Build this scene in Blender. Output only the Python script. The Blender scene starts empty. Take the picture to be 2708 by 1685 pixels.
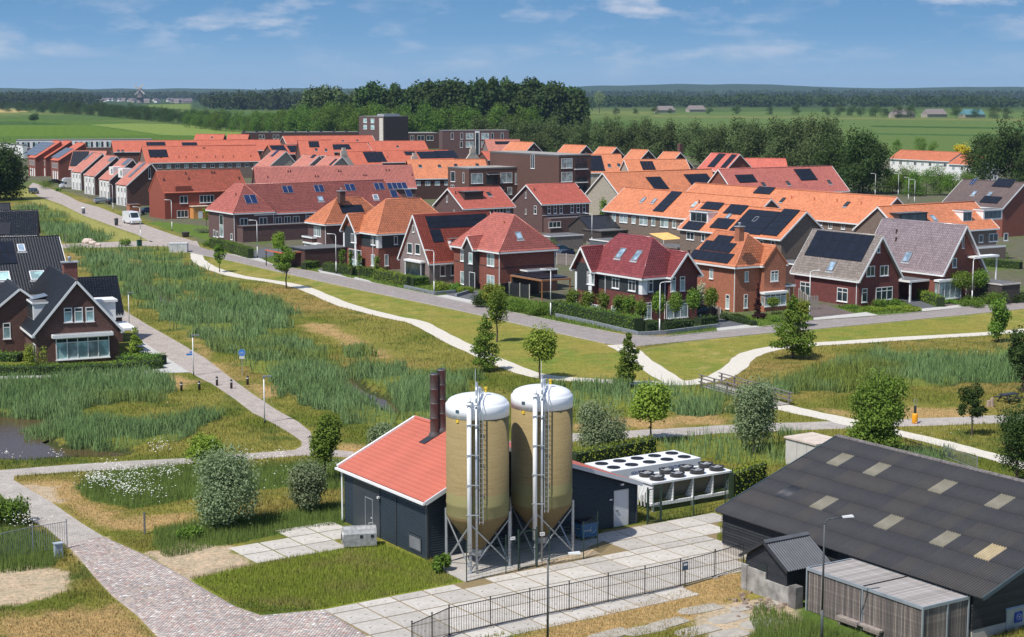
import bpy, bmesh, math, random
import numpy as np
from mathutils import Vector
random.seed(7); rng = np.random.default_rng(11)
S = bpy.context.scene
COL = S.collection
# ---------------------------------------------------------------- camera (measured from the concrete slabs, 2 m grid)
FPX, CX, CY, YH, H = 4400.0, 1354.0, 842.5, 243.0, 26.7
TH = math.atan((CY - YH) / FPX)
cam = bpy.data.cameras.new('camera'); camo = bpy.data.objects.new('camera', cam); COL.objects.link(camo)
camo.location = (0, 0, H); camo.rotation_euler = (math.pi/2 - TH, 0, 0)
cam.sensor_width = 36; cam.lens = 36*FPX/2708; cam.clip_start = 1; cam.clip_end = 40000
S.camera = camo
# ---------------------------------------------------------------- sky, sun, exposure
SUN_EL, SUN_D = math.radians(57), math.radians(47)      # elevation, direction the shadows point in (from +X)
sd = Vector((math.cos(SUN_D)*math.cos(SUN_EL), math.sin(SUN_D)*math.cos(SUN_EL), -math.sin(SUN_EL)))
w = bpy.data.worlds.new('World'); S.world = w; w.use_nodes = True
nt = w.node_tree; nt.nodes.clear()
sky = nt.nodes.new('ShaderNodeTexSky'); sky.sky_type = 'NISHITA'; sky.sun_disc = False
sky.sun_elevation = SUN_EL
sky.sun_rotation = math.atan2(-sd.x, -sd.y)
sky.altitude = 0; sky.air_density = 1.0; sky.dust_density = 0.6; sky.ozone_density = 3.0
bg = nt.nodes.new('ShaderNodeBackground'); bg.inputs['Strength'].default_value = 0.125
ow = nt.nodes.new('ShaderNodeOutputWorld')
# thin fair weather clouds over the sky colour, laid out on a flat layer high above
tc = nt.nodes.new('ShaderNodeTexCoord'); sep = nt.nodes.new('ShaderNodeSeparateXYZ')
nt.links.new(tc.outputs['Generated'], sep.inputs[0])
def wm(op, a, b=None, c=None):
    n = nt.nodes.new('ShaderNodeMath'); n.operation = op
    for i, q in enumerate((a, b, c)):
        if q is None: continue
        if isinstance(q, (int, float)): n.inputs[i].default_value = q
        else: nt.links.new(q, n.inputs[i])
    return n.outputs[0]
def cloud(scv, detail, rough=.58):
    mp = nt.nodes.new('ShaderNodeMapping'); mp.inputs['Scale'].default_value = scv; nt.links.new(tc.outputs['Generated'], mp.inputs['Vector'])
    n = nt.nodes.new('ShaderNodeTexNoise'); n.inputs['Scale'].default_value = 1; n.inputs['Detail'].default_value = detail; n.inputs['Roughness'].default_value = rough; nt.links.new(mp.outputs[0], n.inputs['Vector']); return n
n1 = cloud((19, 19, 62), 7, .6); n2 = cloud((5, 5, 40), 3)
r1 = nt.nodes.new('ShaderNodeValToRGB'); r1.color_ramp.elements[0].position = .48; r1.color_ramp.elements[1].position = .68
nt.links.new(n1.outputs[0], r1.inputs[0])
r2 = nt.nodes.new('ShaderNodeValToRGB'); r2.color_ramp.elements[0].position = .40; r2.color_ramp.elements[1].position = .58
nt.links.new(n2.outputs[0], r2.inputs[0])
cf = wm('MULTIPLY', wm('MULTIPLY', r1.outputs[0], r2.outputs[0]), wm('MINIMUM', wm('MULTIPLY', wm('MAXIMUM', sep.outputs[2], 0.0), 26.0), 1.0))
mx = nt.nodes.new('ShaderNodeMix'); mx.data_type = 'RGBA'
nt.links.new(wm('MULTIPLY', cf, .75), mx.inputs[0])
# the band of clear air above the horizon: pale below, blue above, passing into the Nishita dome
rz = nt.nodes.new('ShaderNodeValToRGB'); e = rz.color_ramp.elements; e.new(.35)
for q, (p, c) in zip(e, ((0.0, (.33, .50, .68)), (.30, (.165, .345, .58)), (1.0, (.045, .165, .42)))): q.position = p; q.color = (*c, 1)
nt.links.new(wm('MULTIPLY', sep.outputs[2], 9.0), rz.inputs[0])
sc_ = nt.nodes.new('ShaderNodeVectorMath'); sc_.operation = 'SCALE'; sc_.inputs[3].default_value = 1/.125; nt.links.new(rz.outputs[0], sc_.inputs[0])
up = nt.nodes.new('ShaderNodeMapRange'); up.interpolation_type = 'SMOOTHSTEP'; up.inputs[1].default_value = .08; up.inputs[2].default_value = .5; nt.links.new(sep.outputs[2], up.inputs[0])
sm_ = nt.nodes.new('ShaderNodeMix'); sm_.data_type = 'RGBA'; nt.links.new(up.outputs[0], sm_.inputs[0]); nt.links.new(sc_.outputs[0], sm_.inputs[6]); nt.links.new(sky.outputs[0], sm_.inputs[7])
nt.links.new(sm_.outputs[2], mx.inputs[6]); mx.inputs[7].default_value = (5.4, 5.5, 6.1, 1)
nt.links.new(mx.outputs[2], bg.inputs['Color']); nt.links.new(bg.outputs[0], ow.inputs[0])
sl = bpy.data.lights.new('sun', 'SUN'); so = bpy.data.objects.new('sun', sl); COL.objects.link(so)
sl.energy = 4.6; sl.angle = math.radians(.53); sl.color = (1, .955, .89)
so.rotation_euler = sd.to_track_quat('-Z', 'Y').to_euler()
S.view_settings.view_transform = 'Standard'; S.view_settings.look = 'None'; S.view_settings.exposure = 0.12; S.view_settings.gamma = 1
S.view_settings.use_curve_mapping = False
# ---------------------------------------------------------------- measuring helpers: a sight line meets the ground, a wall or a roof
CT, ST = math.cos(TH), math.sin(TH)
def ray(px, py):
    u, v = px - CX, py - CY
    return Vector((u, FPX*CT - v*ST, -FPX*ST - v*CT))
def G(px, py, z=0.0):
    d = ray(px, py); t = (z - H)/d.z
    return Vector((d.x*t, d.y*t, z))
def hit(px, py, P, n):
    d = ray(px, py); o = Vector((0, 0, H)); t = (P - o).dot(n)/d.dot(n)
    return o + d*t
# ---------------------------------------------------------------- materials
MATS = {}
def new_mat(name):
    m = bpy.data.materials.new(name); m.use_nodes = True; MATS[name] = m
    return m, m.node_tree, m.node_tree.nodes['Principled BSDF']
def lk(t, a, b): t.links.new(a, b)
def noise(t, scale, detail=3, rough=.5, vec=None):
    n = t.nodes.new('ShaderNodeTexNoise'); n.inputs['Scale'].default_value = scale; n.inputs['Detail'].default_value = detail; n.inputs['Roughness'].default_value = rough
    if vec is not None: lk(t, vec, n.inputs['Vector'])
    return n.outputs[0]
def ramp(t, fac, stops):
    r = t.nodes.new('ShaderNodeValToRGB'); e = r.color_ramp.elements
    while len(e) < len(stops): e.new(.5)
    for q, (p, c) in zip(e, stops): q.position = p; q.color = (*c, 1) if len(c) == 3 else c
    lk(t, fac, r.inputs[0]); return r.outputs[0]
def mixc(t, f, a, b, mode='MIX'):
    m = t.nodes.new('ShaderNodeMix'); m.data_type = 'RGBA'; m.blend_type = mode
    for i, q in ((0, f), (6, a), (7, b)):
        if isinstance(q, (int, float)): m.inputs[i].default_value = q
        elif isinstance(q, tuple): m.inputs[i].default_value = (*q[:3], 1)
        else: lk(t, q, m.inputs[i])
    return m.outputs[2]
def math_(t, op, a, b=None):
    n = t.nodes.new('ShaderNodeMath'); n.operation = op
    for i, q in enumerate((a, b)):
        if q is None: continue
        if isinstance(q, (int, float)): n.inputs[i].default_value = q
        else: lk(t, q, n.inputs[i])
    return n.outputs[0]
def coord(t, kind='Object', sc=(1, 1, 1)):
    c = t.nodes.new('ShaderNodeTexCoord'); m = t.nodes.new('ShaderNodeMapping'); m.inputs['Scale'].default_value = sc
    lk(t, c.outputs[kind], m.inputs['Vector']); return m.outputs[0]
def bump(t, b, h, s=.5, d=.02):
    n = t.nodes.new('ShaderNodeBump'); n.inputs['Strength'].default_value = s; n.inputs['Distance'].default_value = d
    lk(t, h, n.inputs['Height']); lk(t, n.outputs[0], b.inputs['Normal'])
def sc(c, k): return tuple(min(1, x*k) for x in c)
def plain(name, c, rough=.6, metal=0, var=.15, scale=1.5, spec=None):
    if name in MATS: return MATS[name]
    m, t, b = new_mat(name); v = coord(t)
    f = noise(t, scale, 5, .6, v)
    lk(t, ramp(t, f, [(.3, sc(c, 1-var)), (.7, sc(c, 1+var))]), b.inputs['Base Color'])
    b.inputs['Roughness'].default_value = rough; b.inputs['Metallic'].default_value = metal
    if spec is not None: b.inputs['Specular IOR Level'].default_value = spec
    return m
def brick(name, c, c2=None, mortar=(.3, .28, .26)):
    if name in MATS: return MATS[name]
    m, t, b = new_mat(name); v = coord(t, 'UV')
    c2 = c2 or sc(c, .55)
    br = t.nodes.new('ShaderNodeTexBrick'); lk(t, v, br.inputs['Vector'])
    br.inputs['Color1'].default_value = (*c, 1); br.inputs['Color2'].default_value = (*c2, 1); br.inputs['Mortar'].default_value = (*mortar, 1)
    br.inputs['Scale'].default_value = 1; br.inputs['Brick Width'].default_value = .44; br.inputs['Row Height'].default_value = .125; br.inputs['Mortar Size'].default_value = .008
    f = noise(t, 2.2, 6, .7, v); g = noise(t, 9, 3, .6, v)
    col = mixc(t, .7, br.outputs[0], ramp(t, g, [(.3, sc(c, .55)), (.5, c), (.72, sc(c, 1.5))]))
    col = mixc(t, .55, col, ramp(t, f, [(.3, (.55, .55, .55)), (.7, (1.25, 1.2, 1.15))]), 'MULTIPLY')
    lk(t, col, b.inputs['Base Color']); b.inputs['Roughness'].default_value = .9
    return m
def tiles(name, c, gloss=.5, var=.25, flat=False):
    if name in MATS: return MATS[name]
    m, t, b = new_mat(name); v = coord(t, 'UV')
    br = t.nodes.new('ShaderNodeTexBrick'); lk(t, v, br.inputs['Vector']); br.offset = 0 if not flat else .5
    br.inputs['Color1'].default_value = (*sc(c, 1+var), 1); br.inputs['Color2'].default_value = (*sc(c, 1-var), 1); br.inputs['Mortar'].default_value = (*sc(c, .3), 1)
    br.inputs['Scale'].default_value = 1; br.inputs['Brick Width'].default_value = .3; br.inputs['Row Height'].default_value = .36; br.inputs['Mortar Size'].default_value = .034; br.inputs['Mortar Smooth'].default_value = .5
    f = noise(t, .5, 6, .65, v)
    h = noise(t, 5, 3, .7, v)
    col = mixc(t, .3, br.outputs[0], ramp(t, f, [(.25, sc(c, .6)), (.75, sc(c, 1.35))]))
    col = mixc(t, .35, col, ramp(t, h, [(.3, (.6, .6, .6)), (.7, (1.2, 1.2, 1.2))]), 'MULTIPLY')
    lk(t, col, b.inputs['Base Color']); b.inputs['Roughness'].default_value = gloss
    wv = t.nodes.new('ShaderNodeTexWave'); wv.inputs['Scale'].default_value = 1/.3/ (2*math.pi) * 6.2832 * .5; lk(t, v, wv.inputs['Vector'])
    bump(t, b, br.outputs[1], .35, -.03)
    return m
def glass(name, c=(.02, .03, .035), rough=.08):
    if name in MATS: return MATS[name]
    m, t, b = new_mat(name); v = coord(t, 'Object')
    f = noise(t, .9, 2, .5, v)
    lk(t, ramp(t, f, [(.4, c), (.62, sc(c, 2.2))]), b.inputs['Base Color']); b.inputs['Roughness'].default_value = rough
    b.inputs['Specular IOR Level'].default_value = .7
    return m
def soft(t, sh, k=.45):     # leaves and blades scatter light like a fuzzy surface, not like flat cards
    g = t.nodes.new('ShaderNodeNewGeometry'); a = t.nodes.new('ShaderNodeVectorMath'); a.operation = 'SCALE'; a.inputs[3].default_value = 1-k; lk(t, g.outputs['Normal'], a.inputs[0])
    c = t.nodes.new('ShaderNodeVectorMath'); c.operation = 'ADD'; c.inputs[1].default_value = (0, 0, k); lk(t, a.outputs[0], c.inputs[0]); n = t.nodes.new('ShaderNodeVectorMath'); n.operation = 'NORMALIZE'; lk(t, c.outputs[0], n.inputs[0]); lk(t, n.outputs[0], sh.inputs['Normal'])
def foliage(name, c1, c2, trans=.35):
    if name in MATS: return MATS[name]
    m, t, b = new_mat(name)
    o = t.nodes.new('ShaderNodeObjectInfo')
    a = t.nodes.new('ShaderNodeAttribute'); a.attribute_name = 'tint'
    col = mixc(t, a.outputs['Fac'], c1, c2)
    hv = t.nodes.new('ShaderNodeHueSaturation')
    lk(t, math_(t, 'ADD', .485, math_(t, 'MULTIPLY', o.outputs['Random'], .03)), hv.inputs['Hue'])
    lk(t, math_(t, 'ADD', .82, math_(t, 'MULTIPLY', o.outputs['Random'], .36)), hv.inputs['Value'])
    lk(t, col, hv.inputs['Color'])
    lk(t, hv.outputs[0], b.inputs['Base Color']); b.inputs['Roughness'].default_value = .65; b.inputs['Specular IOR Level'].default_value = .15
    soft(t, b, .25)
    tr = t.nodes.new('ShaderNodeBsdfTranslucent'); soft(t, tr, .25); lk(t, mixc(t, 1.0, hv.outputs[0], (1.2, 1.25, .6), 'MULTIPLY'), tr.inputs[0])
    mm = t.nodes.new('ShaderNodeMixShader'); mm.inputs[0].default_value = trans
    lk(t, b.outputs[0], mm.inputs[1]); lk(t, tr.outputs[0], mm.inputs[2])
    lk(t, mm.outputs[0], t.nodes['Material Output'].inputs['Surface'])
    return m
# ---------------------------------------------------------------- mesh helpers
def mesh_np(name, verts, faces_idx, sizes, m, tint=None, color=None):
    me = bpy.data.meshes.new(name)
    verts = np.asarray(verts, dtype=np.float32).reshape(-1, 3)
    me.vertices.add(len(verts)); me.vertices.foreach_set('co', verts.ravel())
    faces_idx = np.asarray(faces_idx, dtype=np.int32).ravel()
    if np.isscalar(sizes): sizes = np.full(len(faces_idx)//sizes, sizes, dtype=np.int32)
    me.loops.add(len(faces_idx)); me.loops.foreach_set('vertex_index', faces_idx)
    me.polygons.add(len(sizes)); st = np.concatenate([[0], np.cumsum(sizes)[:-1]]).astype(np.int32)
    me.polygons.foreach_set('loop_start', st); me.polygons.foreach_set('loop_total', np.asarray(sizes, dtype=np.int32))
    if tint is not None:
        at = me.attributes.new('tint', 'FLOAT', 'POINT'); at.data.foreach_set('value', np.asarray(tint, dtype=np.float32))
    if color is not None:
        at = me.color_attributes.new('col', 'FLOAT_COLOR', 'POINT'); at.data.foreach_set('color', np.asarray(color, dtype=np.float32).ravel())
    me.update(calc_edges=True); me.materials.append(m)
    return me
class MB:
    def __init__(s): s.v = []; s.f = []
    def quad(s, *p):
        n = len(s.v); s.v += [tuple(q) for q in p]; s.f.append(tuple(range(n, n+len(p)))); return s
    def box(s, x0, x1, y0, y1, z0, z1):
        if x0 > x1: x0, x1 = x1, x0
        if y0 > y1: y0, y1 = y1, y0
        if z0 > z1: z0, z1 = z1, z0
        n = len(s.v)
        s.v += [(x0,y0,z0),(x1,y0,z0),(x1,y1,z0),(x0,y1,z0),(x0,y0,z1),(x1,y0,z1),(x1,y1,z1),(x0,y1,z1)]
        s.f += [tuple(n+i for i in f) for f in ((0,3,2,1),(4,5,6,7),(0,1,5,4),(1,2,6,5),(2,3,7,6),(3,0,4,7))]
        return s
    def hexa(s, b, t):          # bottom and top loops of equal length
        n = len(s.v); k = len(b); s.v += [tuple(q) for q in b] + [tuple(q) for q in t]
        s.f.append(tuple(n+i for i in reversed(range(k)))); s.f.append(tuple(n+k+i for i in range(k)))
        for i in range(k): j = (i+1) % k; s.f.append((n+i, n+j, n+k+j, n+k+i))
        return s
    def bar(s, a, b, wd, ht=None, up=Vector((0, 0, 1))):   # square bar between two points
        a, b = Vector(a), Vector(b); d = (b-a).normalized(); ht = ht or wd
        x = d.cross(up)
        if x.length < 1e-4: x = d.cross(Vector((0, 1, 0)))
        x.normalize(); y = x.cross(d).normalized(); x = x*wd/2; y = y*ht/2
        return s.hexa([a-x-y, a+x-y, a+x+y, a-x+y], [b-x-y, b+x-y, b+x+y, b-x+y])
    def tube(s, a, b, r, r2=None, n=8):
        a, b = Vector(a), Vector(b); d = (b-a).normalized(); r2 = r if r2 is None else r2
        x = d.cross(Vector((0, 0, 1)))
        if x.length < 1e-4: x = Vector((1, 0, 0))
        x.normalize(); y = x.cross(d).normalized()
        A = [a + (x*math.cos(q)+y*math.sin(q))*r for q in [2*math.pi*i/n for i in range(n)]]
        B = [b + (x*math.cos(q)+y*math.sin(q))*r2 for q in [2*math.pi*i/n for i in range(n)]]
        return s.hexa(A[::-1], B[::-1])
    def path(s, pts, r, n=8):
        for a, b in zip(pts[:-1], pts[1:]): s.tube(a, b, r, n=n)
        return s
    def lathe(s, prof, n=24, c=(0, 0)):
        base = len(s.v); k = len(prof)
        for r, z in prof:
            for i in range(n):
                q = 2*math.pi*i/n; s.v.append((c[0]+r*math.cos(q), c[1]+r*math.sin(q), z))
        for j in range(k-1):
            for i in range(n):
                i2 = (i+1) % n; s.f.append((base+j*n+i, base+j*n+i2, base+(j+1)*n+i2, base+(j+1)*n+i))
        s.f.append(tuple(base+i for i in reversed(range(n)))); s.f.append(tuple(base+(k-1)*n+i for i in range(n)))
        return s
    def prism(s, poly, z0, z1):     # polygon (x,y) extruded up
        a = sum(p[0]*q[1]-q[0]*p[1] for p, q in zip(poly, poly[1:]+poly[:1]))
        if a < 0: poly = poly[::-1]
        return s.hexa([(p[0], p[1], z0) for p in poly], [(p[0], p[1], z1) for p in poly])
    def mesh(s, name, m, smooth=False):
        me = bpy.data.meshes.new(name); me.from_pydata(s.v, [], s.f); me.materials.append(m)
        uv = me.uv_layers.new(name='UVMap'); d = uv.data
        for p in me.polygons:
            n = p.normal
            if abs(n.z) > .999: sx, tx = Vector((1, 0, 0)), Vector((0, 1, 0))
            else:
                sx = Vector((0, 0, 1)).cross(n).normalized(); tx = n.cross(sx)
            for li in p.loop_indices:
                co = me.vertices[me.loops[li].vertex_index].co; d[li].uv = (co.dot(sx), co.dot(tx))
            p.use_smooth = smooth
        return me
    def build(s, name, m, parent=None, smooth=False):
        return link(name, s.mesh(name, m, smooth), parent)
def link(name, me, parent=None, **kw):
    o = bpy.data.objects.new(name, me); COL.objects.link(o)
    if parent is not None: o.parent = parent
    for k, q in kw.items(): o[k] = q
    return o
def tag(o, label=None, cat=None, group=None, kind=None):
    if label: o['label'] = label
    if cat: o['category'] = cat
    if group: o['group'] = group
    if kind: o['kind'] = kind
    return o
def empty(name, loc, rz=0, label=None, cat=None, group=None):
    o = bpy.data.objects.new(name, None); COL.objects.link(o); o.location = loc; o.rotation_euler = (0, 0, rz)
    o.empty_display_size = .5
    return tag(o, label, cat, group)
def copy_tree(o, parent=None):
    c = o.copy(); COL.objects.link(c)
    if parent is not None: c.parent = parent
    for ch in o.children: copy_tree(ch, c)
    return c
def struct(name, mb, m, z=0):
    o = mb.build(name, m) if isinstance(mb, MB) else link(name, mb)
    o['kind'] = 'structure'; return o
def PW(pix, z=0): return [G(x, y, z) for x, y in pix]
def inpoly(X, Y, poly):
    c = np.zeros(X.shape, bool); n = len(poly)
    for i in range(n):
        x0, y0 = poly[i][0], poly[i][1]; x1, y1 = poly[(i+1) % n][0], poly[(i+1) % n][1]
        if y0 == y1: continue
        k = ((y0 > Y) != (y1 > Y)) & (X < (x1-x0)*(Y-y0)/(y1-y0)+x0); c ^= k
    return c
def distpoly(X, Y, poly):       # distance to outline
    d = np.full(X.shape, 1e9)
    n = len(poly)
    for i in range(n):
        ax, ay = poly[i][0], poly[i][1]; bx, by = poly[(i+1) % n][0]-ax, poly[(i+1) % n][1]-ay
        t = np.clip(((X-ax)*bx+(Y-ay)*by)/(bx*bx+by*by+1e-9), 0, 1)
        d = np.minimum(d, np.hypot(X-ax-t*bx, Y-ay-t*by))
    return d
def sdist(X, Y, poly):
    """signed distance, positive inside; skips everything far from the outline's box"""
    xs = [p[0] for p in poly]; ys = [p[1] for p in poly]; M = 12
    near = (X > min(xs)-M) & (X < max(xs)+M) & (Y > min(ys)-M) & (Y < max(ys)+M)
    out = np.full(X.shape, -99.0)
    if near.any():
        x, y = X[near], Y[near]; d = distpoly(x, y, poly); out[near] = np.where(inpoly(x, y, poly), d, -d)
    return out
def vnoise(X, Y, s, seed=0):    # smooth value noise
    X = X/s; Y = Y/s
    xi = np.floor(X).astype(np.int64); yi = np.floor(Y).astype(np.int64); fx = X-xi; fy = Y-yi
    fx = fx*fx*(3-2*fx); fy = fy*fy*(3-2*fy)
    def h(a, b):
        n = (a*374761393 + b*668265263 + seed*974711) & 0x7fffffff
        n = ((n ^ (n >> 13))*1274126177) & 0x7fffffff
        return ((n ^ (n >> 16)) & 0xffff)/65535.0
    return (h(xi, yi)*(1-fx)+h(xi+1, yi)*fx)*(1-fy)+(h(xi, yi+1)*(1-fx)+h(xi+1, yi+1)*fx)*fy
def fnoise(X, Y, s, seed=0):
    return (vnoise(X, Y, s, seed)*.5+vnoise(X, Y, s*.45, seed+1)*.3+vnoise(X, Y, s*.2, seed+2)*.2)
# ================================================================ GROUND: zones traced on the real ground plane
LAWN1 = [(545,682),(600,688),(730,718),(932,763),(1200,819),(1400,864),(1610,912),(1680,935),(1705,962),(1750,990),(1775,1008),(1640,1007),(1560,1003),(1470,998),(1400,984),(1262,928),(1200,900),(1130,860),(1033,835),(917,805),(850,778),(790,755),(737,743),(632,726),(572,710)]
LAWN2 = [(1690,925),(1832,901),(2048,880),(2166,870),(2554,833),(2708,817),(2900,800),(2900,855),(2708,868),(2608,880),(2399,893),(2149,910),(2066,915),(2010,926),(1976,942),(1950,968),(1900,988),(1828,1008),(1800,1010),(1760,985),(1715,955)]
VERGE = [(70,490),(99,520),(163,543),(262,587),(361,622),(398,636),(300,640),(240,600),(160,560),(100,540),(55,520)]
REEDS = [
 [(100,545),(160,562),(230,602),(300,632),(290,642),(240,645),(165,643),(100,605),(30,545)],
 [(185,658),(290,665),(420,738),(520,788),(620,838),(720,885),(830,930),(900,985),(960,1045),(1040,1090),(1120,1110),(1100,1135),(960,1120),(850,1085),(760,1035),(680,985),(600,930),(500,878),(420,830),(330,770),(240,715)],
 [(310,660),(440,662),(500,700),(580,745),(660,775),(740,812),(790,850),(740,872),(640,850),(560,810),(480,765),(400,712)],
 [(925,925),(1010,960),(1100,985),(1200,1000),(1240,1020),(1240,1080),(1180,1110),(1090,1120),(1060,1070),(1000,1030),(940,1000)],
 [(1515,1025),(1600,1028),(1700,1020),(1800,1020),(1880,1030),(1940,1060),(1930,1090),(1850,1100),(1780,1098),(1700,1078),(1600,1090),(1500,1090)],
 [(2040,1022),(2120,995),(2200,968),(2300,948),(2400,940),(2500,945),(2660,930),(2900,915),(2900,1000),(2708,1005),(2600,1012),(2400,1022),(2240,1038),(2080,1040)],
 [(-60,985),(0,985),(100,1000),(230,990),(370,985),(440,1005),(455,1035),(400,1058),(300,1068),(240,1085),(215,1120),(150,1130),(140,1100),(0,1095),(-60,1095)],
 [(100,1130),(200,1100),(250,1125),(350,1125),(420,1115),(540,1105),(565,1125),(480,1165),(350,1178),(230,1170),(120,1162)],
 [(1720,1178),(1850,1160),(2000,1156),(2110,1160),(2110,1200),(2120,1235),(2000,1238),(1870,1212),(1760,1205)],
 [(2320,1205),(2420,1195),(2470,1215),(2520,1260),(2450,1270),(2350,1250)],
]
WEEDS = [
 [(400,1400),(500,1385),(700,1362),(905,1325),(905,1388),(800,1398),(620,1438),(450,1475),(405,1450)],
 [(205,1285),(300,1245),(490,1232),(580,1240),(700,1230),(905,1215),(905,1290),(700,1290),(540,1315),(350,1345),(240,1325)],
 [(0,1395),(60,1400),(120,1420),(170,1470),(130,1500),(0,1520),(-40,1510),(-40,1390)],
 [(0,1300),(30,1340),(40,1370),(0,1380),(-40,1370),(-40,1300)],
 [(1985,1630),(2080,1560),(2150,1600),(2330,1640),(2340,1720),(2000,1720)],
]
FRONTG = [(500,1533),(668,1493),(910,1449),(1000,1430),(1130,1482),(1240,1540),(1215,1552),(1000,1585),(855,1612),(700,1600),(560,1569)]
TAN = [
 [(800,848),(870,858),(980,905),(1045,945),(1030,965),(960,930),(860,885),(780,862)],
 [(1480,1120),(1700,1100),(1900,1090),(1930,1125),(1700,1135),(1500,1148)],
 [(2120,1075),(2250,1090),(2420,1072),(2600,1078),(2640,1105),(2430,1112),(2230,1108)],
 [(60,1275),(210,1262),(215,1310),(330,1370),(540,1340),(520,1380),(380,1420),(260,1400)],
 [(0,1640),(130,1600),(300,1600),(380,1640),(440,1720),(-60,1720)],
 [(480,855),(560,1000),(640,1000),(770,1030),(700,1050),(640,1020)],
 [(380,990),(480,985),(530,1010),(470,1030),(400,1015)],
 [(1700,1560),(1960,1500),(2000,1560),(1850,1640),(1500,1700),(1300,1720)],
 [(870,1170),(960,1180),(1000,1210),(900,1215)],
]
SAND = [
 [(388,1468),(470,1430),(602,1445),(668,1494),(560,1520),(500,1535)],
 [(-60,1510),(60,1500),(170,1505),(190,1560),(60,1600),(-60,1600)],
 [(60,1278),(140,1290),(160,1330),(132,1326)],
 [(1240,1545),(1215,1555),(1225,1500),(1500,1440),(1640,1440),(1620,1470),(1450,1510)],
 [(1980,1590),(2080,1570),(2120,1650),(1900,1700),(1820,1650),(1900,1600)],
 [(200,1420),(290,1420),(260,1500),(200,1480)],
]
POND = [[(-80,1095),(0,1092),(80,1100),(140,1100),(165,1120),(150,1145),(110,1160),(150,1175),(230,1180),(330,1188),(320,1198),(200,1200),(110,1206),(60,1208),(0,1205),(-80,1210)],
        [(335,712),(372,738),(405,752),(440,780),(470,795),(440,800),(400,775),(360,745)],
        [(905,970),(935,1000),(965,1028),(1010,1045),(1040,1058),(1060,1085),(1040,1082),(1000,1066),(950,1048),(915,1010),(895,975)]]
FIELDS = [  # far fields: polygon, colour
 ([(-500,302),(300,322),(690,352),(690,380),(-500,378)], (.075,.135,.022)),
 ([(-400,318),(80,322),(205,330),(80,331),(-400,331)], (.05,.10,.02)),
 ([(-400,331),(80,331),(205,330),(230,332),(420,358),(-400,362)], (.095,.16,.02)),
 ([(235,330),(330,327),(440,328),(700,352),(700,362),(430,357),(330,342)], (.17,.23,.055)),
 ([(-200,287),(30,288),(78,296),(30,298),(-200,298)], (.42,.33,.14)),
 ([(380,277),(500,275),(510,291),(400,284)], (.14,.19,.04)),
 ([(1720,298),(2000,296),(3400,305),(3400,420),(2200,420),(1720,330)], (.10,.15,.042)),
 ([(1720,305),(2708,316),(3400,322),(3400,326),(2708,320),(1720,309)], (.16,.17,.06)),
 ([(2300,332),(2700,338),(3400,345),(3400,349),(2700,342),(2300,336)], (.04,.09,.02)),
 ([(2300,352),(2700,358),(3400,362),(3400,366),(2700,362),(2300,356)], (.05,.11,.03)),
]
def WP(pix): return [(p.x, p.y) for p in PW(pix)]
wLAWN1, wLAWN2, wVERGE, wFRONT = WP(LAWN1), WP(LAWN2), WP(VERGE), WP(FRONTG)
wREEDS = [WP(p) for p in REEDS]; wWEEDS = [WP(p) for p in WEEDS]; wTAN = [WP(p) for p in TAN]; wSAND = [WP(p) for p in SAND]; wPOND = [WP(p) for p in POND]
VILLAGE = WP([(70,500),(90,478),(400,590),(520,645),(932,740),(1148,783),(1512,860),(1717,891),(2016,866),(2708,798),(3200,760),(3300,560),(2900,430),(2400,410),(1700,400),(900,350),(300,350),(60,365),(-60,400),(0,470)])
DEPTH = 0.75
def height(X, Y):
    h = np.zeros(X.shape)
    for p in wPOND:
        d = sdist(X, Y, p); h = np.minimum(h, -DEPTH*np.clip((d+1.0)/1.4, 0, 1))
    return h
NR, NC = 780, 330
yy = np.concatenate([np.geomspace(45, 300, 470), np.geomspace(301.5, 1500, 190), np.geomspace(1512, 16000, 120)])
uu = np.linspace(-.47, .47, NC)
Yg, Ug = np.meshgrid(yy, uu, indexing='ij'); Xg = Yg*Ug + 0
Hg = height(Xg, Yg)
Hg = np.where(Hg < 0, Hg, 0)
# far range of low wooded hills on the horizon
hill = np.clip((Yg-7500)/2500, 0, 1)
prof = 38 + 55*vnoise(Ug*10+3, Ug*0, .9, 5) * np.clip((Ug+.02)/.12, 0, 1)*np.clip((.36-Ug)/.2, 0.25, 1) + 12*vnoise(Ug*60, Ug*0, 1., 9)
Hg += hill*prof
N1 = fnoise(Xg, Yg, 9, 1); N2 = fnoise(Xg, Yg, 3, 4); N3 = fnoise(Xg, Yg, 26, 8); N4 = fnoise(Xg, Yg, 1.1, 12)
def mixz(c, m, a):
    m = np.clip(m, 0, 1)[..., None]; return c*(1-m)+np.array(a)*m
C = np.zeros(Xg.shape+(3,)); C[:] = (.20, .185, .045)
C = mixz(C, (N1-.42)*4, (.115, .135, .022)); C = mixz(C, (N3-.52)*5*(N2+.3), (.27, .19, .07)); C = mixz(C, (N2-.56)*3, (.06, .10, .02))
vg0 = 0
far = np.clip((Yg-420)/120, 0, 1); C = mixz(C, far, (.07, .12, .028)); 
F1 = fnoise(Xg, Yg*.35, 160, 31); C = mixz(C, far*(F1-.5)*4, (.14, .17, .05))
farther = np.clip((Yg-2200)/800, 0, 1); C = mixz(C, farther*.85, (.035, .06, .025))
vill = np.clip(sdist(Xg, Yg, VILLAGE)/2, 0, 1); C = mixz(C, vill*(Yg < 700), (.12, .115, .085)); C = mixz(C, vill*(N1-.5)*4, (.09, .13, .035))
GARD = [WP(p) for p in ([(560,657),(725,697),(932,736),(1148,781),(1348,824),(1512,859),(1700,887),(1700,850),(1500,812),(1330,780),(1100,740),(900,692),(700,660)], [(1763,889),(1898,876),(2157,846),(2379,830),(2708,797),(2800,780),(2400,795),(2160,815),(1900,845)], [(390,592),(560,640),(560,600),(420,585)], [(1500,600),(1560,615),(1600,560),(1540,545)])]
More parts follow.
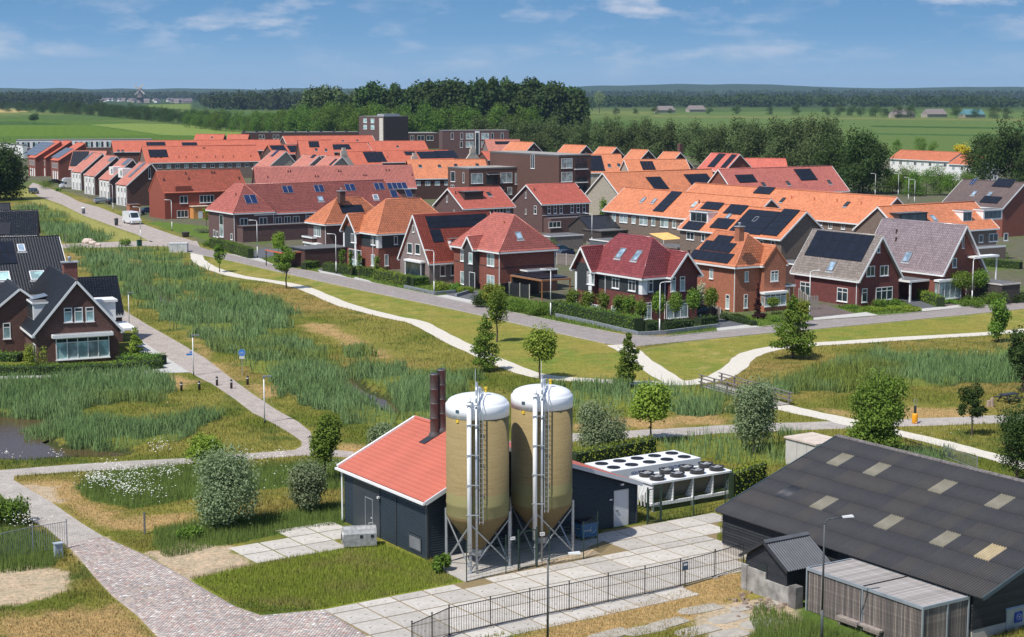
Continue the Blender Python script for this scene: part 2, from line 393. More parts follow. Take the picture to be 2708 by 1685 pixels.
for p in GARD: s_ = sdist(Xg, Yg, p); C = mixz(C, s_/.4+.5, (.10, .155, .03))
for poly, col in FIELDS:
    w_ = [(p.x, p.y) for p in PW(poly)]; C = mixz(C, inpoly(Xg, Yg, w_)*1.0, col)
rows = (np.sin(Xg*.9+Yg*.25)*.5+.5)
C *= (1+.10*(far[..., None])*(rows[..., None]-.5))
for p in (wLAWN1, wLAWN2):
    s_ = sdist(Xg, Yg, p); C = mixz(C, s_/.3+.5, (.205, .205, .045)); C = mixz(C, (s_ > 0)*(N1-.45)*3, (.245, .21, .055)); C = mixz(C, (s_ > 0)*(N2-.55)*4, (.14, .19, .035)); C = mixz(C, (s_ > 0)*(N4*N3-.33)*5, (.31, .26, .09)); C = mixz(C, (s_ < .5)*(s_ > 0)*.6*N4, (.33, .27, .13))
s_ = sdist(Xg, Yg, wVERGE); C = mixz(C, s_/.5+.5, (.27, .26, .085))
for p in wTAN:
    s_ = sdist(Xg, Yg, p)+ (N2-.5)*4; C = mixz(C, (s_+.3)*(.3+N4)*.9, (.37, .25, .12))
for p in wWEEDS:
    s_ = sdist(Xg, Yg, p)+(N2-.5)*1.5; C = mixz(C, s_/.4+.5, (.075, .12, .025))
for p in wREEDS:
    s_ = sdist(Xg, Yg, p)+(N2-.5)*5; C = mixz(C, s_/.8+.5, (.06, .10, .035)); C = mixz(C, (s_ > 0)*np.clip((.47-fnoise(Xg, Yg, 9, 71))*8, 0, 1), (.16, .18, .035))
for p in wSAND:
    s_ = sdist(Xg, Yg, p)+(N4-.5)*1.2; C = mixz(C, s_/.3+.5, (.43, .34, .26)); C = mixz(C, (s_ > .2)*(N4-.55)*2, (.3, .22, .15))
s_ = sdist(Xg, Yg, wFRONT); C = mixz(C, s_/.3+.5, (.18, .22, .032)); C = mixz(C, (s_ > .1)*(N2-.45)*3, (.2, .19, .06))
C = mixz(C, (Hg < -.15)*(1.0-hill), (.045, .055, .02))
C = mixz(C, hill, (.03, .055, .03))
idx = np.arange(len(yy)*NC).reshape(len(yy), NC)
F = np.stack([idx[:-1, :-1], idx[:-1, 1:], idx[1:, 1:], idx[1:, :-1]], -1).reshape(-1, 4)
m, t, b = new_mat('ground'); v = coord(t)
a = t.nodes.new('ShaderNodeVertexColor'); a.layer_name = 'col'
f1 = noise(t, 3.5, 6, .7, v); f2 = noise(t, .7, 5, .65, v); f3 = noise(t, 14, 3, .7, v)
cc = mixc(t, 1, a.outputs[0], ramp(t, f1, [(.25, (.5, .55, .45)), (.5, (1, 1, 1)), (.75, (1.6, 1.5, 1.3))]), 'MULTIPLY')
cc = mixc(t, .8, cc, ramp(t, f2, [(.3, (.72, .8, .7)), (.7, (1.25, 1.18, 1.05))]), 'MULTIPLY')
cc = mixc(t, .7, cc, ramp(t, f3, [(.3, (.7, .7, .7)), (.7, (1.3, 1.3, 1.3))]), 'MULTIPLY')
lk(t, cc, b.inputs['Base Color']); b.inputs['Roughness'].default_value = 1; b.inputs['Specular IOR Level'].default_value = .1
bump(t, b, f1, .6, .12)
gme = mesh_np('ground', np.stack([Xg, Yg, Hg], -1), F, 4, m, color=np.concatenate([C, np.ones(C.shape[:2]+(1,))], -1))
go = link('ground', gme); go['kind'] = 'structure'
# ---------------------------------------------------------------- water
m, t, b = new_mat('pond_water'); v = coord(t)
b.inputs['Base Color'].default_value = (.085, .058, .028, 1); b.inputs['Specular IOR Level'].default_value = .3; b.inputs['Roughness'].default_value = .08; b.inputs['IOR'].default_value = 1.33
bump(t, b, noise(t, 2.5, 3, .5, v), .25, .02)
for p in wPOND:
    mb = MB(); c_ = (sum(q[0] for q in p)/len(p), sum(q[1] for q in p)/len(p))
    mb.v = [(c_[0]+(q[0]-c_[0])*1.0, q[1], -.32) for q in p]; mb.f = [tuple(range(len(p)))]
    a_ = sum(q[0]*r[1]-r[0]*q[1] for q, r in zip(p, p[1:]+p[:1]))
    if a_ < 0: mb.f = [tuple(reversed(range(len(p))))]
    struct('water', mb, m)
# ---------------------------------------------------------------- roads and paths
PAVED, RIBS = [], []
def ribbon(center, width, z):
    P = PW(center); RIBS.append(([(p.x, p.y) for p in P], width/2)); n = len(P); mb = MB()
    # smooth the line
    Q = []
    for i in range(n-1):
        p0, p1, p2, p3 = P[max(i-1, 0)], P[i], P[i+1], P[min(i+2, n-1)]
        for k in range(5):
            s = k/5; Q.append(.5*((2*p1)+(-p0+p2)*s+(2*p0-5*p1+4*p2-p3)*s*s+(-p0+3*p1-3*p2+p3)*s**3))
    Q.append(P[-1]); L, R = [], []
    for i, q in enumerate(Q):
        d = (Q[min(i+1, len(Q)-1)]-Q[max(i-1, 0)]); d.z = 0; d.normalize(); nrm = Vector((-d.y, d.x, 0))
        wv = width*(1+.05*math.sin(i*1.7)+.04*math.sin(i*.6))
        L.append(q+nrm*wv/2); R.append(q-nrm*wv/2)
    for i in range(len(Q)-1):
        mb.quad(*[(a.x, a.y, z) for a in (R[i], R[i+1], L[i+1], L[i])])
    return mb
def sheet(pix, z, mb=None):
    mb = mb or MB(); P = PW(pix); a = sum(p.x*q.y-q.x*p.y for p, q in zip(P, P[1:]+P[:1]))
    if a < 0: P = P[::-1]
    PAVED.append([(p.x, p.y) for p in P])
    mb.quad(*[(p.x, p.y, z) for p in P]); return mb
def paving(name, c, c2, var=(.75, 1.2), bw=.21, bh=.105, rot=0.58):
    m, t, b = new_mat(name)
    co = t.nodes.new('ShaderNodeTexCoord'); mp = t.nodes.new('ShaderNodeMapping'); mp.inputs['Rotation'].default_value = (0, 0, rot)
    lk(t, co.outputs['Object'], mp.inputs['Vector']); v = mp.outputs[0]
    br = t.nodes.new('ShaderNodeTexBrick'); lk(t, v, br.inputs['Vector']); br.inputs['Color1'].default_value = (*c, 1); br.inputs['Color2'].default_value = (*c2, 1); br.inputs['Mortar'].default_value = (*sc(c2, .5), 1)
    br.inputs['Scale'].default_value = 1; br.inputs['Brick Width'].default_value = bw; br.inputs['Row Height'].default_value = bh; br.inputs['Mortar Size'].default_value = .008
    f = noise(t, .8, 6, .7, v); g = noise(t, 5, 4, .7, v)
    col = mixc(t, 1, br.outputs[0], ramp(t, f, [(.25, (var[0],)*3), (.75, (var[1],)*3)]), 'MULTIPLY')
    col = mixc(t, .8, col, ramp(t, g, [(.3, (.78,)*3), (.7, (1.18,)*3)]), 'MULTIPLY')
    lk(t, col, b.inputs['Base Color']); b.inputs['Roughness'].default_value = .9; return m
mStreet = paving('street_pavers', (.35, .305, .285), (.29, .255, .24))
mStreet2 = paving('pink_pavers', (.47, .405, .355), (.39, .335, .295))
mShell = plain('shell_grit', (.58, .54, .46), .95, var=.12, scale=3)
mPathG = paving('path_pavers', (.47, .425, .375), (.40, .36, .32))
mTile = plain('concrete_flags', (.47, .46, .43), .9, var=.12, scale=2)
mDrive = paving('dark_driveway_pavers', (.13, .135, .15), (.10, .105, .115))
mDriveR = paving('brown_driveway_pavers', (.17, .125, .115), (.13, .10, .095))
mKerb = plain('kerb_concrete', (.38, .36, .33), .9)
street = MB()
sheet([(73,497),(87,483),(122,494),(180,518),(210,534),(262,548),(317,570),(387,596),(454,620),(520,640),(398,640),(361,620),(308,602),(262,585),(221,570),(163,541),(99,518)], .008, street)
struct('street_brick', street, mStreet2)
sheet_lane = MB()
sheet([(398,637),(259,641),(170,646),(-40,650),(-40,661),(170,657),(304,654),(400,651),(438,652)], .008, sheet_lane)
sheet([(398,637),(520,637),(530,655),(500,668),(438,652)], .004, sheet_lane)
struct('side_lane', sheet_lane, mStreet2)
rd = MB()
sheet([(438,652),(500,668),(537,676),(615,691),(730,718),(788,731),(932,763),(1200,819),(1273,835),(1377,859),(1500,887),(1600,909),(1682,917),(1717,891),(1648,887),(1512,860),(1348,826),(1241,803),(1148,783),(990,750),(932,738),(846,721),(782,712),(725,701),(601,672),(555,662),(520,650),(500,645),(470,640)], .012, rd)
struct('street', rd, mStreet)
rd = MB()
sheet([(1682,917),(1832,901),(2048,880),(2166,870),(2554,833),(2708,817),(3000,790),(3000,772),(2708,798),(2582,811),(2379,832),(2157,848),(2016,866),(1898,877),(1763,891),(1717,891)], .012, rd)
struct('street_right', rd, mStreet)
# low kerb lines along both streets, a real step
def kerb(pix, name='kerb', wd=.14, ht=.10):
    P = PW(pix); mb = MB()
    for a, b in zip(P[:-1], P[1:]): mb.bar(a+Vector((0, 0, ht/2-.03)), b+Vector((0, 0, ht/2-.03)), wd, ht)
    return struct(name, mb, mKerb)
kerb([(500,668),(537,676),(615,691),(730,718),(788,731),(932,763),(1200,819),(1273,835),(1377,859),(1500,887),(1600,909)])
kerb([(1690,916),(1832,901),(2048,880),(2166,870),(2554,833),(2708,817)])
kerb([(555,661),(601,671),(725,700),(782,711),(932,737),(990,749),(1148,782),(1348,825),(1512,859),(1648,886),(1717,890),(1763,890),(1898,876),(2016,865),(2157,847),(2379,831),(2582,810),(2708,797)])
# driveway crossings and drives beside the houses
dr = MB()
for p in ([(601,672),(725,701),(690,684),(640,674)], [(846,721),(932,738),(900,727),(840,714)], [(932,738),(990,750),(975,742),(940,733)], [(1148,783),(1250,805),(1262,797),(1180,780)], [(1898,877),(2016,866),(1985,858),(1895,868)], [(2153,848),(2324,834),(2290,826),(2150,841)], [(2439,825),(2582,811),(2560,804),(2435,817)]):
    sheet(p, .02, dr)
struct('driveway_crossings', dr, mTile)
dv = MB()
for p in ([(640,674),(690,684),(760,672),(700,655)], [(840,714),(900,727),(935,718),(925,700),(870,700)], [(1180,780),(1262,797),(1265,770),(1200,758)], [(1895,868),(1985,858),(1900,835),(1880,840)], [(2435,817),(2490,811),(2440,790),(2370,790)]):
    sheet(p, .016, dv)
struct('driveways', dv, mDrive)
dv = MB()
for p in ([(2150,841),(2260,829),(2180,805),(2120,812)], [(2490,811),(2560,804),(2510,785),(2480,790)]): sheet(p, .016, dv)
struct('brown_driveways', dv, mDriveR)
struct('shell_path', ribbon([(528,664),(521,674),(524,687),(541,700),(572,714),(632,731),(737,747),(800,761),(850,781),(917,808),(1033,838),(1100,852),(1150,876),(1200,903),(1263,932),(1330,962),(1400,988),(1470,1000),(1560,1006),(1640,1011),(1700,1013),(1789,1014)], 2.1, .010), mShell)
struct('shell_path', ribbon([(1632,912),(1670,932),(1696,955),(1746,988),(1789,1014)], 2.3, .014), mShell)
struct('shell_path', ribbon([(1780,1014),(1828,1012),(1894,1000),(1944,972),(1966,948),(2000,932),(2066,918),(2149,911),(2233,906),(2399,895),(2608,883),(2760,870)], 2.2, .018), mShell)
struct('shell_path', ribbon([(2056,1074),(2133,1092),(2216,1109),(2260,1122)], 2.2, .016), mShell)
struct('brick_path', ribbon([(1400,1165),(1517,1157),(1663,1150),(1800,1143),(1934,1134),(2133,1127),(2432,1117),(2665,1108),(2800,1100)], 3.0, .010), mPathG)
struct('shell_path', ribbon([(2250,1120),(2350,1140),(2465,1166),(2532,1183),(2615,1205),(2708,1232),(2800,1260)], 1.8, .022), mShell)
bp = MB()
sheet([(313,844),(332,824),(395,862),(487,914),(548,951),(600,992),(658,1035),(731,1084),(789,1116),(821,1142),(835,1185),(935,1195),(935,1210),(804,1205),(667,1215),(492,1227),(495,1212),(658,1199),(780,1190),(797,1180),(798,1168),(775,1151),(731,1125),(687,1101),(669,1093),(620,1055),(560,1015),(538,1005),(501,985),(437,944),(378,904)], .010, bp)
sheet([(313,844),(332,824),(250,775),(200,745),(150,722),(120,735),(200,780)], .010, bp)
struct('brick_path', bp, mStreet2)
bp = MB()
sheet([(495,1212),(492,1227),(349,1241),(204,1247),(38,1259),(36,1270),(0,1275),(-60,1275),(-60,1246),(0,1244),(175,1230),(349,1219)], .012, bp)
sheet([(-60,1275),(0,1275),(36,1270),(132,1326),(214,1383),(273,1419),(174,1441),(125,1398),(92,1382),(36,1345),(0,1306),(-60,1290)], .012, bp)
struct('brick_path', bp, mPathG)
ap = MB(); sheet([(378,904),(437,944),(501,985),(350,990),(150,998),(-40,1005),(-40,990),(150,984),(400,975),(415,968),(345,925)], .016, ap)
struct('house_pavement', ap, mTile)
# old brick road in the foreground: bed plus single pavers, lifted and uneven
ROAD = [(174,1441),(273,1419),(388,1470),(500,1533),(560,1569),(625,1605),(691,1628),(855,1612),(985,1690),(1010,1740),(480,1740),(412,1681),(362,1628),(296,1576),(247,1523),(204,1470)]
bed = sheet(ROAD, .006); road = struct('brick_road', bed, plain('road_bed_sand', (.36, .30, .255), .95, scale=2))
wROAD = WP(ROAD); ra = .585+.05
ex, ey = np.array([math.cos(ra), math.sin(ra)]), np.array([-math.sin(ra), math.cos(ra)])
xs_ = [p[0] for p in wROAD]; ys_ = [p[1] for p in wROAD]
cen = np.array([(min(xs_)+max(xs_))/2, (min(ys_)+max(ys_))/2])
ii, jj = np.meshgrid(np.arange(-130, 131), np.arange(-260, 261), indexing='ij')
bx = cen[0]+ex[0]*(ii+.5*(jj % 2))*.222+ey[0]*jj*.113; by = cen[1]+ex[1]*(ii+.5*(jj % 2))*.222+ey[1]*jj*.113
bx, by = bx.ravel(), by.ravel()
k = (sdist(bx, by, wROAD) > .1) & (fnoise(bx, by, 3, 61) < .68+.1*rng.random(len(bx))); bx, by = bx[k], by[k]
o_ = np.argsort(by); bx, by = bx[o_], by[o_]
def vcol(name, rough=.85, layer='col'):
    m, t, b = new_mat(name); a = t.nodes.new('ShaderNodeVertexColor'); a.layer_name = layer
    f = noise(t, 6, 4, .7, coord(t)); lk(t, mixc(t, .8, a.outputs[0], ramp(t, f, [(.3, (.75,)*3), (.7, (1.25,)*3)]), 'MULTIPLY'), b.inputs['Base Color']); b.inputs['Roughness'].default_value = rough; return m
mPav = vcol('worn_pavers')
PC = np.array([(.46,.385,.34),(.41,.34,.30),(.50,.43,.38),(.35,.30,.28),(.42,.28,.24),(.31,.29,.28),(.52,.46,.41)])
def paver_mesh(name, bx, by, cols, single=False):
    n = len(bx); hl, hw = .104, .05
    dz = .018+.010*rng.random(n)+.006*vnoise(bx, by, 1.5, 3); V = np.zeros((n, 8, 3))
    ang = ra + (rng.random(n)-.5)*.05; c, s = np.cos(ang), np.sin(ang)
    for q, (a, b) in enumerate(((-1,-1),(1,-1),(1,1),(-1,1))):
        V[:, q, 0] = bx+c*a*hl-s*b*hw; V[:, q, 1] = by+s*a*hl+c*b*hw; V[:, q, 2] = .004
        V[:, q+4, :2] = V[:, q, :2]; V[:, q+4, 2] = dz
    base = (np.arange(n)*8)[:, None, None]
    F = (np.array([(4,5,6,7),(0,1,5,4),(1,2,6,5),(2,3,7,6),(3,0,4,7)])[None]+base).reshape(-1, 4)
    col = np.repeat(cols[:, None, :], 8, 1).reshape(-1, 3)
    return mesh_np(name, V.reshape(-1, 3), F, 4, mPav, color=np.concatenate([col, np.ones((len(col), 1))], -1))
cols = PC[rng.integers(0, len(PC), len(bx))]*(.85+.3*rng.random(len(bx)))[:, None]
cols *= (.85+.35*fnoise(bx, by, 2.5, 77))[:, None]
white = rng.random(len(bx)) < .018*(by < 93); cols[white] = (.75, .73, .69)
link('paver_field', paver_mesh('paver_field', bx[280:], by[280:], cols[280:]), road, kind='stuff')
for q in range(280):
    link('paver', paver_mesh('paver', bx[q:q+1], by[q:q+1], cols[q:q+1]), road)
# ---------------------------------------------------------------- concrete slab yard, every slab laid on its own
SA = .593; S1 = Vector((math.cos(SA), math.sin(SA), 0)); S2 = Vector((math.sin(SA), -math.cos(SA), 0))
SO = G(968.4, 1608.4)
mSlab = []
for q, k in enumerate((1.0, .93, 1.06, .85)):
    m, t, b = new_mat('slab_concrete_'+'abcd'[q]); v = coord(t)
    f = noise(t, .9, 7, .7, v); g = noise(t, 6, 5, .7, v)
    col = ramp(t, f, [(.25, sc((.40,.37,.32), k)), (.5, sc((.53,.50,.455), k)), (.8, sc((.60,.57,.53), k))])
    col = mixc(t, .6, col, ramp(t, g, [(.35, (.70,.67,.62)), (.65, (1.06,1.06,1.06))]), 'MULTIPLY')
    lk(t, col, b.inputs['Base Color']); b.inputs['Roughness'].default_value = .9; mSlab.append(m)
yard = empty('slab_yard', SO); yard['kind'] = 'structure'
gap = MB(); YARD = [(855,1612),(1100,1565),(1300,1525),(1590,1465),(1540,1440),(1600,1402),(1695,1388),(1780,1378),(1880,1360),(1900,1370),(1895,1440),(1960,1470),(1960,1500),(1800,1560),(1560,1630),(1250,1690),(1120,1740),(1010,1740)]
sheet(YARD, .005, gap); struct('yard_bed', gap, plain('joint_soil', (.22, .165, .08), 1, scale=4))
slabm = {}
def slab_mesh(wd, dp, mi):
    key = (round(wd, 2), round(dp, 2), mi)
    if key not in slabm:
        mb = MB(); e = .045
        mb.hexa([(e,e,-.06),(wd-e,e,-.06),(wd-e,dp-e,-.06),(e,dp-e,-.06)], [(e+.01,e+.01,.03),(wd-e-.01,e+.01,.03),(wd-e-.01,dp-e-.01,.03),(e+.01,dp-e-.01,.03)])
        for hx in (.28, .72):       # the two lifting holes cast in each slab
            mb.box(wd*hx-.045, wd*hx+.045, dp*.5-.03, dp*.5+.03, .029, .0325)
        me = mb.mesh('slab', mSlab[mi]); me.materials.append(plain('lifting_hole_dark', (.03, .028, .025), 1))
        for p in me.polygons:
            if p.index >= 6: p.material_index = 1
        slabm[key] = me
    return slabm[key]
yardw = WP([(850,1614),(1100,1560),(1300,1523),(1590,1462),(1545,1440),(1600,1404),(1700,1389),(1756,1385),(1790,1382),(1895,1358),(1905,1368),(1895,1432),(1885,1452),(1960,1468),(1990,1500),(1800,1562),(1560,1636),(1250,1700),(1120,1760),(1020,1760)])
nsl = 0
rowsj = [(-7,2),(-5,2),(-3,2),(-1,1),(0,2),(2,2),(4,2),(6,2)]
for j0, dj in rowsj:
    for i in range(-3, 15):
        off = (.0 if j0 > -2 else .1)
        c = SO + S1*(2*i+1+off) + S2*(j0+dj/2)
        x, y = np.array([c.x]), np.array([c.y])
        if sdist(x, y, yardw)[0] < -.25: continue
        if i > 11 and j0 in (0,): continue
        if sdist(x, y, WP([(1150,1500),(1230,1540),(1500,1470),(1600,1436),(1590,1462),(1540,1440),(1560,1400),(1180,1470)]))[0] > -.6 or (i < 8 and j0 < -2 and j0 >= -7 and c.x < G(1575, 1455).x): continue
        o = link('slab', slab_mesh(1.99, dj-.01, random.randrange(4)), yard)
        p = SO + S1*(2*i+off) + S2*(j0+dj)
        o.location = p-SO+Vector((0, 0, .006*random.random())); o.rotation_euler = ((random.random()-.5)*.004, (random.random()-.5)*.004, SA+(random.random()-.5)*.006); nsl += 1
# slabs of the apron by the sliding door
ap0 = G(640, 1470)
yard2 = empty('slab_apron', ap0); yard2['kind'] = 'structure'
apw = WP([(602,1447),(800,1400),(910,1390),(935,1425),(910,1449),(668,1493)]); PAVED.append(apw)
for i in range(-4, 10):
    for j in range(-4, 6):
        c = ap0 + S1*(2*i+1)+S2*(2*j+1)
        if sdist(np.array([c.x]), np.array([c.y]), apw)[0] < -.1: continue
        o = link('slab', slab_mesh(1.99, 1.99, random.randrange(4)), yard2); o.location = S1*(2*i)+S2*(2*j+2); o.rotation_euler = (0, 0, SA+(random.random()-.5)*.008)
# broken slabs in the rough ground at the bottom
yard3 = empty('old_slab_ground', G(1800, 1660)); yard3['kind'] = 'structure'
mOld = plain('old_concrete', (.36, .33, .28), .95, var=.2, scale=2)
for cx_, cy_, w_, d_ in ((1850,1612,2.6,1.1),(1925,1635,2.4,1.2),(2010,1650,2.3,1.3),(1765,1650,2.5,1.1),(1840,1670,2.4,1.2),(1700,1668,2.3,1.2),(1925,1680,2.3,1.3),(1610,1680,2.4,1.1),(2030,1600,1.6,.8),(1960,1610,1.5,.8)):
    mb = MB(); pts = []
    for q in range(9):
        an = 2*math.pi*q/9; rr = 1+.13*(random.random()-.5); e = lambda s: math.copysign(min(1, abs(s)*1.35), s)
        pts.append((e(math.cos(an))*w_/2*rr, e(math.sin(an))*d_/2*rr))
    mb.prism(pts, -.05, .02+.03*random.random()); o = mb.build('slab', mOld, yard3); o.location = G(cx_, cy_)-yard3.location; o.rotation_euler = (0, 0, SA+random.uniform(-.1, .1))
# ================================================================ BUILDING KIT
WHITE = plain('white_paint', (.80, .80, .79), .45, var=.04)
PANEG = glass('window_glass'); PANEL = glass('curtained_glass', (.20, .25, .25), .12); PANET = glass('teal_glass', (.22, .33, .33), .15)
GREYF = plain('grey_frame', (.22, .235, .25), .5)
DARKM = plain('dark_metal', (.03, .032, .036), .4)
ZINC = plain('zinc', (.42, .43, .44), .45, .3)
GALV = plain('galvanised_steel', (.50, .53, .56), .4, .6, var=.12, scale=4)
VENTM = plain('roof_vent_plastic', (.07, .03, .025), .5)
def pv_mat(name, c, frame=(.01, .01, .012)):
    m, t, b = new_mat(name); v = coord(t)
    f = noise(t, 1.2, 2, .5, v)
    lk(t, ramp(t, f, [(.3, c), (.7, sc(c, 1.6))]), b.inputs['Base Color']); b.inputs['Roughness'].default_value = .28; return m
PVB = pv_mat('black_solar_glass', (.007, .0085, .014)); PVN = pv_mat('blue_solar_glass', (.012, .025, .075)); PVF = plain('black_panel_frame', (.01, .01, .012), .5); PVW = plain('silver_panel_frame', (.55, .56, .58), .4, .4)
def tile_mesh(name, poly, m, wave=.30, amp=.05, course=.36, drop=.022, lift=.02):
    """a sheet of pantiles over a flat 3-D polygon: real ribs and real course steps"""
    P = [Vector(p) for p in poly]; n = (P[1]-P[0]).cross(P[2]-P[0]).normalized()
    if n.z < 0: n = -n; P = P[::-1]
    s = Vector((0, 0, 1)).cross(n).normalized(); t = n.cross(s); o = P[0]
    st = [((p-o).dot(s), (p-o).dot(t)) for p in P]
    s0, s1 = min(q[0] for q in st), max(q[0] for q in st); t0, t1 = min(q[1] for q in st), max(q[1] for q in st)
    ph = np.array([0, .18, .36, .60, .86]); hh = np.array([1, .72, .0, -.25, .35])
    ks = np.arange(0, math.ceil((s1-s0)/wave)+1)
    S_ = (ks[:, None]+ph[None]).ravel()*wave+s0; Hs = np.tile(hh, len(ks))*amp
    if len(S_)*((t1-t0)/course) > 60000: pass
    kt = np.arange(0, math.ceil((t1-t0)/course)+1)
    T_ = np.stack([kt*course, kt*course+course-.012], 1).ravel()+t0; Ht = np.tile([drop, 0], len(kt))
    A, B = np.meshgrid(S_, T_, indexing='ij'); Hh = Hs[:, None]+Ht[None, :]+lift
    na, nb = A.shape; V = np.stack([A, B, Hh], -1).reshape(-1, 3)
    idx = np.arange(na*nb).reshape(na, nb); F = np.stack([idx[:-1, :-1], idx[1:, :-1], idx[1:, 1:], idx[:-1, 1:]], -1).reshape(-1, 4)
    me = mesh_np(name, V, F, 4, m)
    bm = bmesh.new(); bm.from_mesh(me)
    k = len(st); ar = sum(st[i][0]*st[(i+1) % k][1]-st[(i+1) % k][0]*st[i][1] for i in range(k)); sg = 1 if ar > 0 else -1
    for i in range(k):
        a, b = st[i], st[(i+1) % k]; d = Vector((b[0]-a[0], b[1]-a[1], 0))
        if d.length < 1e-4: continue
        nn = Vector((d.y, -d.x, 0))*sg
        bmesh.ops.bisect_plane(bm, geom=bm.verts[:]+bm.edges[:]+bm.faces[:], plane_co=Vector((a[0], a[1], 0)), plane_no=nn, clear_outer=True, dist=1e-5)
    uvl = bm.loops.layers.uv.new('UVMap')
    for f in bm.faces:
        for l in f.loops: l[uvl].uv = (l.vert.co.x, l.vert.co.y)
    for v_ in bm.verts: v_.co = o+s*v_.co.x+t*v_.co.y+n*v_.co.z
    bm.to_mesh(me); bm.free(); return me
class House:
    def __init__(s, name, label, cat, N, ang, z=0, group=None, wall=None, tile=None, fine=True, fas=WHITE, off=(0, 0)):
        s.o = G(N[0], N[1], z); s.o.z = 0; s.a = math.radians(ang); s.e1 = Vector((math.cos(s.a), math.sin(s.a), 0)); s.e2 = Vector((-math.sin(s.a), math.cos(s.a), 0))
        s.o = s.o+s.e1*off[0]+s.e2*off[1]
        s.root = empty(name, s.o, s.a, label, cat, group); s.wall, s.tile, s.fine, s.fas = wall, tile, fine, fas; s.sl = {}; s.vols = []
    def W(s, p): return s.o+s.e1*p[0]+s.e2*p[1]+Vector((0, 0, p[2]))
    def loc(s, w): d = w-s.o; return Vector((d.dot(s.e1), d.dot(s.e2), d.z))
    def at(s, px, py, z=0): return s.loc(G(px, py, z))
    def onR(s, px, py, y=0): return s.loc(hit(px, py, s.o+s.e2*y, s.e2))
    def onL(s, px, py, x=0): return s.loc(hit(px, py, s.o+s.e1*x, s.e1))
    def onS(s, key, px, py):
        P, n = s.sl[key][:2]; wn = s.e1*n.x+s.e2*n.y+Vector((0, 0, n.z)); return s.loc(hit(px, py, s.W(P), wn))
    # --- volumes
    def roof(s, key, poly, tile=None, fine=None, name='roof', base=True):
        tile = tile or s.tile; fine = s.fine if fine is None else fine
        P = [Vector(p) for p in poly]; n = (P[1]-P[0]).cross(P[2]-P[0]).normalized()
        if n.z < 0: n = -n; P = P[::-1]
        if key: s.sl[key] = (P[0], n)
        mb = MB(); mb.hexa([p-n*.16 for p in P], P); r = mb.build(name, tile, s.root)
        if fine: link('roof_tiles', tile_mesh('roof_tiles', P, tile), r)
        return r
    def capbar(s, a, b, tile=None, r=.11): MB().tube(a, b, r, n=8).build('ridge_tiles', tile or s.tile, s.root, True)
    def vol(s, x0, x1, y0, y1, eave, ridge, d='x', hips=(0, 0), ov=.35, gov=.25, wall=None, tile=None, key='', fas=True, barge=True, flank=None, wallname='wall', wz0=-.3, rp=.5, fh=.22, tile2=None):
        """eave/ridge are the heights of the roof edge and of the ridge; d is the way the ridge runs; rp places the ridge"""
        wall = wall or s.wall
        if d == 'x': U = lambda u, v, z: Vector((u, v, z)); a0, a1, b0, b1 = x0, x1, y0, y1; kk = ('y-', 'y+', 'x-', 'x+')
        else: U = lambda u, v, z: Vector((v, u, z)); a0, a1, b0, b1 = y0, y1, x0, x1; kk = ('x-', 'x+', 'y-', 'y+')
        rb = b0+(b1-b0)*rp; B0, B1 = b0-ov, b1+ov
        A0 = a0-(ov if hips[0] else gov); A1 = a1+(ov if hips[1] else gov)
        r0 = A0+(hips[0]*(B1-B0)/2 if hips[0] else 0); r1 = A1-(hips[1]*(B1-B0)/2 if hips[1] else 0)
        if r0 > r1: r0 = r1 = (r0+r1)/2
        pit0 = (ridge-eave)/(rb-B0); hw = eave+pit0*ov-.17; pit1 = (ridge-eave)/(B1-rb); hw1 = eave+pit1*ov-.17
        # wall: box plus gable triangles
        mb = MB()
        if not hips[0] and not hips[1]:
            mb.hexa([U(a0, b0, wz0), U(a0, b1, wz0), U(a0, b1, hw1), U(a0, rb, ridge-.19), U(a0, b0, hw)], [U(a1, b0, wz0), U(a1, b1, wz0), U(a1, b1, hw1), U(a1, rb, ridge-.19), U(a1, b0, hw)])
        else:
            mb.box(x0, x1, y0, y1, wz0, min(hw, hw1))
            for hp, aa, sg in ((hips[0], a0, 1), (hips[1], a1, -1)):
                if not hp:
                    mb.hexa([U(aa, b0+.01, hw-.01), U(aa, b1-.01, hw1-.01), U(aa, rb, ridge-.19)], [U(aa+sg*.25, b0+.01, hw-.01), U(aa+sg*.25, b1-.01, hw1-.01), U(aa+sg*.25, rb, ridge-.19)])
        s.lastwall = mb.build(wallname, wall, s.root)
        s.roof(key+kk[0], [U(A0, B0, eave), U(A1, B0, eave), U(r1, rb, ridge), U(r0, rb, ridge)] if r1 > r0 else [U(A0, B0, eave), U(A1, B0, eave), U(r0, rb, ridge)], tile)
        s.roof(key+kk[1], [U(A0, B1, eave), U(A1, B1, eave), U(r1, rb, ridge), U(r0, rb, ridge)] if r1 > r0 else [U(A0, B1, eave), U(A1, B1, eave), U(r0, rb, ridge)], tile, fine=False)
        if hips[0]: s.roof(key+kk[2], [U(A0, B0, eave), U(A0, B1, eave), U(r0, rb, ridge)], tile)
        if hips[1]: s.roof(key+kk[3], [U(A1, B0, eave), U(A1, B1, eave), U(r1, rb, ridge)], tile)
        if r1 > r0: s.capbar(U(r0, rb, ridge+.03), U(r1, rb, ridge+.03), tile)
        if s.fine:
            if hips[0]:
                for q in (B0, B1): s.capbar(U(A0, q, eave+.05), U(r0, rb, ridge+.03), tile, .08)
            if hips[1]:
                for q in (B0, B1): s.capbar(U(A1, q, eave+.05), U(r1, rb, ridge+.03), tile, .08)
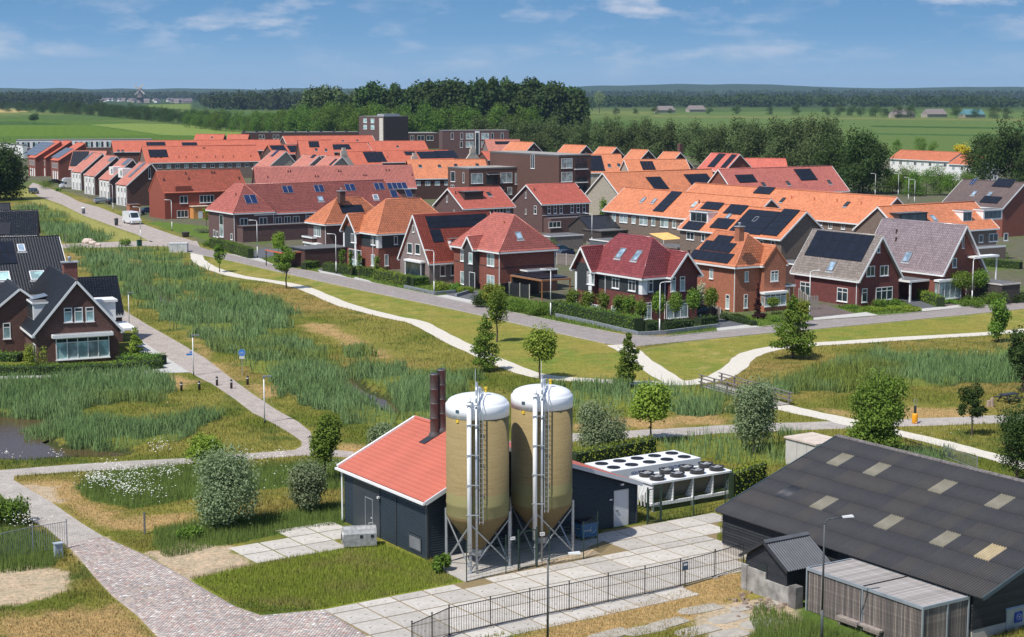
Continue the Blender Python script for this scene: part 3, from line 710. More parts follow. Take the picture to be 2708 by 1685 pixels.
        if fas:
            mb = MB(); e = .06
            def fb(u0, v0, u1, v1):
                p, q = U(u0, v0, 0), U(u1, v1, 0); mb.box(min(p.x, q.x), max(p.x, q.x), min(p.y, q.y), max(p.y, q.y), eave-fh-.02, eave-.025)
            for Bq, sgn in ((B0, -1), (B1, 1)): fb(A0+.02, Bq+sgn*e, A1-.02, Bq-sgn*.25)
            if hips[0]: fb(A0-e, B0+.3, A0+.25, B1-.3)
            if hips[1]: fb(A1-.25, B0+.3, A1+e, B1-.3)
            mb.build('gutter', s.fas, s.root)
        if barge:
            for hp, aa in ((hips[0], A0), (hips[1], A1)):
                if hp: continue
                sgn = -1 if aa == A0 else 1; mb = MB()
                mb.bar(U(aa+sgn*.03, B0-.03, eave-.10), U(aa+sgn*.03, rb, ridge-.10), .07, .22); mb.bar(U(aa+sgn*.03, B1+.03, eave-.10), U(aa+sgn*.03, rb, ridge-.10), .07, .22)
                mb.build('barge_board', s.fas, s.root)
        s.vols.append((x0, x1, y0, y1))
    def flat(s, x0, x1, y0, y1, z, wall=None, ov=0, name='wall', trim=None, z0=-.3, top=None, th=.25):
        MB().box(x0, x1, y0, y1, z0, z-th).build(name, wall or s.wall, s.root)
        r = MB().box(x0-ov, x1+ov, y0-ov, y1+ov, z-th+.002, z).build('flat_roof', trim or s.fas, s.root)
        MB().box(x0-ov+.15, x1+ov-.15, y0-ov+.15, y1+ov-.15, z+.002, z+.02).build('roofing_felt', top or FELT, r)
    # --- openings on the two visible walls, given where they are seen
    def opening(s, side, c, w, h, cols=2, trans=0, glass=None, frame=None, plane=0, name='window', sill=True, lite=None, d=.05, rows=None, label=None):
        """c: centre in the wall, in metres (along, height)"""
        glass = glass or PANEG; frame = frame or WHITE
        if side == 'R': B = lambda a0, a1, o0, o1, z0, z1: (a0, a1, plane-o1, plane-o0, z0, z1)
        elif side == 'L': B = lambda a0, a1, o0, o1, z0, z1: (plane-o1, plane-o0, a0, a1, z0, z1)
        a0, a1, z0, z1 = c[0]-w/2, c[0]+w/2, c[1]-h/2, c[1]+h/2; f = min(.085, w*.13)
        mb = MB(); mb.box(*B(a0, a1, 0, d, z0, z0+f)).box(*B(a0, a1, 0, d, z1-f, z1)).box(*B(a0, a0+f, 0, d, z0+f, z1-f)).box(*B(a1-f, a1, 0, d, z0+f, z1-f))
        xs = [a0+f+(a1-a0-2*f)*k/cols for k in range(cols+1)]
        for x in xs[1:-1]: mb.box(*B(x-f/2, x+f/2, 0, d-.004, z0+f, z1-f))
        zt = z1-f
        if trans: zt = z0+(z1-z0)*(1-trans); mb.box(*B(a0+f, a1-f, 0, d-.008, zt-f/2, zt+f/2))
        o = mb.build(name, frame, s.root)
        if label: o['label'] = label
        for k in range(cols):
            pl = MB().box(*B(xs[k]+(f/2 if k else 0), xs[k+1]-(f/2 if k < cols-1 else 0), .001, .018, z0+f, zt-(f/2 if trans else 0)))
            pl.build('pane', glass if not isinstance(glass, (list, tuple)) else glass[k % len(glass)], o)
        if trans: MB().box(*B(a0+f, a1-f, .001, .018, zt+f/2, z1-f)).build('pane', PANEG, o)
        if sill: MB().box(*B(a0-.06, a1+.06, 0, d+.07, z0-.09, z0-.005)).build('sill', frame, o)
        return o
    def win(s, side, px, py, w, h, plane=0, **kw):
        on = s.onR if side == 'R' else s.onL
        ax = 0 if side == 'R' else 1
        c = on(px, py, plane); l = on(px-w/2, py, plane); r = on(px+w/2, py, plane); t = on(px, py-h/2, plane); b = on(px, py+h/2, plane)
        return s.opening(side, (c[ax], (t.z+b.z)/2), abs(r[ax]-l[ax]), t.z-b.z, plane=plane, **kw)
    def wins(s, side, items, **kw):
        for it in items:
            k = dict(kw); 
            if len(it) > 4: k.update(it[4])
            s.win(side, *it[:4], **k)
    def door(s, side, px, py, w, h, m, plane=0, glass=False, **kw):
        on = s.onR if side == 'R' else s.onL; ax = 0 if side == 'R' else 1
        c = on(px, py, plane); l = on(px-w/2, py, plane); r = on(px+w/2, py, plane); t = on(px, py-h/2, plane)
        a0, a1 = sorted((l[ax], r[ax])); z1 = t.z
        B = (lambda a0, a1, o0, o1, z0, z1: (a0, a1, plane-o1, plane-o0, z0, z1)) if side == 'R' else (lambda a0, a1, o0, o1, z0, z1: (plane-o1, plane-o0, a0, a1, z0, z1))
        mb = MB().box(*B(a0, a0+.07, 0, .06, 0, z1)).box(*B(a1-.07, a1, 0, .06, 0, z1)).box(*B(a0+.07, a1-.07, 0, .06, z1-.07, z1))
        o = mb.build('door', WHITE, s.root); MB().box(*B(a0+.075, a1-.075, .001, .035, .02, z1-.075)).build('door_leaf', m, o)
        MB().box(*B(a1-.2, a1-.12, .036, .08, 1.0, 1.06)).build('handle', GALV, o)
        return o
    # --- things lying in a roof slope
    def slope_axes(s, key):
        P, n = s.sl[key]; sv = Vector((0, 0, 1)).cross(n).normalized(); return P, n, sv, n.cross(sv)
    def slope_rect(s, key, bl, tr):
        P, n, sv, tv = s.slope_axes(key); a = s.onS(key, *bl)-P; b = s.onS(key, *tr)-P
        s0, s1 = sorted((a.dot(sv), b.dot(sv))); t0, t1 = sorted((a.dot(tv), b.dot(tv))); return s0, s1, t0, t1
    def placed(s, key, mb, name, m, s0, t0, parent=None, lift=0):
        P, n, sv, tv = s.slope_axes(key); mb2 = MB(); mb2.f = mb.f; mb2.v = [tuple(P+sv*(s0+v[0])+tv*(t0+v[1])+n*(v[2]+lift)) for v in mb.v]
        return mb2.build(name, m, parent if parent is not None else s.root)
    def pv(s, key, bl, tr, nc, nr, skip=(), m=None, fm=None):
        m = m or PVB; fm = fm or PVF; s0, s1, t0, t1 = s.slope_rect(key, bl, tr); dx, dy = (s1-s0)/nc, (t1-t0)/nr; g = .02
        for i in range(nc):
            for j in range(nr):
                if (i, j) in skip: continue
                o = s.placed(key, MB().box(g, dx-g, g, dy-g, .10, .145), 'solar_panel', fm, s0+i*dx, t0+j*dy)
                s.placed(key, MB().box(g+.03, dx-g-.03, g+.03, dy-g-.03, .146, .150), 'panel_glass', m, s0+i*dx, t0+j*dy, o)
    def sky(s, key, px, py, w=.9, h=1.2, glass=None, frame=None, open_=False):
        P, n, sv, tv = s.slope_axes(key); c = s.onS(key, px, py)-P; s0, t0 = c.dot(sv)-w/2, c.dot(tv)-h/2
        mb = MB(); f = .09
        mb.box(0, w, 0, f, -.05, .16).box(0, w, h-f, h, -.05, .16).box(0, f, f, h-f, -.05, .16).box(w-f, w, f, h-f, -.05, .16)
        o = s.placed(key, mb, 'skylight', frame or GREYF, s0, t0); s.placed(key, MB().box(f, w-f, f, h-f, .02, .11), 'pane', glass or SKYG, s0, t0, o)
        s.placed(key, MB().box(-.12, w+.12, -.28, -.01, .04, .075), 'flashing', ZINC, s0, t0, o)
    def vent(s, key, px, py, m=None, big=1):
        c = s.onS(key, px, py); mb = MB(); mb.lathe([(.13*big, c.z-.25), (.13*big, c.z+.12), (.08*big, c.z+.25), (.08*big, c.z+.42), (.14*big, c.z+.44), (.12*big, c.z+.55)], 8, (c.x, c.y)); mb.build('roof_vent', m or VENTM, s.root, True)
    def chimney(s, px, py, w, d, h, z, m, cap=True, pipe=False):
        """px,py: top centre as seen, z: height of the top"""
        c = s.at(px, py, z); o = MB().box(c.x-w/2, c.x+w/2, c.y-d/2, c.y+d/2, z-h, z).build('chimney', m, s.root)
        if cap: MB().box(c.x-w/2-.1, c.x+w/2+.1, c.y-d/2-.1, c.y+d/2+.1, z+.002, z+.10).build('cap', ZINC, o)
        if pipe: MB().lathe([(.13, z+.1), (.13, z+.4), (.2, z+.42), (.2, z+.52)], 10, (c.x, c.y)).build('flue', ZINC, o, True)
    def dormer(s, key, bl, br, h, side='y-', wall=None, top=None, wins=2, glass=None, depth=2.4, blank=False, ov=.12):
        a, b = s.onS(key, *bl), s.onS(key, *br)
        wall = wall or WHITE
        z0, z1 = min(a.z, b.z)-.1, max(a.z, b.z)+h
        if side == 'y-':
            x0, x1 = sorted((a.x, b.x)); y = (a.y+b.y)/2; o = MB().box(x0, x1, y, y+depth, z0, z1).build('dormer', wall, s.root); r = (x0-ov, x1+ov, y-ov, y+depth)
        else:
            y0, y1 = sorted((a.y, b.y)); x = (a.x+b.x)/2; o = MB().box(x, x+depth, y0, y1, z0, z1).build('dormer', wall, s.root); r = (x-ov, x+depth, y0-ov, y1+ov)
        MB().box(*r, z1+.002, z1+.16).build('dormer_roof', top or WHITE, o)
        MB().box(r[0]+.1, r[1]-.1, r[2]+.1, r[3]-.1, z1+.161, z1+.18).build('roofing_felt', FELT, o)
        if not blank:
            if side == 'y-': w_ = s.opening('R', ((x0+x1)/2, (z0+z1)/2+.1), (x1-x0)*.86, (z1-z0)*.66, cols=wins, plane=y, glass=glass, sill=False)
            else: w_ = s.opening('L', ((y0+y1)/2, (z0+z1)/2+.1), (y1-y0)*.86, (z1-z0)*.66, cols=wins, plane=x, glass=glass, sill=False)
            # windows belong to the dormer; panes are carried by them, kept as one level by joining
            for ch in list(w_.children): bpy.data.objects.remove(ch)
            bpy.data.objects.remove(w_)
            f = .07; nmat = glass or PANEG; W0 = (x1-x0 if side == 'y-' else y1-y0); lo = (x0 if side == 'y-' else y0)+W0*.06; wd = W0*.88/wins
            for k in range(wins):
                A0, A1 = lo+k*wd+f/2, lo+(k+1)*wd-f/2
                if side == 'y-': MB().box(A0, A1, y-.03, y-.001, z0+.25, z1-.12).build('pane', nmat, o)
                else: MB().box(x-.03, x-.001, A0, A1, z0+.25, z1-.12).build('pane', nmat, o)
    def pipe(s, x, y, z1, z0=0, m=None): MB().tube((x, y, z0), (x, y, z1), .05).build('downpipe', m or WHITE, s.root)
FELT = plain('roofing_felt', (.12, .12, .125), .9, var=.2)
SKYG = glass('skylight_glass', (.16, .22, .28), .1)
# wall and roof stuffs
BR_RED = brick('red_brick', (.25, .075, .05)); BR_DARK = brick('dark_brown_brick', (.085, .040, .034), mortar=(.10, .08, .07)); BR_PURP = brick('purple_brick', (.135, .075, .07), mortar=(.22, .2, .19))
BR_ORANGE = brick('orange_brick', (.42, .15, .08)); BR_GREY = brick('grey_brown_brick', (.20, .15, .12), mortar=(.3, .27, .24)); BR_PALE = brick('pale_grey_brick', (.42, .37, .30), mortar=(.5, .46, .4)); BR_MAUVE = brick('mauve_grey_brick', (.26, .20, .19), mortar=(.3, .28, .27))
BR_BROWN = brick('brown_brick', (.13, .065, .05), mortar=(.16, .13, .12)); BR_MAR = brick('maroon_brick', (.17, .048, .042), mortar=(.15, .10, .09)); BR_CHAR = brick('charcoal_brick', (.055, .05, .052), mortar=(.1, .1, .1))
T_ORANGE = tiles('orange_tiles', (.66, .23, .105), .4); T_BRIGHT = tiles('bright_orange_tiles', (.66, .23, .105), .55); T_RED = tiles('red_tiles', (.52, .16, .12), .34); T_SALMON = tiles('salmon_red_tiles', (.64, .16, .11), .55)
T_SCAR = tiles('scarlet_tiles', (.58, .145, .08), .6); T_MAROON = tiles('glazed_maroon_tiles', (.30, .07, .07), .25); T_BLACK = tiles('glazed_black_tiles', (.022, .023, .028), .22); T_GREYT = tiles('weathered_grey_tiles', (.36, .31, .275), .28)
T_MAUVE = tiles('glazed_mauve_tiles', (.42, .335, .35), .2); T_BROWN = tiles('brown_grey_tiles', (.14, .10, .09), .6); T_PINK = tiles('faded_pink_tiles', (.55, .20, .14), .6); T_BRICKRED = tiles('flat_red_tiles', (.46, .10, .06), .5); T_OLD = tiles('old_orange_tiles', (.55, .17, .08), .7)
T_ANTH = tiles('anthracite_tiles', (.028, .03, .036), .4)
# ================================================================ THE HEATING PLANT
CLAD = plain('dark_blue_grey_cladding', (.035, .050, .062), .42, .25, var=.08); CLADD = plain('dark_door_panel', (.055, .066, .08), .4, .2, var=.05)
def wallp(f, mp):   # map a mesh written as (along, out, height)
    mb2 = MB(); mb2.f = f.f; mb2.v = [mp(*v) for v in f.v]; return mb2
PL = House('heating_plant', 'dark blue clad heating plant with red pan roof beside the two silos', 'building', (1129, 1482), 33, wall=CLAD, tile=None, fine=False)
LX, LY, WZ, EZ, RX, RZ = 15.2, 10.3, 3.5, 2.62, 5.35, 6.02
core = MB(); g0 = .06
core.hexa([(0, g0, -.3), (0, g0, WZ-.1), (RX, g0, RZ-.15), (LX-.1, g0, EZ-.1), (LX-.1, g0, -.3)], [(0, LY, -.3), (0, LY, WZ-.1), (RX, LY, RZ-.15), (LX-.1, LY, EZ-.1), (LX-.1, LY, -.3)])
core.v = [(max(v[0], .06), v[1], v[2]) for v in core.v]
core.build('wall', CLAD, PL.root)
# horizontal profiled sheets: rows of ribs, closed off at the gable slope
def topz(x): return (WZ-.12)+(RZ-WZ)*x/RX if x < RX else RZ-.12-(RZ-EZ)*(x-RX)/(LX-RX)
mb = MB(); z = 0.02
doorR = (13.37, 14.41, 2.30)
while z < RZ-.25:
    # stretch of wall that is taller than this course
    xa = 0 if z+.13 < WZ-.15 else (z+.13-WZ+.15)*RX/(RZ-WZ); xb = LX-.12 if z+.13 < EZ-.15 else RX+(RZ-.15-z-.13)*(LX-RX)/(RZ-EZ)
    segs = [(xa, xb)]
    if z < doorR[2]: segs = [(xa, min(xb, doorR[0]-.06)), (doorR[1]+.06, xb)]
    for a, b in segs:
        if b > a: mb.hexa([(a, g0, z), (b, g0, z), (b, g0, z+.14), (a, g0, z+.14)], [(a, g0-.045, z+.025), (b, g0-.045, z+.025), (b, g0-.03, z+.105), (a, g0-.03, z+.105)])
    z += .15
mb.build('cladding', CLAD, PL.root)
mb = MB(); z = .02
while z < WZ-.2:
    for a, b in ((0, 5.6), (9.1, LY)):
        if a == 0 and .25 < z+.07 < 1.15: spans = ((a, .62), (2.08, b))
        else: spans = ((a, b),)
        for a_, b_ in spans: mb.hexa([(.06, a_, z), (.06, b_, z), (.06, b_, z+.14), (.06, a_, z+.14)], [(.015, a_, z+.025), (.015, b_, z+.025), (.03, b_, z+.105), (.03, a_, z+.105)])
    z += .15
mb.build('cladding', CLAD, PL.root)['kind'] = 'stuff'
MB().box(-.02, .1, -.03, .1, -.1, WZ-.15).box(-.02, .1, 3.6, 3.66, 0, WZ-.2).box(LX-.16, LX-.05, -.02, .1, -.1, EZ-.15).build('corner_trim', CLADD, PL.root)
sd_ = MB().box(-.02, .05, 5.62, 9.05, .05, 3.2).build('sliding_door', CLADD, PL.root)
MB().box(-.05, -.021, 6.45, 6.5, .08, 2.24).box(-.05, -.021, 7.38, 7.43, .08, 2.24).box(-.05, -.021, 6.5, 7.38, 2.19, 2.24).build('wicket_frame', GALV, sd_)
MB().box(-.09, -.051, 6.53, 6.62, 1.05, 1.10).build('handle', WHITE, sd_)
lv = MB(); lv.box(-.03, .05, .62, .70, .25, 1.15).box(-.03, .05, 2.0, 2.08, .25, 1.15).box(-.03, .05, .7, 2.0, 1.07, 1.15).box(-.03, .05, .7, 2.0, .25, .33)
lo = lv.build('louvre_vent', CLADD, PL.root)
mb = MB()
for k in range(11): mb.bar((-.005, .7, .37+k*.065), (-.005, 2.0, .37+k*.065), .05, .018, up=Vector((.7, 0, .7)))
mb.build('louvre_blade', ZINC, lo)
dr_ = MB().box(doorR[0]-.05, doorR[0], -.02, .06, 0, 2.33).box(doorR[1], doorR[1]+.05, -.02, .06, 0, 2.33).box(doorR[0], doorR[1], -.02, .06, 2.28, 2.33).build('door', GALV, PL.root)
MB().box(doorR[0]+.005, doorR[1]-.005, -.005, .05, .02, 2.275).build('door_leaf', plain('pale_grey_door', (.60, .62, .64), .4, var=.03), dr_)
MB().box(doorR[0]+.1, doorR[0]+.28, -.06, -.006, 1.02, 1.06).build('handle', DARKM, dr_)
MB().box(13.0, 13.2, -.03, .02, 1.75, 1.83).build('door_plate', WHITE, PL.root); MB().box(13.8, 14.0, -.14, .02, 2.62, 2.72).build('wall_lamp', WHITE, PL.root)
MB().box(-.2, -.06, 5.5, 5.62, 2.5, 2.62).build('wall_lamp', WHITE, PL.root)
# roof: pans with ribs running down the slope
mRP = plain('red_roof_pans', (.52, .15, .10), .5, var=.07, scale=.6)
def pan_roof(p0, p1, p2, p3, m, name='roof_pans'):  # eave line p0-p1, ridge line p3-p2
    P0, P1, P2, P3 = map(Vector, (p0, p1, p2, p3)); L_ = (P1-P0).length; n = (P1-P0).cross(P3-P0).normalized()
    if n.z < 0: n = -n
    mb = MB(); mb.hexa([P0-n*.06, P1-n*.06, P2-n*.06, P3-n*.06], [P0, P1, P2, P3]); e = (P1-P0).normalized(); k = 0; wv = .2
    up = (P3-P0); UL = up.length; up.normalize(); nrow = int(UL/.35)
    for i in range(int(L_/wv)):
        for j in range(nrow):
            a = P0+e*(i*wv+.03)+up*(j*.35); l = .35; h0, h1 = .05, .028
            mb.hexa([a, a+e*.14, a+e*.14+up*l, a+up*l], [a+e*.03+n*h0, a+e*.11+n*h0, a+e*.11+up*l+n*h1, a+e*.03+up*l+n*h1])
    return mb.build(name, m, PL.root)
pan_roof((-.25, -.25, WZ), (-.25, LY+.3, WZ), (RX, LY+.3, RZ), (RX, -.25, RZ), mRP)
pan_roof((LX+.05, -.25, EZ), (LX+.05, LY+.3, EZ), (RX+.01, LY+.3, RZ), (RX+.01, -.25, RZ), mRP)
MB().tube((RX, -.25, RZ+.03), (RX, LY+.3, RZ+.03), .12).build('ridge_cap', mRP, PL.root)
mb = MB(); mb.bar((-.25, -.3, WZ-.07), (RX, -.3, RZ-.05), .1, .24); mb.bar((RX, -.3, RZ-.05), (LX+.1, -.3, EZ-.07), .1, .24); mb.build('barge_board', plain('pale_grey_trim', (.55, .57, .6), .4, var=.03), PL.root)
mb = MB(); mb.bar((-.25, LY+.36, WZ+.0), (RX, LY+.36, RZ+.02), .16, .22); mb.bar((RX, LY+.36, RZ+.02), (LX, LY+.36, EZ), .16, .22); mb.build('barge_board', WHITE, PL.root)
MB().box(-.42, -.27, -.3, LY+.4, WZ-.16, WZ-.03).build('gutter', WHITE, PL.root)
MB().tube((-.1, LY+.05, 0), (-.1, LY+.05, WZ-.2), .06).build('downpipe', WHITE, PL.root)
# twin steel flues standing on a black flashing plate
fl = plain('brushed_flue_steel', (.12, .105, .10), .45, .3, var=.2, scale=.7)
def onroof(x): return WZ+(RZ-WZ)*(x+.25)/(RX+.25)
for k, (px, py, tp) in enumerate(((1149, 1153, 981), (1168, 1141, 979))):
    P_ = PL.loc(hit(px, py, PL.W(Vector((0, 0, WZ+.1))), (PL.e1*-(RZ-WZ)+Vector((0, 0, RX+.25))).normalized()))
    r = .27; h1 = P_.z+3.9
    f = MB().lathe([(r+.09, P_.z-.3), (r+.09, P_.z+.12), (r, P_.z+.25)] + [q for j in range(4) for q in ((r, P_.z+.3+j*.9), (r, P_.z+1.12+j*.9), (r+.015, P_.z+1.13+j*.9), (r+.015, P_.z+1.17+j*.9), (r, P_.z+1.18+j*.9))]+[(r-.04, h1+.02)], 20, (P_.x, P_.y)).build('flue', fl, PL.root, True)
    MB().lathe([(r-.06, h1+.021), (r-.06, h1+.03)], 16, (P_.x, P_.y)).build('flue_mouth', DARKM, f)
    if k == 0: PF = P_
a = PF
n_ = Vector((-(RZ-WZ), 0, RX+.25)).normalized(); t_ = Vector((RX+.25, 0, RZ-WZ)).normalized()
q0 = Vector((a.x-.9, a.y, onroof(a.x-.9))); mb = MB(); vv = [q0+Vector((0, -.32, 0))+n_*.06, q0+Vector((0, .32, 0))+n_*.06, q0+t_*3+Vector((0, .32, 0))+n_*.06, q0+t_*3+Vector((0, -.32, 0))+n_*.06]
mb.hexa(vv[::-1], [v+n_*.02 for v in vv[::-1]]); mb.build('flashing', DARKM, PL.root)
# ---------------------------------------------------------------- the two silos
GRP = bpy.data.materials.new('fibreglass_tan'); GRP.use_nodes = True
t = GRP.node_tree; b = t.nodes['Principled BSDF']; v = coord(t, 'Object', (1, 1, 14)); f = noise(t, 1.0, 5, .6, v); g = noise(t, 14, 2, .6, coord(t)); zz = t.nodes.new('ShaderNodeSeparateXYZ'); lk(t, coord(t), zz.inputs[0])
c0 = ramp(t, f, [(.3, (.235, .175, .08)), (.7, (.30, .228, .108))]); c0 = mixc(t, .5, c0, ramp(t, g, [(.35, (.8, .8, .8)), (.65, (1.15, 1.15, 1.15))]), 'MULTIPLY')
band = math_(t, 'MULTIPLY', math_(t, 'LESS_THAN', zz.outputs[2], 4.35), math_(t, 'GREATER_THAN', zz.outputs[2], 3.05))
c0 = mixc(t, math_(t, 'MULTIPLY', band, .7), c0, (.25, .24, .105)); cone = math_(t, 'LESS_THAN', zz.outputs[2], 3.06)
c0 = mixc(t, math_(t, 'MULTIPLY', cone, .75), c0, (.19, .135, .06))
lk(t, c0, b.inputs['Base Color']); b.inputs['Roughness'].default_value = .8; b.inputs['Specular IOR Level'].default_value = .2
SWH = plain('white_gelcoat', (.80, .81, .82), .35, var=.03)
YEL = plain('yellow_paint', (.75, .5, .03), .5)
def silo(name, label, near_leg, ang):
    # near_leg: pixel of the leg nearest to the camera; legs stand at the corners of a square turned 45 degrees to the plant
    R_ = 1.78; o = G(*near_leg); c = o+Vector((0.36, R_, 0)); 
    s = empty(name, c, math.radians(ang), label, 'silo', 'pair of storage silos by the plant')
    z1, z2, z3 = 2.85, 8.72, 9.4
    body = [(.30, .95), (.34, 1.0), (R_-.03, z1), (R_, z1+.12), (R_, z1+.75), (R_+.02, z1+.8), (R_+.02, z1+.95), (R_, z1+1.0), (R_, z2)]
    MB().lathe(body, 64).build('tank', GRP, s, True)
    dome = [(R_+.02, z2-.02), (R_+.02, z2+.62), (R_-.03, z2+.68), (R_-.08, z2+.72)]+[(R_*math.cos(q)-.08*math.cos(q), z2+.72+.47*math.sin(q)) for q in [math.radians(a_) for a_ in (12, 24, 36, 48, 60, 72, 84)]]+[(.02, z2+1.195)]
    MB().lathe(dome, 64).build('dome_cap', SWH, s, True)
    MB().lathe([(.3, .55), (.36, .62), (.36, .94), (.30, .96)], 16).build('outlet', GALV, s)
    leg = []
    R2 = R_+.06
    # near legs: local directions measured from the plan of the plant
    for q in (0, 90, 180, 270):
        x, y = R2*math.cos(math.radians(q)), R2*math.sin(math.radians(q)); leg.append((x, y))
        MB().tube((x, y, 0), (x, y, z1+.35), .085).box(x-.16, x+.16, y-.16, y+.16, 0, .03).build('leg', GALV, s)
    for k in range(4):
        a, b2 = leg[k], leg[(k+1) % 4]
        MB().bar((*a, .15), (*b2, z1-.05), .07, .05).build('cross_brace', GALV, s); MB().bar((*b2, .15), (*a, z1-.05), .05, .07).build('cross_brace', GALV, s)
    # fill pipe, vent pipe and ladder run up the side that faces the yard; local axis d points to the camera
    th = -math.pi/2-math.radians(ang); d = Vector((math.cos(th), math.sin(th), 0)); e = Vector((-d.y, d.x, 0))
    A = d*(R_+.16)-e*.42; MB().tube(A+Vector((0, 0, 1.25)), A+Vector((0, 0, z2+1.0)), .13, n=12).path([A+Vector((0, 0, z2+1.0)), A-d*.1+Vector((0, 0, z2+1.12)), A-d*.35+Vector((0, 0, z2+1.14))], .13, n=12).build('overflow_pipe', WHITE, s, True)
    B_ = d*(R_+.16)-e*.02; MB().path([B_+Vector((0, 0, 0)), B_+Vector((0, 0, z2+1.0)), B_-d*.5+Vector((0, 0, z2+1.55)), B_-d*1.1+Vector((0, 0, z2+1.9)), B_-d*1.45+Vector((0, 0, z2+1.85)), B_-d*1.6+Vector((0, 0, z2+1.35))], .07, n=10).build('fill_pipe', GALV, s, True)
    C1 = d*(R_+.14)+e*.14; C2 = d*(R_+.14)+e*.34; lad = MB()
    for q in (C1, C2): lad.bar(q+Vector((0, 0, z1)), q+Vector((0, 0, z2+.75)), .035); lad.bar(q+Vector((0, 0, z2+.75)), q-d*1.3+Vector((0, 0, z2+1.55)), .035)
    zr_ = z1+.1
    while zr_ < z2+.7: lad.bar(C1+Vector((0, 0, zr_)), C2+Vector((0, 0, zr_)), .014); zr_ += .28
    lad.build('ladder', GALV, s)
    mb = MB()
    for zc_ in (3.4, 5.1, 6.8, 8.5, 9.6): mb.bar(d*(R_-.02)-e*.42+Vector((0, 0, zc_)), d*(R_+.3)-e*.42+Vector((0, 0, zc_)), .05); mb.bar(d*(R_+.3)-e*.6+Vector((0, 0, zc_)), d*(R_+.3)+e*.1+Vector((0, 0, zc_)), .05)
    mb.build('pipe_clamp', GALV, s)
    MB().tube(B_-d*.02-e*.05+Vector((0, 0, z2+1.2)), B_-d*.02-e*.05+Vector((0, 0, z2+2.9)), .012, n=5).build('aerial', WHITE, s)
    MB().lathe([(.12, z2+1.18), (.12, z2+1.5), (.05, z2+1.55)], 10, (.1, .1)).build('vent_cowl', GALV, s); MB().lathe([(.07, z2+1.3), (.07, z2+1.5), (.1, z2+1.52), (.1, z2+1.6)], 10, (.55, -.25)).build('level_sensor', YEL, s)
    f1 = d*.80-e*.60; f1.normalize(); g1 = Vector((-f1.y, f1.x, 0)); fp = f1*(R_+.03)
    MB().bar(fp+Vector((0, 0, z2+.32)), fp+Vector((0, 0, z2+.5)), .22, .03, up=f1).build('maker_badge', plain('badge_blue_grey', (.05, .09, .12), .5), s)
    MB().bar(fp+g1*.0+Vector((0, 0, z2-.22)), fp+Vector((0, 0, z2-.05)), .16, .03, up=f1).build('warning_label', YEL, s)
    return s
silo('silo', 'tan fibreglass silo with white cap in front, left of the pair', (1245, 1516), -11.5)
silo('silo', 'tan fibreglass silo with white cap, right of the pair with a shadow across it', (1417, 1482), -11.5)
pad = MB(); sheet([(1150,1500),(1230,1540),(1500,1470),(1600,1430),(1560,1400),(1180,1470)], .02, pad); struct('silo_pad', pad, plain('pad_concrete', (.40, .375, .34), .9))
# ---------------------------------------------------------------- cooling units behind the plant
FANB = plain('black_fan_ring', (.015, .015, .017), .4); COIL = plain('cooling_coil', (.13, .12, .115), .6, .4, scale=8)
def text_obj(txt, size, name, m, parent, M):
    cu = bpy.data.curves.new(name, 'FONT'); cu.body = txt; cu.size = size; cu.extrude = .004
    tmp = bpy.data.objects.new('tmp', cu); COL.objects.link(tmp); bpy.context.view_layer.update()
    me = bpy.data.meshes.new_from_object(tmp.evaluated_get(bpy.context.evaluated_depsgraph_get())); bpy.data.objects.remove(tmp)
    me.materials.clear(); me.materials.append(m); o = link(name, me, parent); o.matrix_local = M; return o
from mathutils import Matrix
def face_matrix(p, right, up): 
    n = right.cross(up); return Matrix(((right.x, up.x, n.x, p.x), (right.y, up.y, n.y, p.y), (right.z, up.z, n.z, p.z), (0, 0, 0, 1)))
NAVY = plain('navy_print', (.02, .05, .3), .5)
# front unit, four bays with raised black fan rings
c0 = PL.loc(G(1725, 1352)); Q = House('cooling_unit', 'white dry cooler with eight raised black fans behind the green gate', 'cooling unit', (1725, 1355), 33, group='cooling units by the plant')
ux = Q.at(1932, 1318).x; cl = ux; H1 = 1.92
Wd = 2.35
mb = MB().box(-.1, cl, -.05, Wd, H1-.12, H1).box(-.1, cl, 0, .16, .35, .55).box(-.1, cl, Wd-.16, Wd, .35, .55)
mb.build('frame', SWH, Q.root)
nb = 4; bw = cl/nb
for k in range(nb+1):
    x = k*bw; x = min(x, cl-.09)
    MB().hexa([(x, 0, .5), (x+.08, 0, .5), (x+.08, Wd, .5), (x, Wd, .5)], [(x, 0, H1-.12), (x+.08, 0, H1-.12), (x+.08, Wd, H1-.12), (x, Wd, H1-.12)]).build('bulkhead', SWH, Q.root)
for k in range(nb):
    x0, x1 = k*bw+.1, (k+1)*bw-.03
    MB().hexa([(x0, .75, .56), (x1, .75, .56), (x1, .9, .56), (x0, .9, .56)], [(x0, .05, H1-.14), (x1, .05, H1-.14), (x1, .2, H1-.14), (x0, .2, H1-.14)]).build('coil', COIL, Q.root)
    for j in range(2):
        cx_, cy_ = (k+.5)*bw, .62+j*1.12
        f = MB().lathe([(.48, H1+.02), (.49, H1+.24), (.52, H1+.28), (.45, H1+.28), (.44, H1+.1), (.43, H1+.08)], 24, (cx_, cy_)).build('fan_ring', FANB, Q.root, True)
        bl = MB().lathe([(.13, H1+.14), (.13, H1+.27), (.02, H1+.28)], 10, (cx_, cy_))
        for q in range(6):
            an = q*math.pi/3+k; dx, dy = math.cos(an), math.sin(an); bl.bar((cx_+dx*.1, cy_+dy*.1, H1+.2), (cx_+dx*.42, cy_+dy*.42, H1+.22), .14, .012)
        bl.build('fan_blades', ZINC, f)
for x in (.1, cl*.5, cl-.3):
    for y in (.1, Wd-.2): MB().box(x, x+.12, y, y+.12, 0, .36).build('foot', SWH, Q.root)
mb = MB(); 
for k in range(5): mb.path([(-.15-.1*k, .3+.35*k, H1-.3-.1*k), (-.5, .3+.3*k, H1-.8-.1*k), (-.45-.05*k, .2+.3*k, .4)], .05, n=6)
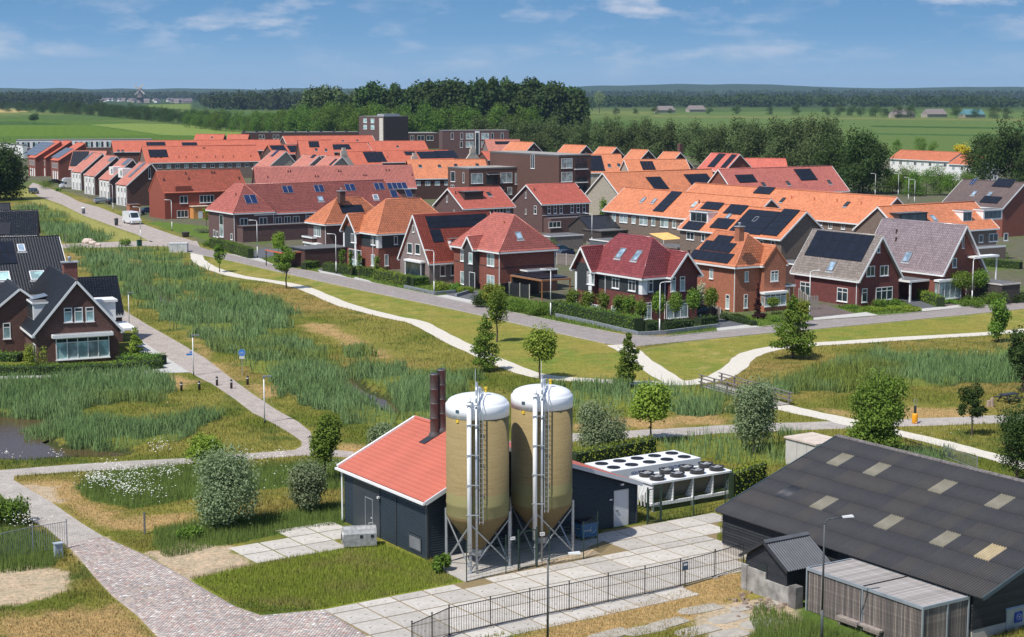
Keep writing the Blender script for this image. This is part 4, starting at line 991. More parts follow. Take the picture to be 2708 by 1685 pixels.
mb.build('pipework', plain('white_pipe', (.62, .62, .6), .5), Q.root)
# rear unit, a low flat top with two rows of fans
Q2 = House('cooling_unit', 'white flat topped cooler with ten flush fans, behind the other cooler', 'cooling unit', (1615, 1247), 33, z=2.0, group='cooling units by the plant')
c2 = Q2.at(1834, 1205, 2.0).x; d2 = Q2.at(1560, 1223, 2.0).y; H2 = 2.0
MB().box(0, c2, 0, d2, .55, H2).build('casing', SWH, Q2.root)
MB().box(.2, .4, .1, .3, 0, .56).box(c2-.4, c2-.2, .1, .3, 0, .56).box(.2, .4, d2-.3, d2-.1, 0, .56).box(c2-.4, c2-.2, d2-.3, d2-.1, 0, .56).build('feet', SWH, Q2.root)
for k in range(5):
    for j in range(2):
        cx_, cy_ = (k+.55)*c2/5.1, d2*(.27+.46*j); r = min(.42, d2*.2)
        f = MB().lathe([(r+.03, H2+.01), (r+.03, H2+.05), (r, H2+.05), (r-.01, H2+.02), (.02, H2+.018)], 24, (cx_, cy_)).build('fan_grille', FANB, Q2.root, True)
        bl = MB()
        for q in range(6):
            an = q*math.pi/3+k; dx, dy = math.cos(an), math.sin(an); bl.bar((cx_+dx*.08, cy_+dy*.08, H2+.05), (cx_+dx*(r-.04), cy_+dy*(r-.04), H2+.06), .05, .01)
        bl.build('fan_blades', FANB, f)
for fx in (.22, .62):
    text_obj('GÜNTNER', .26, 'lettering', NAVY, Q2.root, face_matrix(Vector((c2*fx, -.006, H2-.42)), Vector((1, 0, 0)), Vector((0, 0, 1))))
# ---------------------------------------------------------------- big barn
FIB = []
for q, cc_ in enumerate(((.046, .048, .056), (.052, .053, .059), (.042, .044, .053), (.060, .056, .056))):
    m, t, b = new_mat('fibre_cement_sheet_'+'abcd'[q]); v = coord(t); f = noise(t, 1.6, 6, .75, v); g = noise(t, 9, 4, .7, v)
    col = ramp(t, f, [(.3, sc(cc_, .8)), (.6, cc_), (.80, sc(cc_, 1.35))]); col = mixc(t, ramp(t, g, [(.62, (0, 0, 0)), (.70, (1, 1, 1))]), col, (.19, .085, .045)); sx_ = t.nodes.new('ShaderNodeSeparateXYZ'); lk(t, v, sx_.inputs[0]); wv = math_(t, 'SINE', math_(t, 'MULTIPLY', sx_.outputs[0], 2*math.pi/.17)); trough_tone = math_(t, 'ADD', math_(t, 'MULTIPLY', wv, -.35), .5)
    col = mixc(t, math_(t, 'MULTIPLY', trough_tone, .75), col, (.012, .012, .013)); lk(t, col, b.inputs['Base Color']); b.inputs['Roughness'].default_value = .75  # sheet colour darkened along the troughs so the corrugation shows
    FIB.append(m)
ROOFL = plain('grp_rooflight', (.19, .175, .13), .5, scale=2); ROOFL2 = plain('grp_rooflight_tan', (.36, .29, .17), .5, scale=2); DSHEET = plain('new_dark_sheet', (.022, .026, .034), .4)
BOARD = [plain('black_board_'+k, c_, .6, var=.2, scale=3) for k, c_ in (('a', (.022, .024, .028)), ('b', (.028, .030, .034)), ('c', (.018, .019, .022)))]
BA = -57.4  # direction of the eave, running down to the right
BN = G(1893, 1351, 2.45); bu = Vector((math.cos(math.radians(BA)), math.sin(math.radians(BA)), 0)); bv = Vector((-bu.y, bu.x, 0))   # bv: inwards, away from the yard
barn = empty('barn', (BN.x, BN.y, 0), math.radians(BA), 'long black boarded barn with dark corrugated sheet roof', 'barn')
def bloc(px, py, z): d_ = G(px, py, z)-Vector((BN.x, BN.y, 0)); return d_.dot(bu), d_.dot(bv)
EV, PIT = 2.45, math.tan(math.radians(19.5))
def broof(px, py):      # sight line meets the roof slope
    n = (Vector((0, 0, 1))-bv*PIT).normalized(); p = hit(px, py, BN, n); d_ = p-BN; return d_.dot(bu), d_.dot(bv)
BL = broof(2607, 1577)[0]; 
# the ridge: where the far left roof corner is seen
rxy = broof(2206, 1152); BD = rxy[1]
tl = math.hypot(BD, BD*PIT); nrows = 7; sr = tl/nrows; scw = 1.02; ncol = int(round(BL/scw)); scw = BL/ncol
def sheet_mesh(m, w=scw-.03, l=sr, nw=6):
    V, F = [], []; xs = np.linspace(0, w, nw*6+1); hs = .05*np.sin(xs*2*math.pi/.17)
    for y, dz in ((-.08, .028), (l, .0)):
        for x, h in zip(xs, hs): V.append((x, y, h+dz))
    n = len(xs)
    for i in range(n-1): F.append((i, i+1, n+i+1, n+i))
    mb = MB(); mb.v = V; mb.f = F; k = len(mb.v)
    mb.v += [(x, y, z-.014) for x, y, z in V]; mb.f += [(k+i, k+n+i, k+n+i+1, k+i+1) for i in range(n-1)]+[(i, k+i, k+i+1, i+1) for i in range(n-1)]
    return mb.mesh('roof_sheet', m, True)
SH = [sheet_mesh(m) for m in FIB]; SHL = sheet_mesh(ROOFL); SHL2 = sheet_mesh(ROOFL2); SHD = sheet_mesh(DSHEET)
pa = math.atan(PIT); lights = {}
for px, py, me in ((2228,1218,SHL),(2341,1241,SHL),(2485,1280,SHL),(2640,1324,SHL),(2100,1291,SHD),(2210,1325,SHL),(2356,1368,SHL),(2512,1412,SHL),(2634,1448,SHL2)):
    x, y = broof(px, py); lights[(int(x/scw), int(y/math.cos(pa)/sr))] = me
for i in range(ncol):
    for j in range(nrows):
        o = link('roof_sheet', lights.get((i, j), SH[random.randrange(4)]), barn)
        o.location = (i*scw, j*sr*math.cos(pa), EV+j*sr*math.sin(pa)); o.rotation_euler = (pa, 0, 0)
ss = int(BD/1.0)
MB().hexa([(0, BD*2, EV-.1), (BL, BD*2, EV-.1), (BL, BD, EV+BD*PIT-.1), (0, BD, EV+BD*PIT-.1)], [(0, BD*2, EV), (BL, BD*2, EV), (BL, BD, EV+BD*PIT), (0, BD, EV+BD*PIT)]).build('rear_roof', FIB[0], barn)
MB().tube((0, BD, EV+BD*PIT+.02), (BL, BD, EV+BD*PIT+.02), .13).build('ridge_cap', plain('lichen_ridge', (.14, .125, .12), .8, var=.5, scale=6), barn)
BLW = BL-.9
MB().hexa([(.3, .35, .55), (.3, 2*BD-.3, .55), (.3, 2*BD-.3, EV-.1), (.3, BD, EV+BD*PIT-.2), (.3, .35, EV-.05)], [(BLW, .35, .55), (BLW, 2*BD-.3, .55), (BLW, 2*BD-.3, EV-.1), (BLW, BD, EV+BD*PIT-.2), (BLW, .35, EV-.05)]).build('wall', BOARD[2], barn)
MB().box(.28, BLW+.02, .33, 2*BD-.28, -.3, .549).build('plinth', plain('pale_concrete', (.42, .38, .33), .9), barn)
z = .55; k = 0
while z < EV-.05:       # overlapping boards on the long side
    L0 = 0
    mb = MB().hexa([(.26, .33, z), (BLW+.04, .33, z), (BLW+.04, .35, z+.19), (.26, .35, z+.19)], [(.26, .27, z), (BLW+.04, .27, z), (BLW+.04, .325, z+.19), (.26, .325, z+.19)])
    mb.build('board', BOARD[k % 3], barn); z += .17; k += 1
z = .55
while z < EV+BD*PIT-.4:
    y0 = .33 if z < EV-.1 else (z+.25-EV)/PIT
    y1 = 2*BD-y0
    MB().box(BLW+.005, BLW+.05, y0, y1, z, z+.165).build('board', BOARD[k % 3], barn); MB().box(.25, .295, y0, y1, z, z+.165).build('board', BOARD[k % 3], barn)
    z += .17; k += 1
MB().bar((-.02, 0, EV+.0), (-.02, BD, EV+BD*PIT), .06, .2).bar((BL+.03, 0, EV-.02), (BL+.03, BD, EV+BD*PIT-.02), .06, .2).build('barge_board', plain('blue_grey_trim', (.06, .085, .10), .5), barn)
# ================================================================ AROUND THE YARD
SHC = plain('dark_corrugated_sheet', (.085, .09, .098), .55, var=.15)
sh = House('garden_shed', 'small black shed with grey corrugated roof in front of the long barn', 'shed', (2082, 1503), 33, z=2.0, wall=BOARD[0], fine=False)
a_ = sh.at(1973, 1462, 2.0); SY = a_.y; rz_ = 2.0+SY/2*.62; SX = 2.9
MB().hexa([(.1, .1, -.2), (.1, SY-.1, -.2), (.1, SY-.1, 1.95), (.1, SY/2, rz_-.08), (.1, .1, 1.95)], [(SX, .1, -.2), (SX, SY-.1, -.2), (SX, SY-.1, 1.95), (SX, SY/2, rz_-.08), (SX, .1, 1.95)]).build('wall', BOARD[0], sh.root)
z = 0
while z < rz_-.25:
    y0 = .08 if z < 1.8 else .08+(z+.15-1.9)/.62
    if SY-2*y0 > .1: MB().hexa([(.095, y0, z), (.06, y0, z), (.06, SY-y0, z), (.095, SY-y0, z)], [(.095, y0, z+.13), (.085, y0, z+.13), (.085, SY-y0, z+.13), (.095, SY-y0, z+.13)]).build('board', BOARD[int(z*10) % 2], sh.root)
    z += .14
MB().box(.03, .058, SY/2-.1, SY/2+.65, 0, 1.75).build('door', plain('black_green_door', (.02, .028, .03), .5), sh.root)
for sg in (0, 1):
    V = []; xs = np.linspace(-.15, SX+.1, 120)
    yb, yt = (-.18, SY/2) if sg == 0 else (SY+.18, SY/2)
    ze, zt = 2.0-.18*.62, rz_
    mb = MB(); n = len(xs)
    for y, z in ((yb, ze), (yt, zt)): mb.v += [(x, y, z+.025*math.sin((x)*2*math.pi/.17)) for x in xs]
    mb.f = [(i, i+1, n+i+1, n+i) if sg == 0 else (i, n+i, n+i+1, i+1) for i in range(n-1)]; k = len(mb.v)
    mb.v += [(x, y, z-.02) for x, y, z in mb.v[:k]]; mb.f += [(k+i, k+n+i, k+n+i+1, k+i+1) for i in range(n-1)]
    mb.build('roof', SHC, sh.root, True)
MB().bar((-.17, -.18, 1.84), (-.17, SY/2, rz_-.04), .05, .16).bar((-.17, SY+.18, 1.84), (-.17, SY/2, rz_-.04), .05, .16).build('barge_board', DARKM, sh.root)
MB().hexa([(-.17, SY/2-.2, rz_-.06), (SX+.1, SY/2-.2, rz_-.06), (SX+.1, SY/2, rz_+.06), (-.17, SY/2, rz_+.06)][::-1], [(-.17, SY/2-.2, rz_-.02), (SX+.1, SY/2-.2, rz_-.02), (SX+.1, SY/2, rz_+.10), (-.17, SY/2, rz_+.10)][::-1]).build('ridge_cap', SHC, sh.root)
# slatted store of two bays
WD = [plain('weathered_slat_'+k, c_, .85, var=.3, scale=6) for k, c_ in (('a', (.22, .18, .155)), ('b', (.18, .15, .135)), ('c', (.28, .24, .21)), ('d', (.14, .12, .11)))]
GR = plain('grey_steel_trim', (.33, .37, .40), .45, .3)
CZ = 2.3
ct = House('slatted_store', 'long weathered timber slatted store with grey flat roof beside the barn', 'store', (2441.3, 1606.4), 33, z=CZ, wall=WD[0], fine=False)
CX_, CY_ = 3.25, 8.08
MB().box(.09, CX_-.09, .09, CY_-.09, -.1, CZ-.16).build('wall', plain('store_lining', (.05, .04, .035), .9), ct.root)
MB().box(0, CX_, -.0, .09, CZ-.15, CZ).box(0, .09, .09, CY_, CZ-.15, CZ).box(CX_-.09, CX_, .09, CY_, CZ-.15, CZ).box(.09, CX_-.09, CY_-.09, CY_, CZ-.15, CZ).build('roof_edge', GR, ct.root)
for x, y in ((0, 0), (0, CY_/2-.04), (0, CY_-.08), (CX_-.08, 0), (CX_*.52, 0)): MB().box(x+.001, x+.08, y+.001, y+.08, 0, CZ-.151).build('post', GR, ct.root)
sm = [MB().box(0, .02, 0, .072, 0, CZ-.2).mesh('slat', m) for m in WD]; sm2 = [MB().box(0, .072, 0, .02, 0, CZ-.2).mesh('slat', m) for m in WD]
y = .1
while y < CY_-.16:
    if abs(y-(CY_/2)) > .09:
        o = link('slat', random.choice(sm), ct.root); o.location = (.055+random.uniform(0, .008), y, .03)
    y += .098
x = .1
while x < CX_-.16:
    if abs(x+.03-CX_*.54) > .07: o = link('slat', random.choice(sm2), ct.root); o.location = (x, .055+random.uniform(0, .008), .03)
    x += .098
rb = [MB().box(0, CX_-.2, 0, .17, 0, .02).mesh('roof_board', plain('roof_board_'+k, c_, .8, var=.2, scale=4)) for k, c_ in (('a', (.33, .30, .28)), ('b', (.28, .255, .24)), ('c', (.38, .35, .33)))]
y = .1
while y < CY_-.26:
    o = link('roof_board', random.choice(rb), ct.root); o.location = (.1, y, CZ-.05+random.uniform(0, .008)); y += .178
MB().box(.09, CX_-.09, CY_/2+.0, CY_/2+.05, CZ-.04, CZ+.03).build('roof_joint', DARKM, ct.root)
MB().box(-.02, .0, CY_/2-.15, CY_/2-.1, 1.0, 1.1).build('handle', GALV, ct.root)
# bench in front of the store
bn = House('bench', 'grey weathered plank bench against the slatted store', 'bench', (2300, 1650), 33, z=.45)
MB().box(-.45, 0, 0, 3.0, .36, .45).build('seat', WD[2], bn.root)
for y in (.12, 2.75): MB().box(-.42, -.05, y, y+.12, 0, .358).build('leg', WD[1], bn.root)
MB().box(-.46, -.44, 0, 1.1, .22, .36).box(-.46, -.44, 1.5, 3.0, .22, .36).build('apron', WD[0], bn.root)
bn.root.location = bn.root.location + bn.e2*-1.1
# old concrete wall
cw = House('concrete_wall', 'stained old concrete wall with a notched top in front of the shed', 'wall', (2104, 1612), 33)
LW = cw.at(1908, 1568).y; OC = plain('stained_concrete', (.30, .285, .26), .95, var=.5, scale=1.4); OC2 = plain('dark_stained_concrete', (.16, .15, .14), .95, var=.5, scale=1.6)
MB().box(0, .35, LW-.45, LW, -.1, 1.42).build('end_pier', OC, cw.root)
MB().box(.05, .25, LW-1.9, LW-.451, -.1, 1.35).build('panel', OC, cw.root)
MB().box(.05, .25, .55, LW-1.902, -.1, .98).build('panel', OC, cw.root)
MB().box(-.02, .5, 0, .549, -.1, 1.15).build('end_pier', OC2, cw.root)
# galvanised waste container at the lower right edge
def wheel_bin(N, ang, z, L, W, Hh, m, lid, label, name='waste_bin', cat='waste bin', sticker=None):
    h = House(name, label, cat, N, ang, z=0)
    MB().hexa([(.08, .06, .18), (L-.08, .06, .18), (L-.08, W-.06, .18), (.08, W-.06, .18)], [(0, 0, Hh-.12), (L, 0, Hh-.12), (L, W, Hh-.12), (0, W, Hh-.12)]).build('body', m, h.root)
    MB().box(-.04, L+.04, -.04, W+.04, Hh-.118, Hh-.07).build('rim', m, h.root)
    MB().hexa([(-.02, -.02, Hh-.068), (L+.02, -.02, Hh-.068), (L+.02, W+.02, Hh-.068), (-.02, W+.02, Hh-.068)], [(.04, .15, Hh+.06), (L-.04, .15, Hh+.06), (L-.04, W-.1, Hh+.08), (.04, W-.1, Hh+.08)]).build('lid', lid, h.root)
    for x in (.12, L-.12):
        for y in (.12, W-.12):
            MB().tube((x-.03, y, .08), (x+.03, y, .08), .08, n=12).build('wheel', DARKM, h.root); 
    MB().box(-.06, -.005, .2, .4, Hh-.4, Hh-.35).build('handle', GALV, h.root)
    if sticker:
        MB().box(L*.45, L*.45+.5, -.02, .022, .45, .95).build('sticker', sticker, h.root)
    return h
GALB = plain('galvanised_bin_steel', (.42, .48, .52), .45, .4, var=.15)
gb = wheel_bin((2660, 1675), 33, 0, 1.5, 1.1, 1.25, GALB, GALB, 'galvanised wheeled waste container with blue sticker at the barn end')
st_ = MB().box(.62, 1.16, -.03, .028, .42, .96).build('sticker', plain('blue_sticker', (.015, .06, .32), .5), gb.root)
ring = MB()
for k in range(16):
    a0, a1 = 2*math.pi*k/16, 2*math.pi*(k+1)/16; c_ = Vector((.89, -.034, .70)); ring.bar(c_+Vector((math.cos(a0), 0, math.sin(a0)))*.16, c_+Vector((math.cos(a1), 0, math.sin(a1)))*.16, .035, .01)
for a0 in (.5, 2.6, 4.7): ring.bar(Vector((.89, -.034, .70)), Vector((.89+.09*math.cos(a0), -.034, .70+.09*math.sin(a0))), .05, .01)
ring.build('emblem', WHITE, st_)
BLUEP = plain('blue_bin_plastic', (.02, .14, .34), .45, var=.06)
bb = wheel_bin((1538, 1432), 33, 0, 1.25, .8, 1.1, BLUEP, plain('black_lid', (.015, .016, .018), .5), 'blue wheeled bin with black lid against the dark plant wall')
ring = MB()
for k in range(5, 16):
    a0, a1 = 2*math.pi*k/16, 2*math.pi*(k+1)/16; c_ = Vector((.8, -.035, .62)); ring.bar(c_+Vector((math.cos(a0), 0, math.sin(a0)))*.2, c_+Vector((math.cos(a1), 0, math.sin(a1)))*.2, .035, .01)
ring.build('emblem', WHITE, bb.root)
text_obj('PreZero', .17, 'lettering', WHITE, bb.root, face_matrix(Vector((.18, -.03, .55)), Vector((1, 0, 0)), Vector((0, 0, 1))))
# old steel vessel lying by the sliding door
ov = House('steel_tank', 'weathered galvanised steel drum housing on the slabs by the sliding door', 'tank', (945, 1447), 33)
mb = MB(); prof = [(0, 0), (0, .75), (.12, 1.0), (.35, 1.12), (.62, 1.12), (.85, .98), (.95, .7), (.95, .15), (.8, 0)]
PT = plain('worn_galvanised', (.42, .42, .41), .55, .4, var=.35, scale=4)
Lx_ = 1.9
mb.hexa([(-.05, y, z+.1) for y, z in prof][::-1], [(Lx_, y, z+.1) for y, z in prof][::-1]); 
ob = mb.build('shell', PT, ov.root); ov.root.rotation_euler.z = math.radians(12)
ov.root.location = G(912, 1452)
for x in (.9, 1.55): MB().box(x, x+.17, -.03, .0, .62, .78).build('window', DARKM, ov.root)
MB().tube((.0, .5, .6), (-.12, .5, .6), .38, n=20).build('end_flange', PT, ov.root); MB().tube((-.121, .5, .6), (-.15, .5, .6), .2, n=16).build('opening', DARKM, ov.root)
MB().path([(1.5, .5, 1.2), (1.5, .5, 1.36), (1.75, .5, 1.36), (1.75, .5, 1.2)], .03).build('lifting_eye', PT, ov.root)
MB().box(.1, .3, .1, .9, 0, .1).box(Lx_-.3, Lx_-.1, .1, .9, 0, .1).build('skid', WD[1], ov.root)
# steel bar fence across the foreground: each bar its own piece
FBL = plain('anthracite_fence_paint', (.035, .033, .036), .5)
def bar_fence(pts, label, hgt=1.55, spacing=.125, pm=FBL, name='bar_fence', feet=True):
    P = [G(x, y) for x, y in pts]; r = empty(name, P[0], 0, label, 'fence'); o = P[0]
    bm_ = MB().tube((0, 0, .12), (0, 0, hgt-.03), .013, n=5).mesh('bar', pm); pm_ = MB().box(-.03, .03, -.03, .03, -.2, hgt+.05).lathe([(.045, hgt+.05), (.045, hgt+.09), (.01, hgt+.12)], 6).mesh('post', pm); fm = MB().box(-.16, .16, -.13, .13, -.1, .09).mesh('foot', plain('post_foot_concrete', (.36, .33, .30), .9))
    for a, b in zip(P[:-1], P[1:]):
        d = b-a; L_ = d.length; u = d/L_
        for z in (.14, hgt-.06): MB().bar(a-o+Vector((0, 0, z)), b-o+Vector((0, 0, z)), .035, .035).build('rail', pm, r)
        n = int(L_/spacing)
        for i in range(1, n): q = link('bar', bm_, r); q.location = a-o+u*(L_*i/n)
    for p in P:
        q = link('post', pm_, r); q.location = p-o
        if feet: q = link('foot', fm, r); q.location = p-o
    return r
bar_fence([(1100, 1724), (1145, 1704), (1188, 1685), (1297, 1661), (1401, 1638), (1505, 1618), (1608, 1596), (1705, 1576), (1799, 1555), (1890, 1529), (1965, 1506)][2:], 'black steel bar fence along the near side of the slab yard', spacing=.142)
bar_fence([(1090, 1730), (1143, 1706), (1188, 1685)], 'short black steel fence return running towards the camera from the corner', spacing=.1, feet=False)
gpm = plain('galv_fence', (.34, .36, .38), .5, .4)
bar_fence([(178, 1451), (88, 1466), (-10, 1488), (-60, 1500)], 'galvanised bar fence at the left edge beside the brick path', hgt=1.7, pm=gpm, spacing=.13, feet=False)
bar_fence([(2495, 1210), (2583, 1245)], 'short grey railing behind the barn ridge by the pale path', hgt=.95, pm=gpm, spacing=.16, feet=False)
bar_fence([(2395, 1192), (2462, 1215), (2495, 1228)], 'dark low fence behind the barn ridge, left of the grey railing', hgt=.9, pm=FBL, spacing=.2, feet=False)
# green welded mesh fence with gates
GRN = plain('dark_green_fence', (.012, .035, .025), .5)
def mesh_fence(pts, label, hgt=2.1, step=.55, vstep=.25, gate=None, tops=True):
    P = [G(x, y) for x, y in pts]; r = empty('mesh_fence', P[0], 0, label, 'fence'); o = P[0]
    pm_ = MB().box(-.03, .03, -.03, .03, -.2, hgt+.12).mesh('post', GRN)
    for a, b in zip(P[:-1], P[1:]):
        mb = MB(); L_ = (b-a).length
        for k in range(int(hgt/.2)+1): z = min(.05+k*.2, hgt); mb.bar(a-o+Vector((0, 0, z)), b-o+Vector((0, 0, z)), .012, .012)
        n = int(L_/vstep)
        for k in range(n): p = a-o+(b-a)*k/n; mb.bar(p+Vector((0, 0, .05)), p+Vector((0, 0, hgt)), .007, .007)
        mb.build('mesh_panel', GRN, r)
    for p in P: q = link('post', pm_, r); q.location = p-o
    return r
mesh_fence([(1234, 1540), (1338, 1517), (1371, 1510)], 'dark green mesh fence in front of the left silo')
mesh_fence([(1421, 1499), (1453, 1494), (1543, 1479), (1580, 1450)], 'dark green mesh fence in front of the right silo')
mesh_fence([(1748, 1380), (1834, 1366), (1917, 1345), (1935, 1325)], 'dark green mesh fence in front of the white cooling unit')
def gate(a, b, label, hgt=2.2):
    A, B = G(*a), G(*b); r = empty('mesh_gate', A, 0, label, 'gate'); d = B-A; mb = MB()
    MB().box(-.05, .05, -.05, .05, -.1, hgt+.15).build('post', GRN, r); MB().box(d.x-.05, d.x+.05, d.y-.05, d.y+.05, -.1, hgt+.15).build('post', GRN, r)
    u = d.normalized()*.1; p, q = u, d-u
    f = MB(); z0, z1 = .12, hgt
    for c1, c2 in (((p, z0), (q, z0)), ((p, z1), (q, z1)), ((p, z0), (p, z1)), ((q, z0), (q, z1)), ((p, 1.1), (q, 1.1))): f.bar(c1[0]+Vector((0, 0, c1[1])), c2[0]+Vector((0, 0, c2[1])), .05)
    f.build('gate_frame', GRN, r); w_ = MB()
    for k in range(10): w_.bar(p+Vector((0, 0, z0+.2*k+.1)), q+Vector((0, 0, z0+.2*k+.1)), .01)
    for k in range(1, 8): c_ = p+(q-p)*k/8; w_.bar(c_+Vector((0, 0, z0)), c_+Vector((0, 0, z1)), .008)
    w_.build('mesh_panel', GRN, r); MB().box(q.x-.12, q.x-.04, q.y-.04, q.y+.04, 1.0, 1.25).build('lock', GALV, r); return r
gate((1371, 1509), (1420, 1500), 'dark green mesh gate between the two silos')
gate((1712, 1387), (1748, 1380), 'dark green mesh gate beside the white cooling unit')
for k, (px, py) in enumerate(((1356, 1424), (1434, 1412))):
    p = G(px, 1500 if k == 0 else 1492); sgn = empty('fence_sign', (p.x, p.y, 0), math.radians(12), ('white notice plate on the fence at the left silo', 'white notice plate on the fence at the right silo')[k], 'sign')
    zt = H - (ray(px, py).z/-ray(px, py).y)*p.y
    MB().box(-.14, .14, -.012, 0, zt-.1, zt+.1).build('plate', WHITE, sgn); MB().box(-.1, .1, -.014, -.0125, zt-.03, zt-.01).box(-.1, .1, -.014, -.0125, zt+.02, zt+.04).build('print', DARKM, sgn)
    MB().box(-.01, .01, .001, .02, 0, zt+.1).build('stake', GRN, sgn)
# pale switch house behind the barn
MG = plain('render_pale', (.52, .50, .46), .8, var=.08)
ts = House('switch_house', 'pale concrete switch box standing behind the far corner of the barn', 'utility building', (2158, 1196), 33, z=0, wall=MG, fine=False)
t2 = House('x_', None, None, (2158, 1175), 33, z=2.0); bpy.data.objects.remove(t2.root)
ly = t2.at(2097, 1152, 2.0).y; lx = t2.at(2206, 1160, 2.0).x
ts.root.location = (t2.o.x, t2.o.y, 0); MB().box(0, 2.6, 0, ly, -.1, 1.9).build('wall', MG, ts.root)
MB().box(-.1, 2.7, -.1, ly+.1, 1.902, 2.02).build('roof', plain('slab_roof', (.55, .47, .40), .9), ts.root)
for y in (ly*.3, ly*.62): MB().box(-.012, -.001, y, y+.02, .05, 1.85).build('joint', GREYF, ts.root)
# lamp posts ----------------------------------------------------------------
LW_ = plain('white_lamp_pole', (.78, .78, .77), .4, var=.03)
def street_lamp(base, h, arm, ang, label, m=LW_, group='street lamps with curved white poles', hm=None):
    r = empty('street_lamp', G(*base), math.radians(ang), label, 'street lamp', group)
    MB().tube((0, 0, 0), (0, 0, h*.3), .075, .065, 10).tube((0, 0, h*.3), (0, 0, h-.25), .06, .04, 10).build('pole', m, r, True)
    MB().tube((0, 0, .0), (0, 0, .35), .085, n=10).build('pole_sleeve', DARKM, r, True)
    MB().path([(0, 0, h-.26), (.04, 0, h-.12), (.14, 0, h-.03), (.28, 0, h), (arm, 0, h+.03)], .035).build('arm', m, r, True)
    MB().hexa([(arm-.05, -.06, h-.0), (arm+.55, -.09, h+.0), (arm+.55, .09, h+.0), (arm-.05, .06, h+.0)], [(arm-.05, -.05, h+.08), (arm+.5, -.07, h+.1), (arm+.5, .07, h+.1), (arm-.05, .05, h+.08)]).build('lamp_head', hm or LW_, r)
    return r
for b_, h, an, lb in (((2570, 804), 5.75, 35, 'white curved street lamp before the mauve-roofed house, rightmost on the street'), ((2140, 840), 5.6, 20, 'white street lamp before the house with the big black solar roof'), ((1744, 884), 5.8, 20, 'white street lamp at the corner by the maroon-roofed house'), ((1456, 839), 5.75, 180, 'white street lamp beside the long clipped hedge and timber veranda'),
        ((1148, 778), 5.85, 180, 'white street lamp in front of the steep red-roofed gable house'), ((889, 723), 5.85, 180, 'white street lamp by the silver parked car'), ((681, 682), 6.1, 180, 'white street lamp in front of the hipped red terrace'), ((455, 611), 6.0, 180, 'white street lamp on the lawn before the red brick house'), ((372, 633), 5.9, 180, 'white street lamp next to the white van'), ((299, 558), 6.0, 180, 'white street lamp before the white-fronted houses')):
    street_lamp(b_, h, .75, an, lb)
for b_, lb in (((1500, 590), 'white street lamp on the green between the rust houses and the orange terrace'), ((1565, 655), 'white street lamp among the back gardens by the white gazebo'), ((2314, 520), 'white street lamp beyond the orange terrace, left of the three by the woods'), ((2402, 533), 'white street lamp beside the blue sign by the woods'), ((2418, 540), 'white street lamp by the road bend, rightmost of the three near the woods'), ((2200, 608), 'white street lamp standing behind the black solar roof'), ((2375, 520), 'short white street lamp between two taller ones near the woods'), ((235, 522), 'white street lamp beside the white parked camper')):
    street_lamp(b_, 5.9, .7, 180, lb)
DG = plain('dark_grey_pole', (.06, .065, .07), .5)
street_lamp((2172, 1714), 6.4, 1.0, 18, 'tall dark grey street lamp with a white head over the slatted store', DG, 'foreground dark street lamps', LW_)
street_lamp((1448, 1790), 6.3-.55, 1.0, 12, 'tall dark grey street lamp in front of the bar fence', DG, 'foreground dark street lamps', LW_)
def path_lamp(base, h, label):
    r = empty('path_lamp', G(*base), math.radians(15), label, 'path lamp', 'flat-headed path lamps'); MB().tube((0, 0, 0), (0, 0, h), .055, .045, 10).build('pole', LW_, r, True)
    MB().tube((0, 0, 0), (0, 0, .3), .065).build('pole_sleeve', DARKM, r, True); MB().box(-.12, .62, -.13, .13, h+.002, h+.09).build('lamp_head', plain('grey_lamp_head', (.20, .21, .22), .5), r); return r
path_lamp((512, 993), 3.8, 'flat-headed path lamp carrying the small blue street name board'); path_lamp((700, 1119), 3.8, 'flat-headed path lamp where the brick path bends, nearest the camera'); path_lamp((342, 862), 3.8, 'flat-headed path lamp beside the black-tiled house')
nb_ = empty('street_name_board', G(512, 993)+Vector((0, 0, 0)), math.radians(15), 'small blue street name board fixed to a path lamp', 'sign'); BLUE = plain('sign_blue', (.02, .19, .58), .5, var=.03)
MB().box(-.62, -.06, -.012, .012, 1.95, 2.12).build('plate', BLUE, nb_); MB().box(-.3, -.06, .12, .15, 2.16, 2.3).build('plate', BLUE, nb_)
# cycle path sign
cs = empty('cycle_path_sign', G(641, 993), math.radians(5), 'round blue cycle path sign with white plate on a grey post', 'sign')
MB().tube((0, 0, 0), (0, 0, 2.45), .03).build('post', GALV, cs)
MB().tube((0, -.035, 2.2), (0, -.055, 2.2), .33, n=28).build('disc', BLUE, cs); mb = MB()
for k in range(28):
    a0, a1 = 2*math.pi*k/28, 2*math.pi*(k+1)/28; mb.bar((.32*math.cos(a0), -.058, 2.2+.32*math.sin(a0)), (.32*math.cos(a1), -.058, 2.2+.32*math.sin(a1)), .02, .01)
for cx_ in (-.13, .13):
    for k in range(14):
        a0, a1 = 2*math.pi*k/14, 2*math.pi*(k+1)/14; mb.bar((cx_+.09*math.cos(a0), -.06, 2.12+.09*math.sin(a0)), (cx_+.09*math.cos(a1), -.06, 2.12+.09*math.sin(a1)), .024, .01)
for p, q in (((-.13, 2.12), (-.06, 2.26)), ((-.06, 2.26), (.09, 2.26)), ((.09, 2.26), (0, 2.12)), ((0, 2.12), (-.06, 2.26)), ((-.13, 2.12), (0, 2.12)), ((.13, 2.12), (.08, 2.3)), ((.08, 2.3), (.14, 2.31)), ((-.1, 2.28), (-.03, 2.28))): mb.bar((p[0], -.06, p[1]), (q[0], -.06, q[1]), .022, .01)
mb.build('bicycle_symbol', WHITE, cs); MB().box(-.24, .24, -.05, -.03, 1.62, 1.84).build('lower_plate', WHITE, cs)
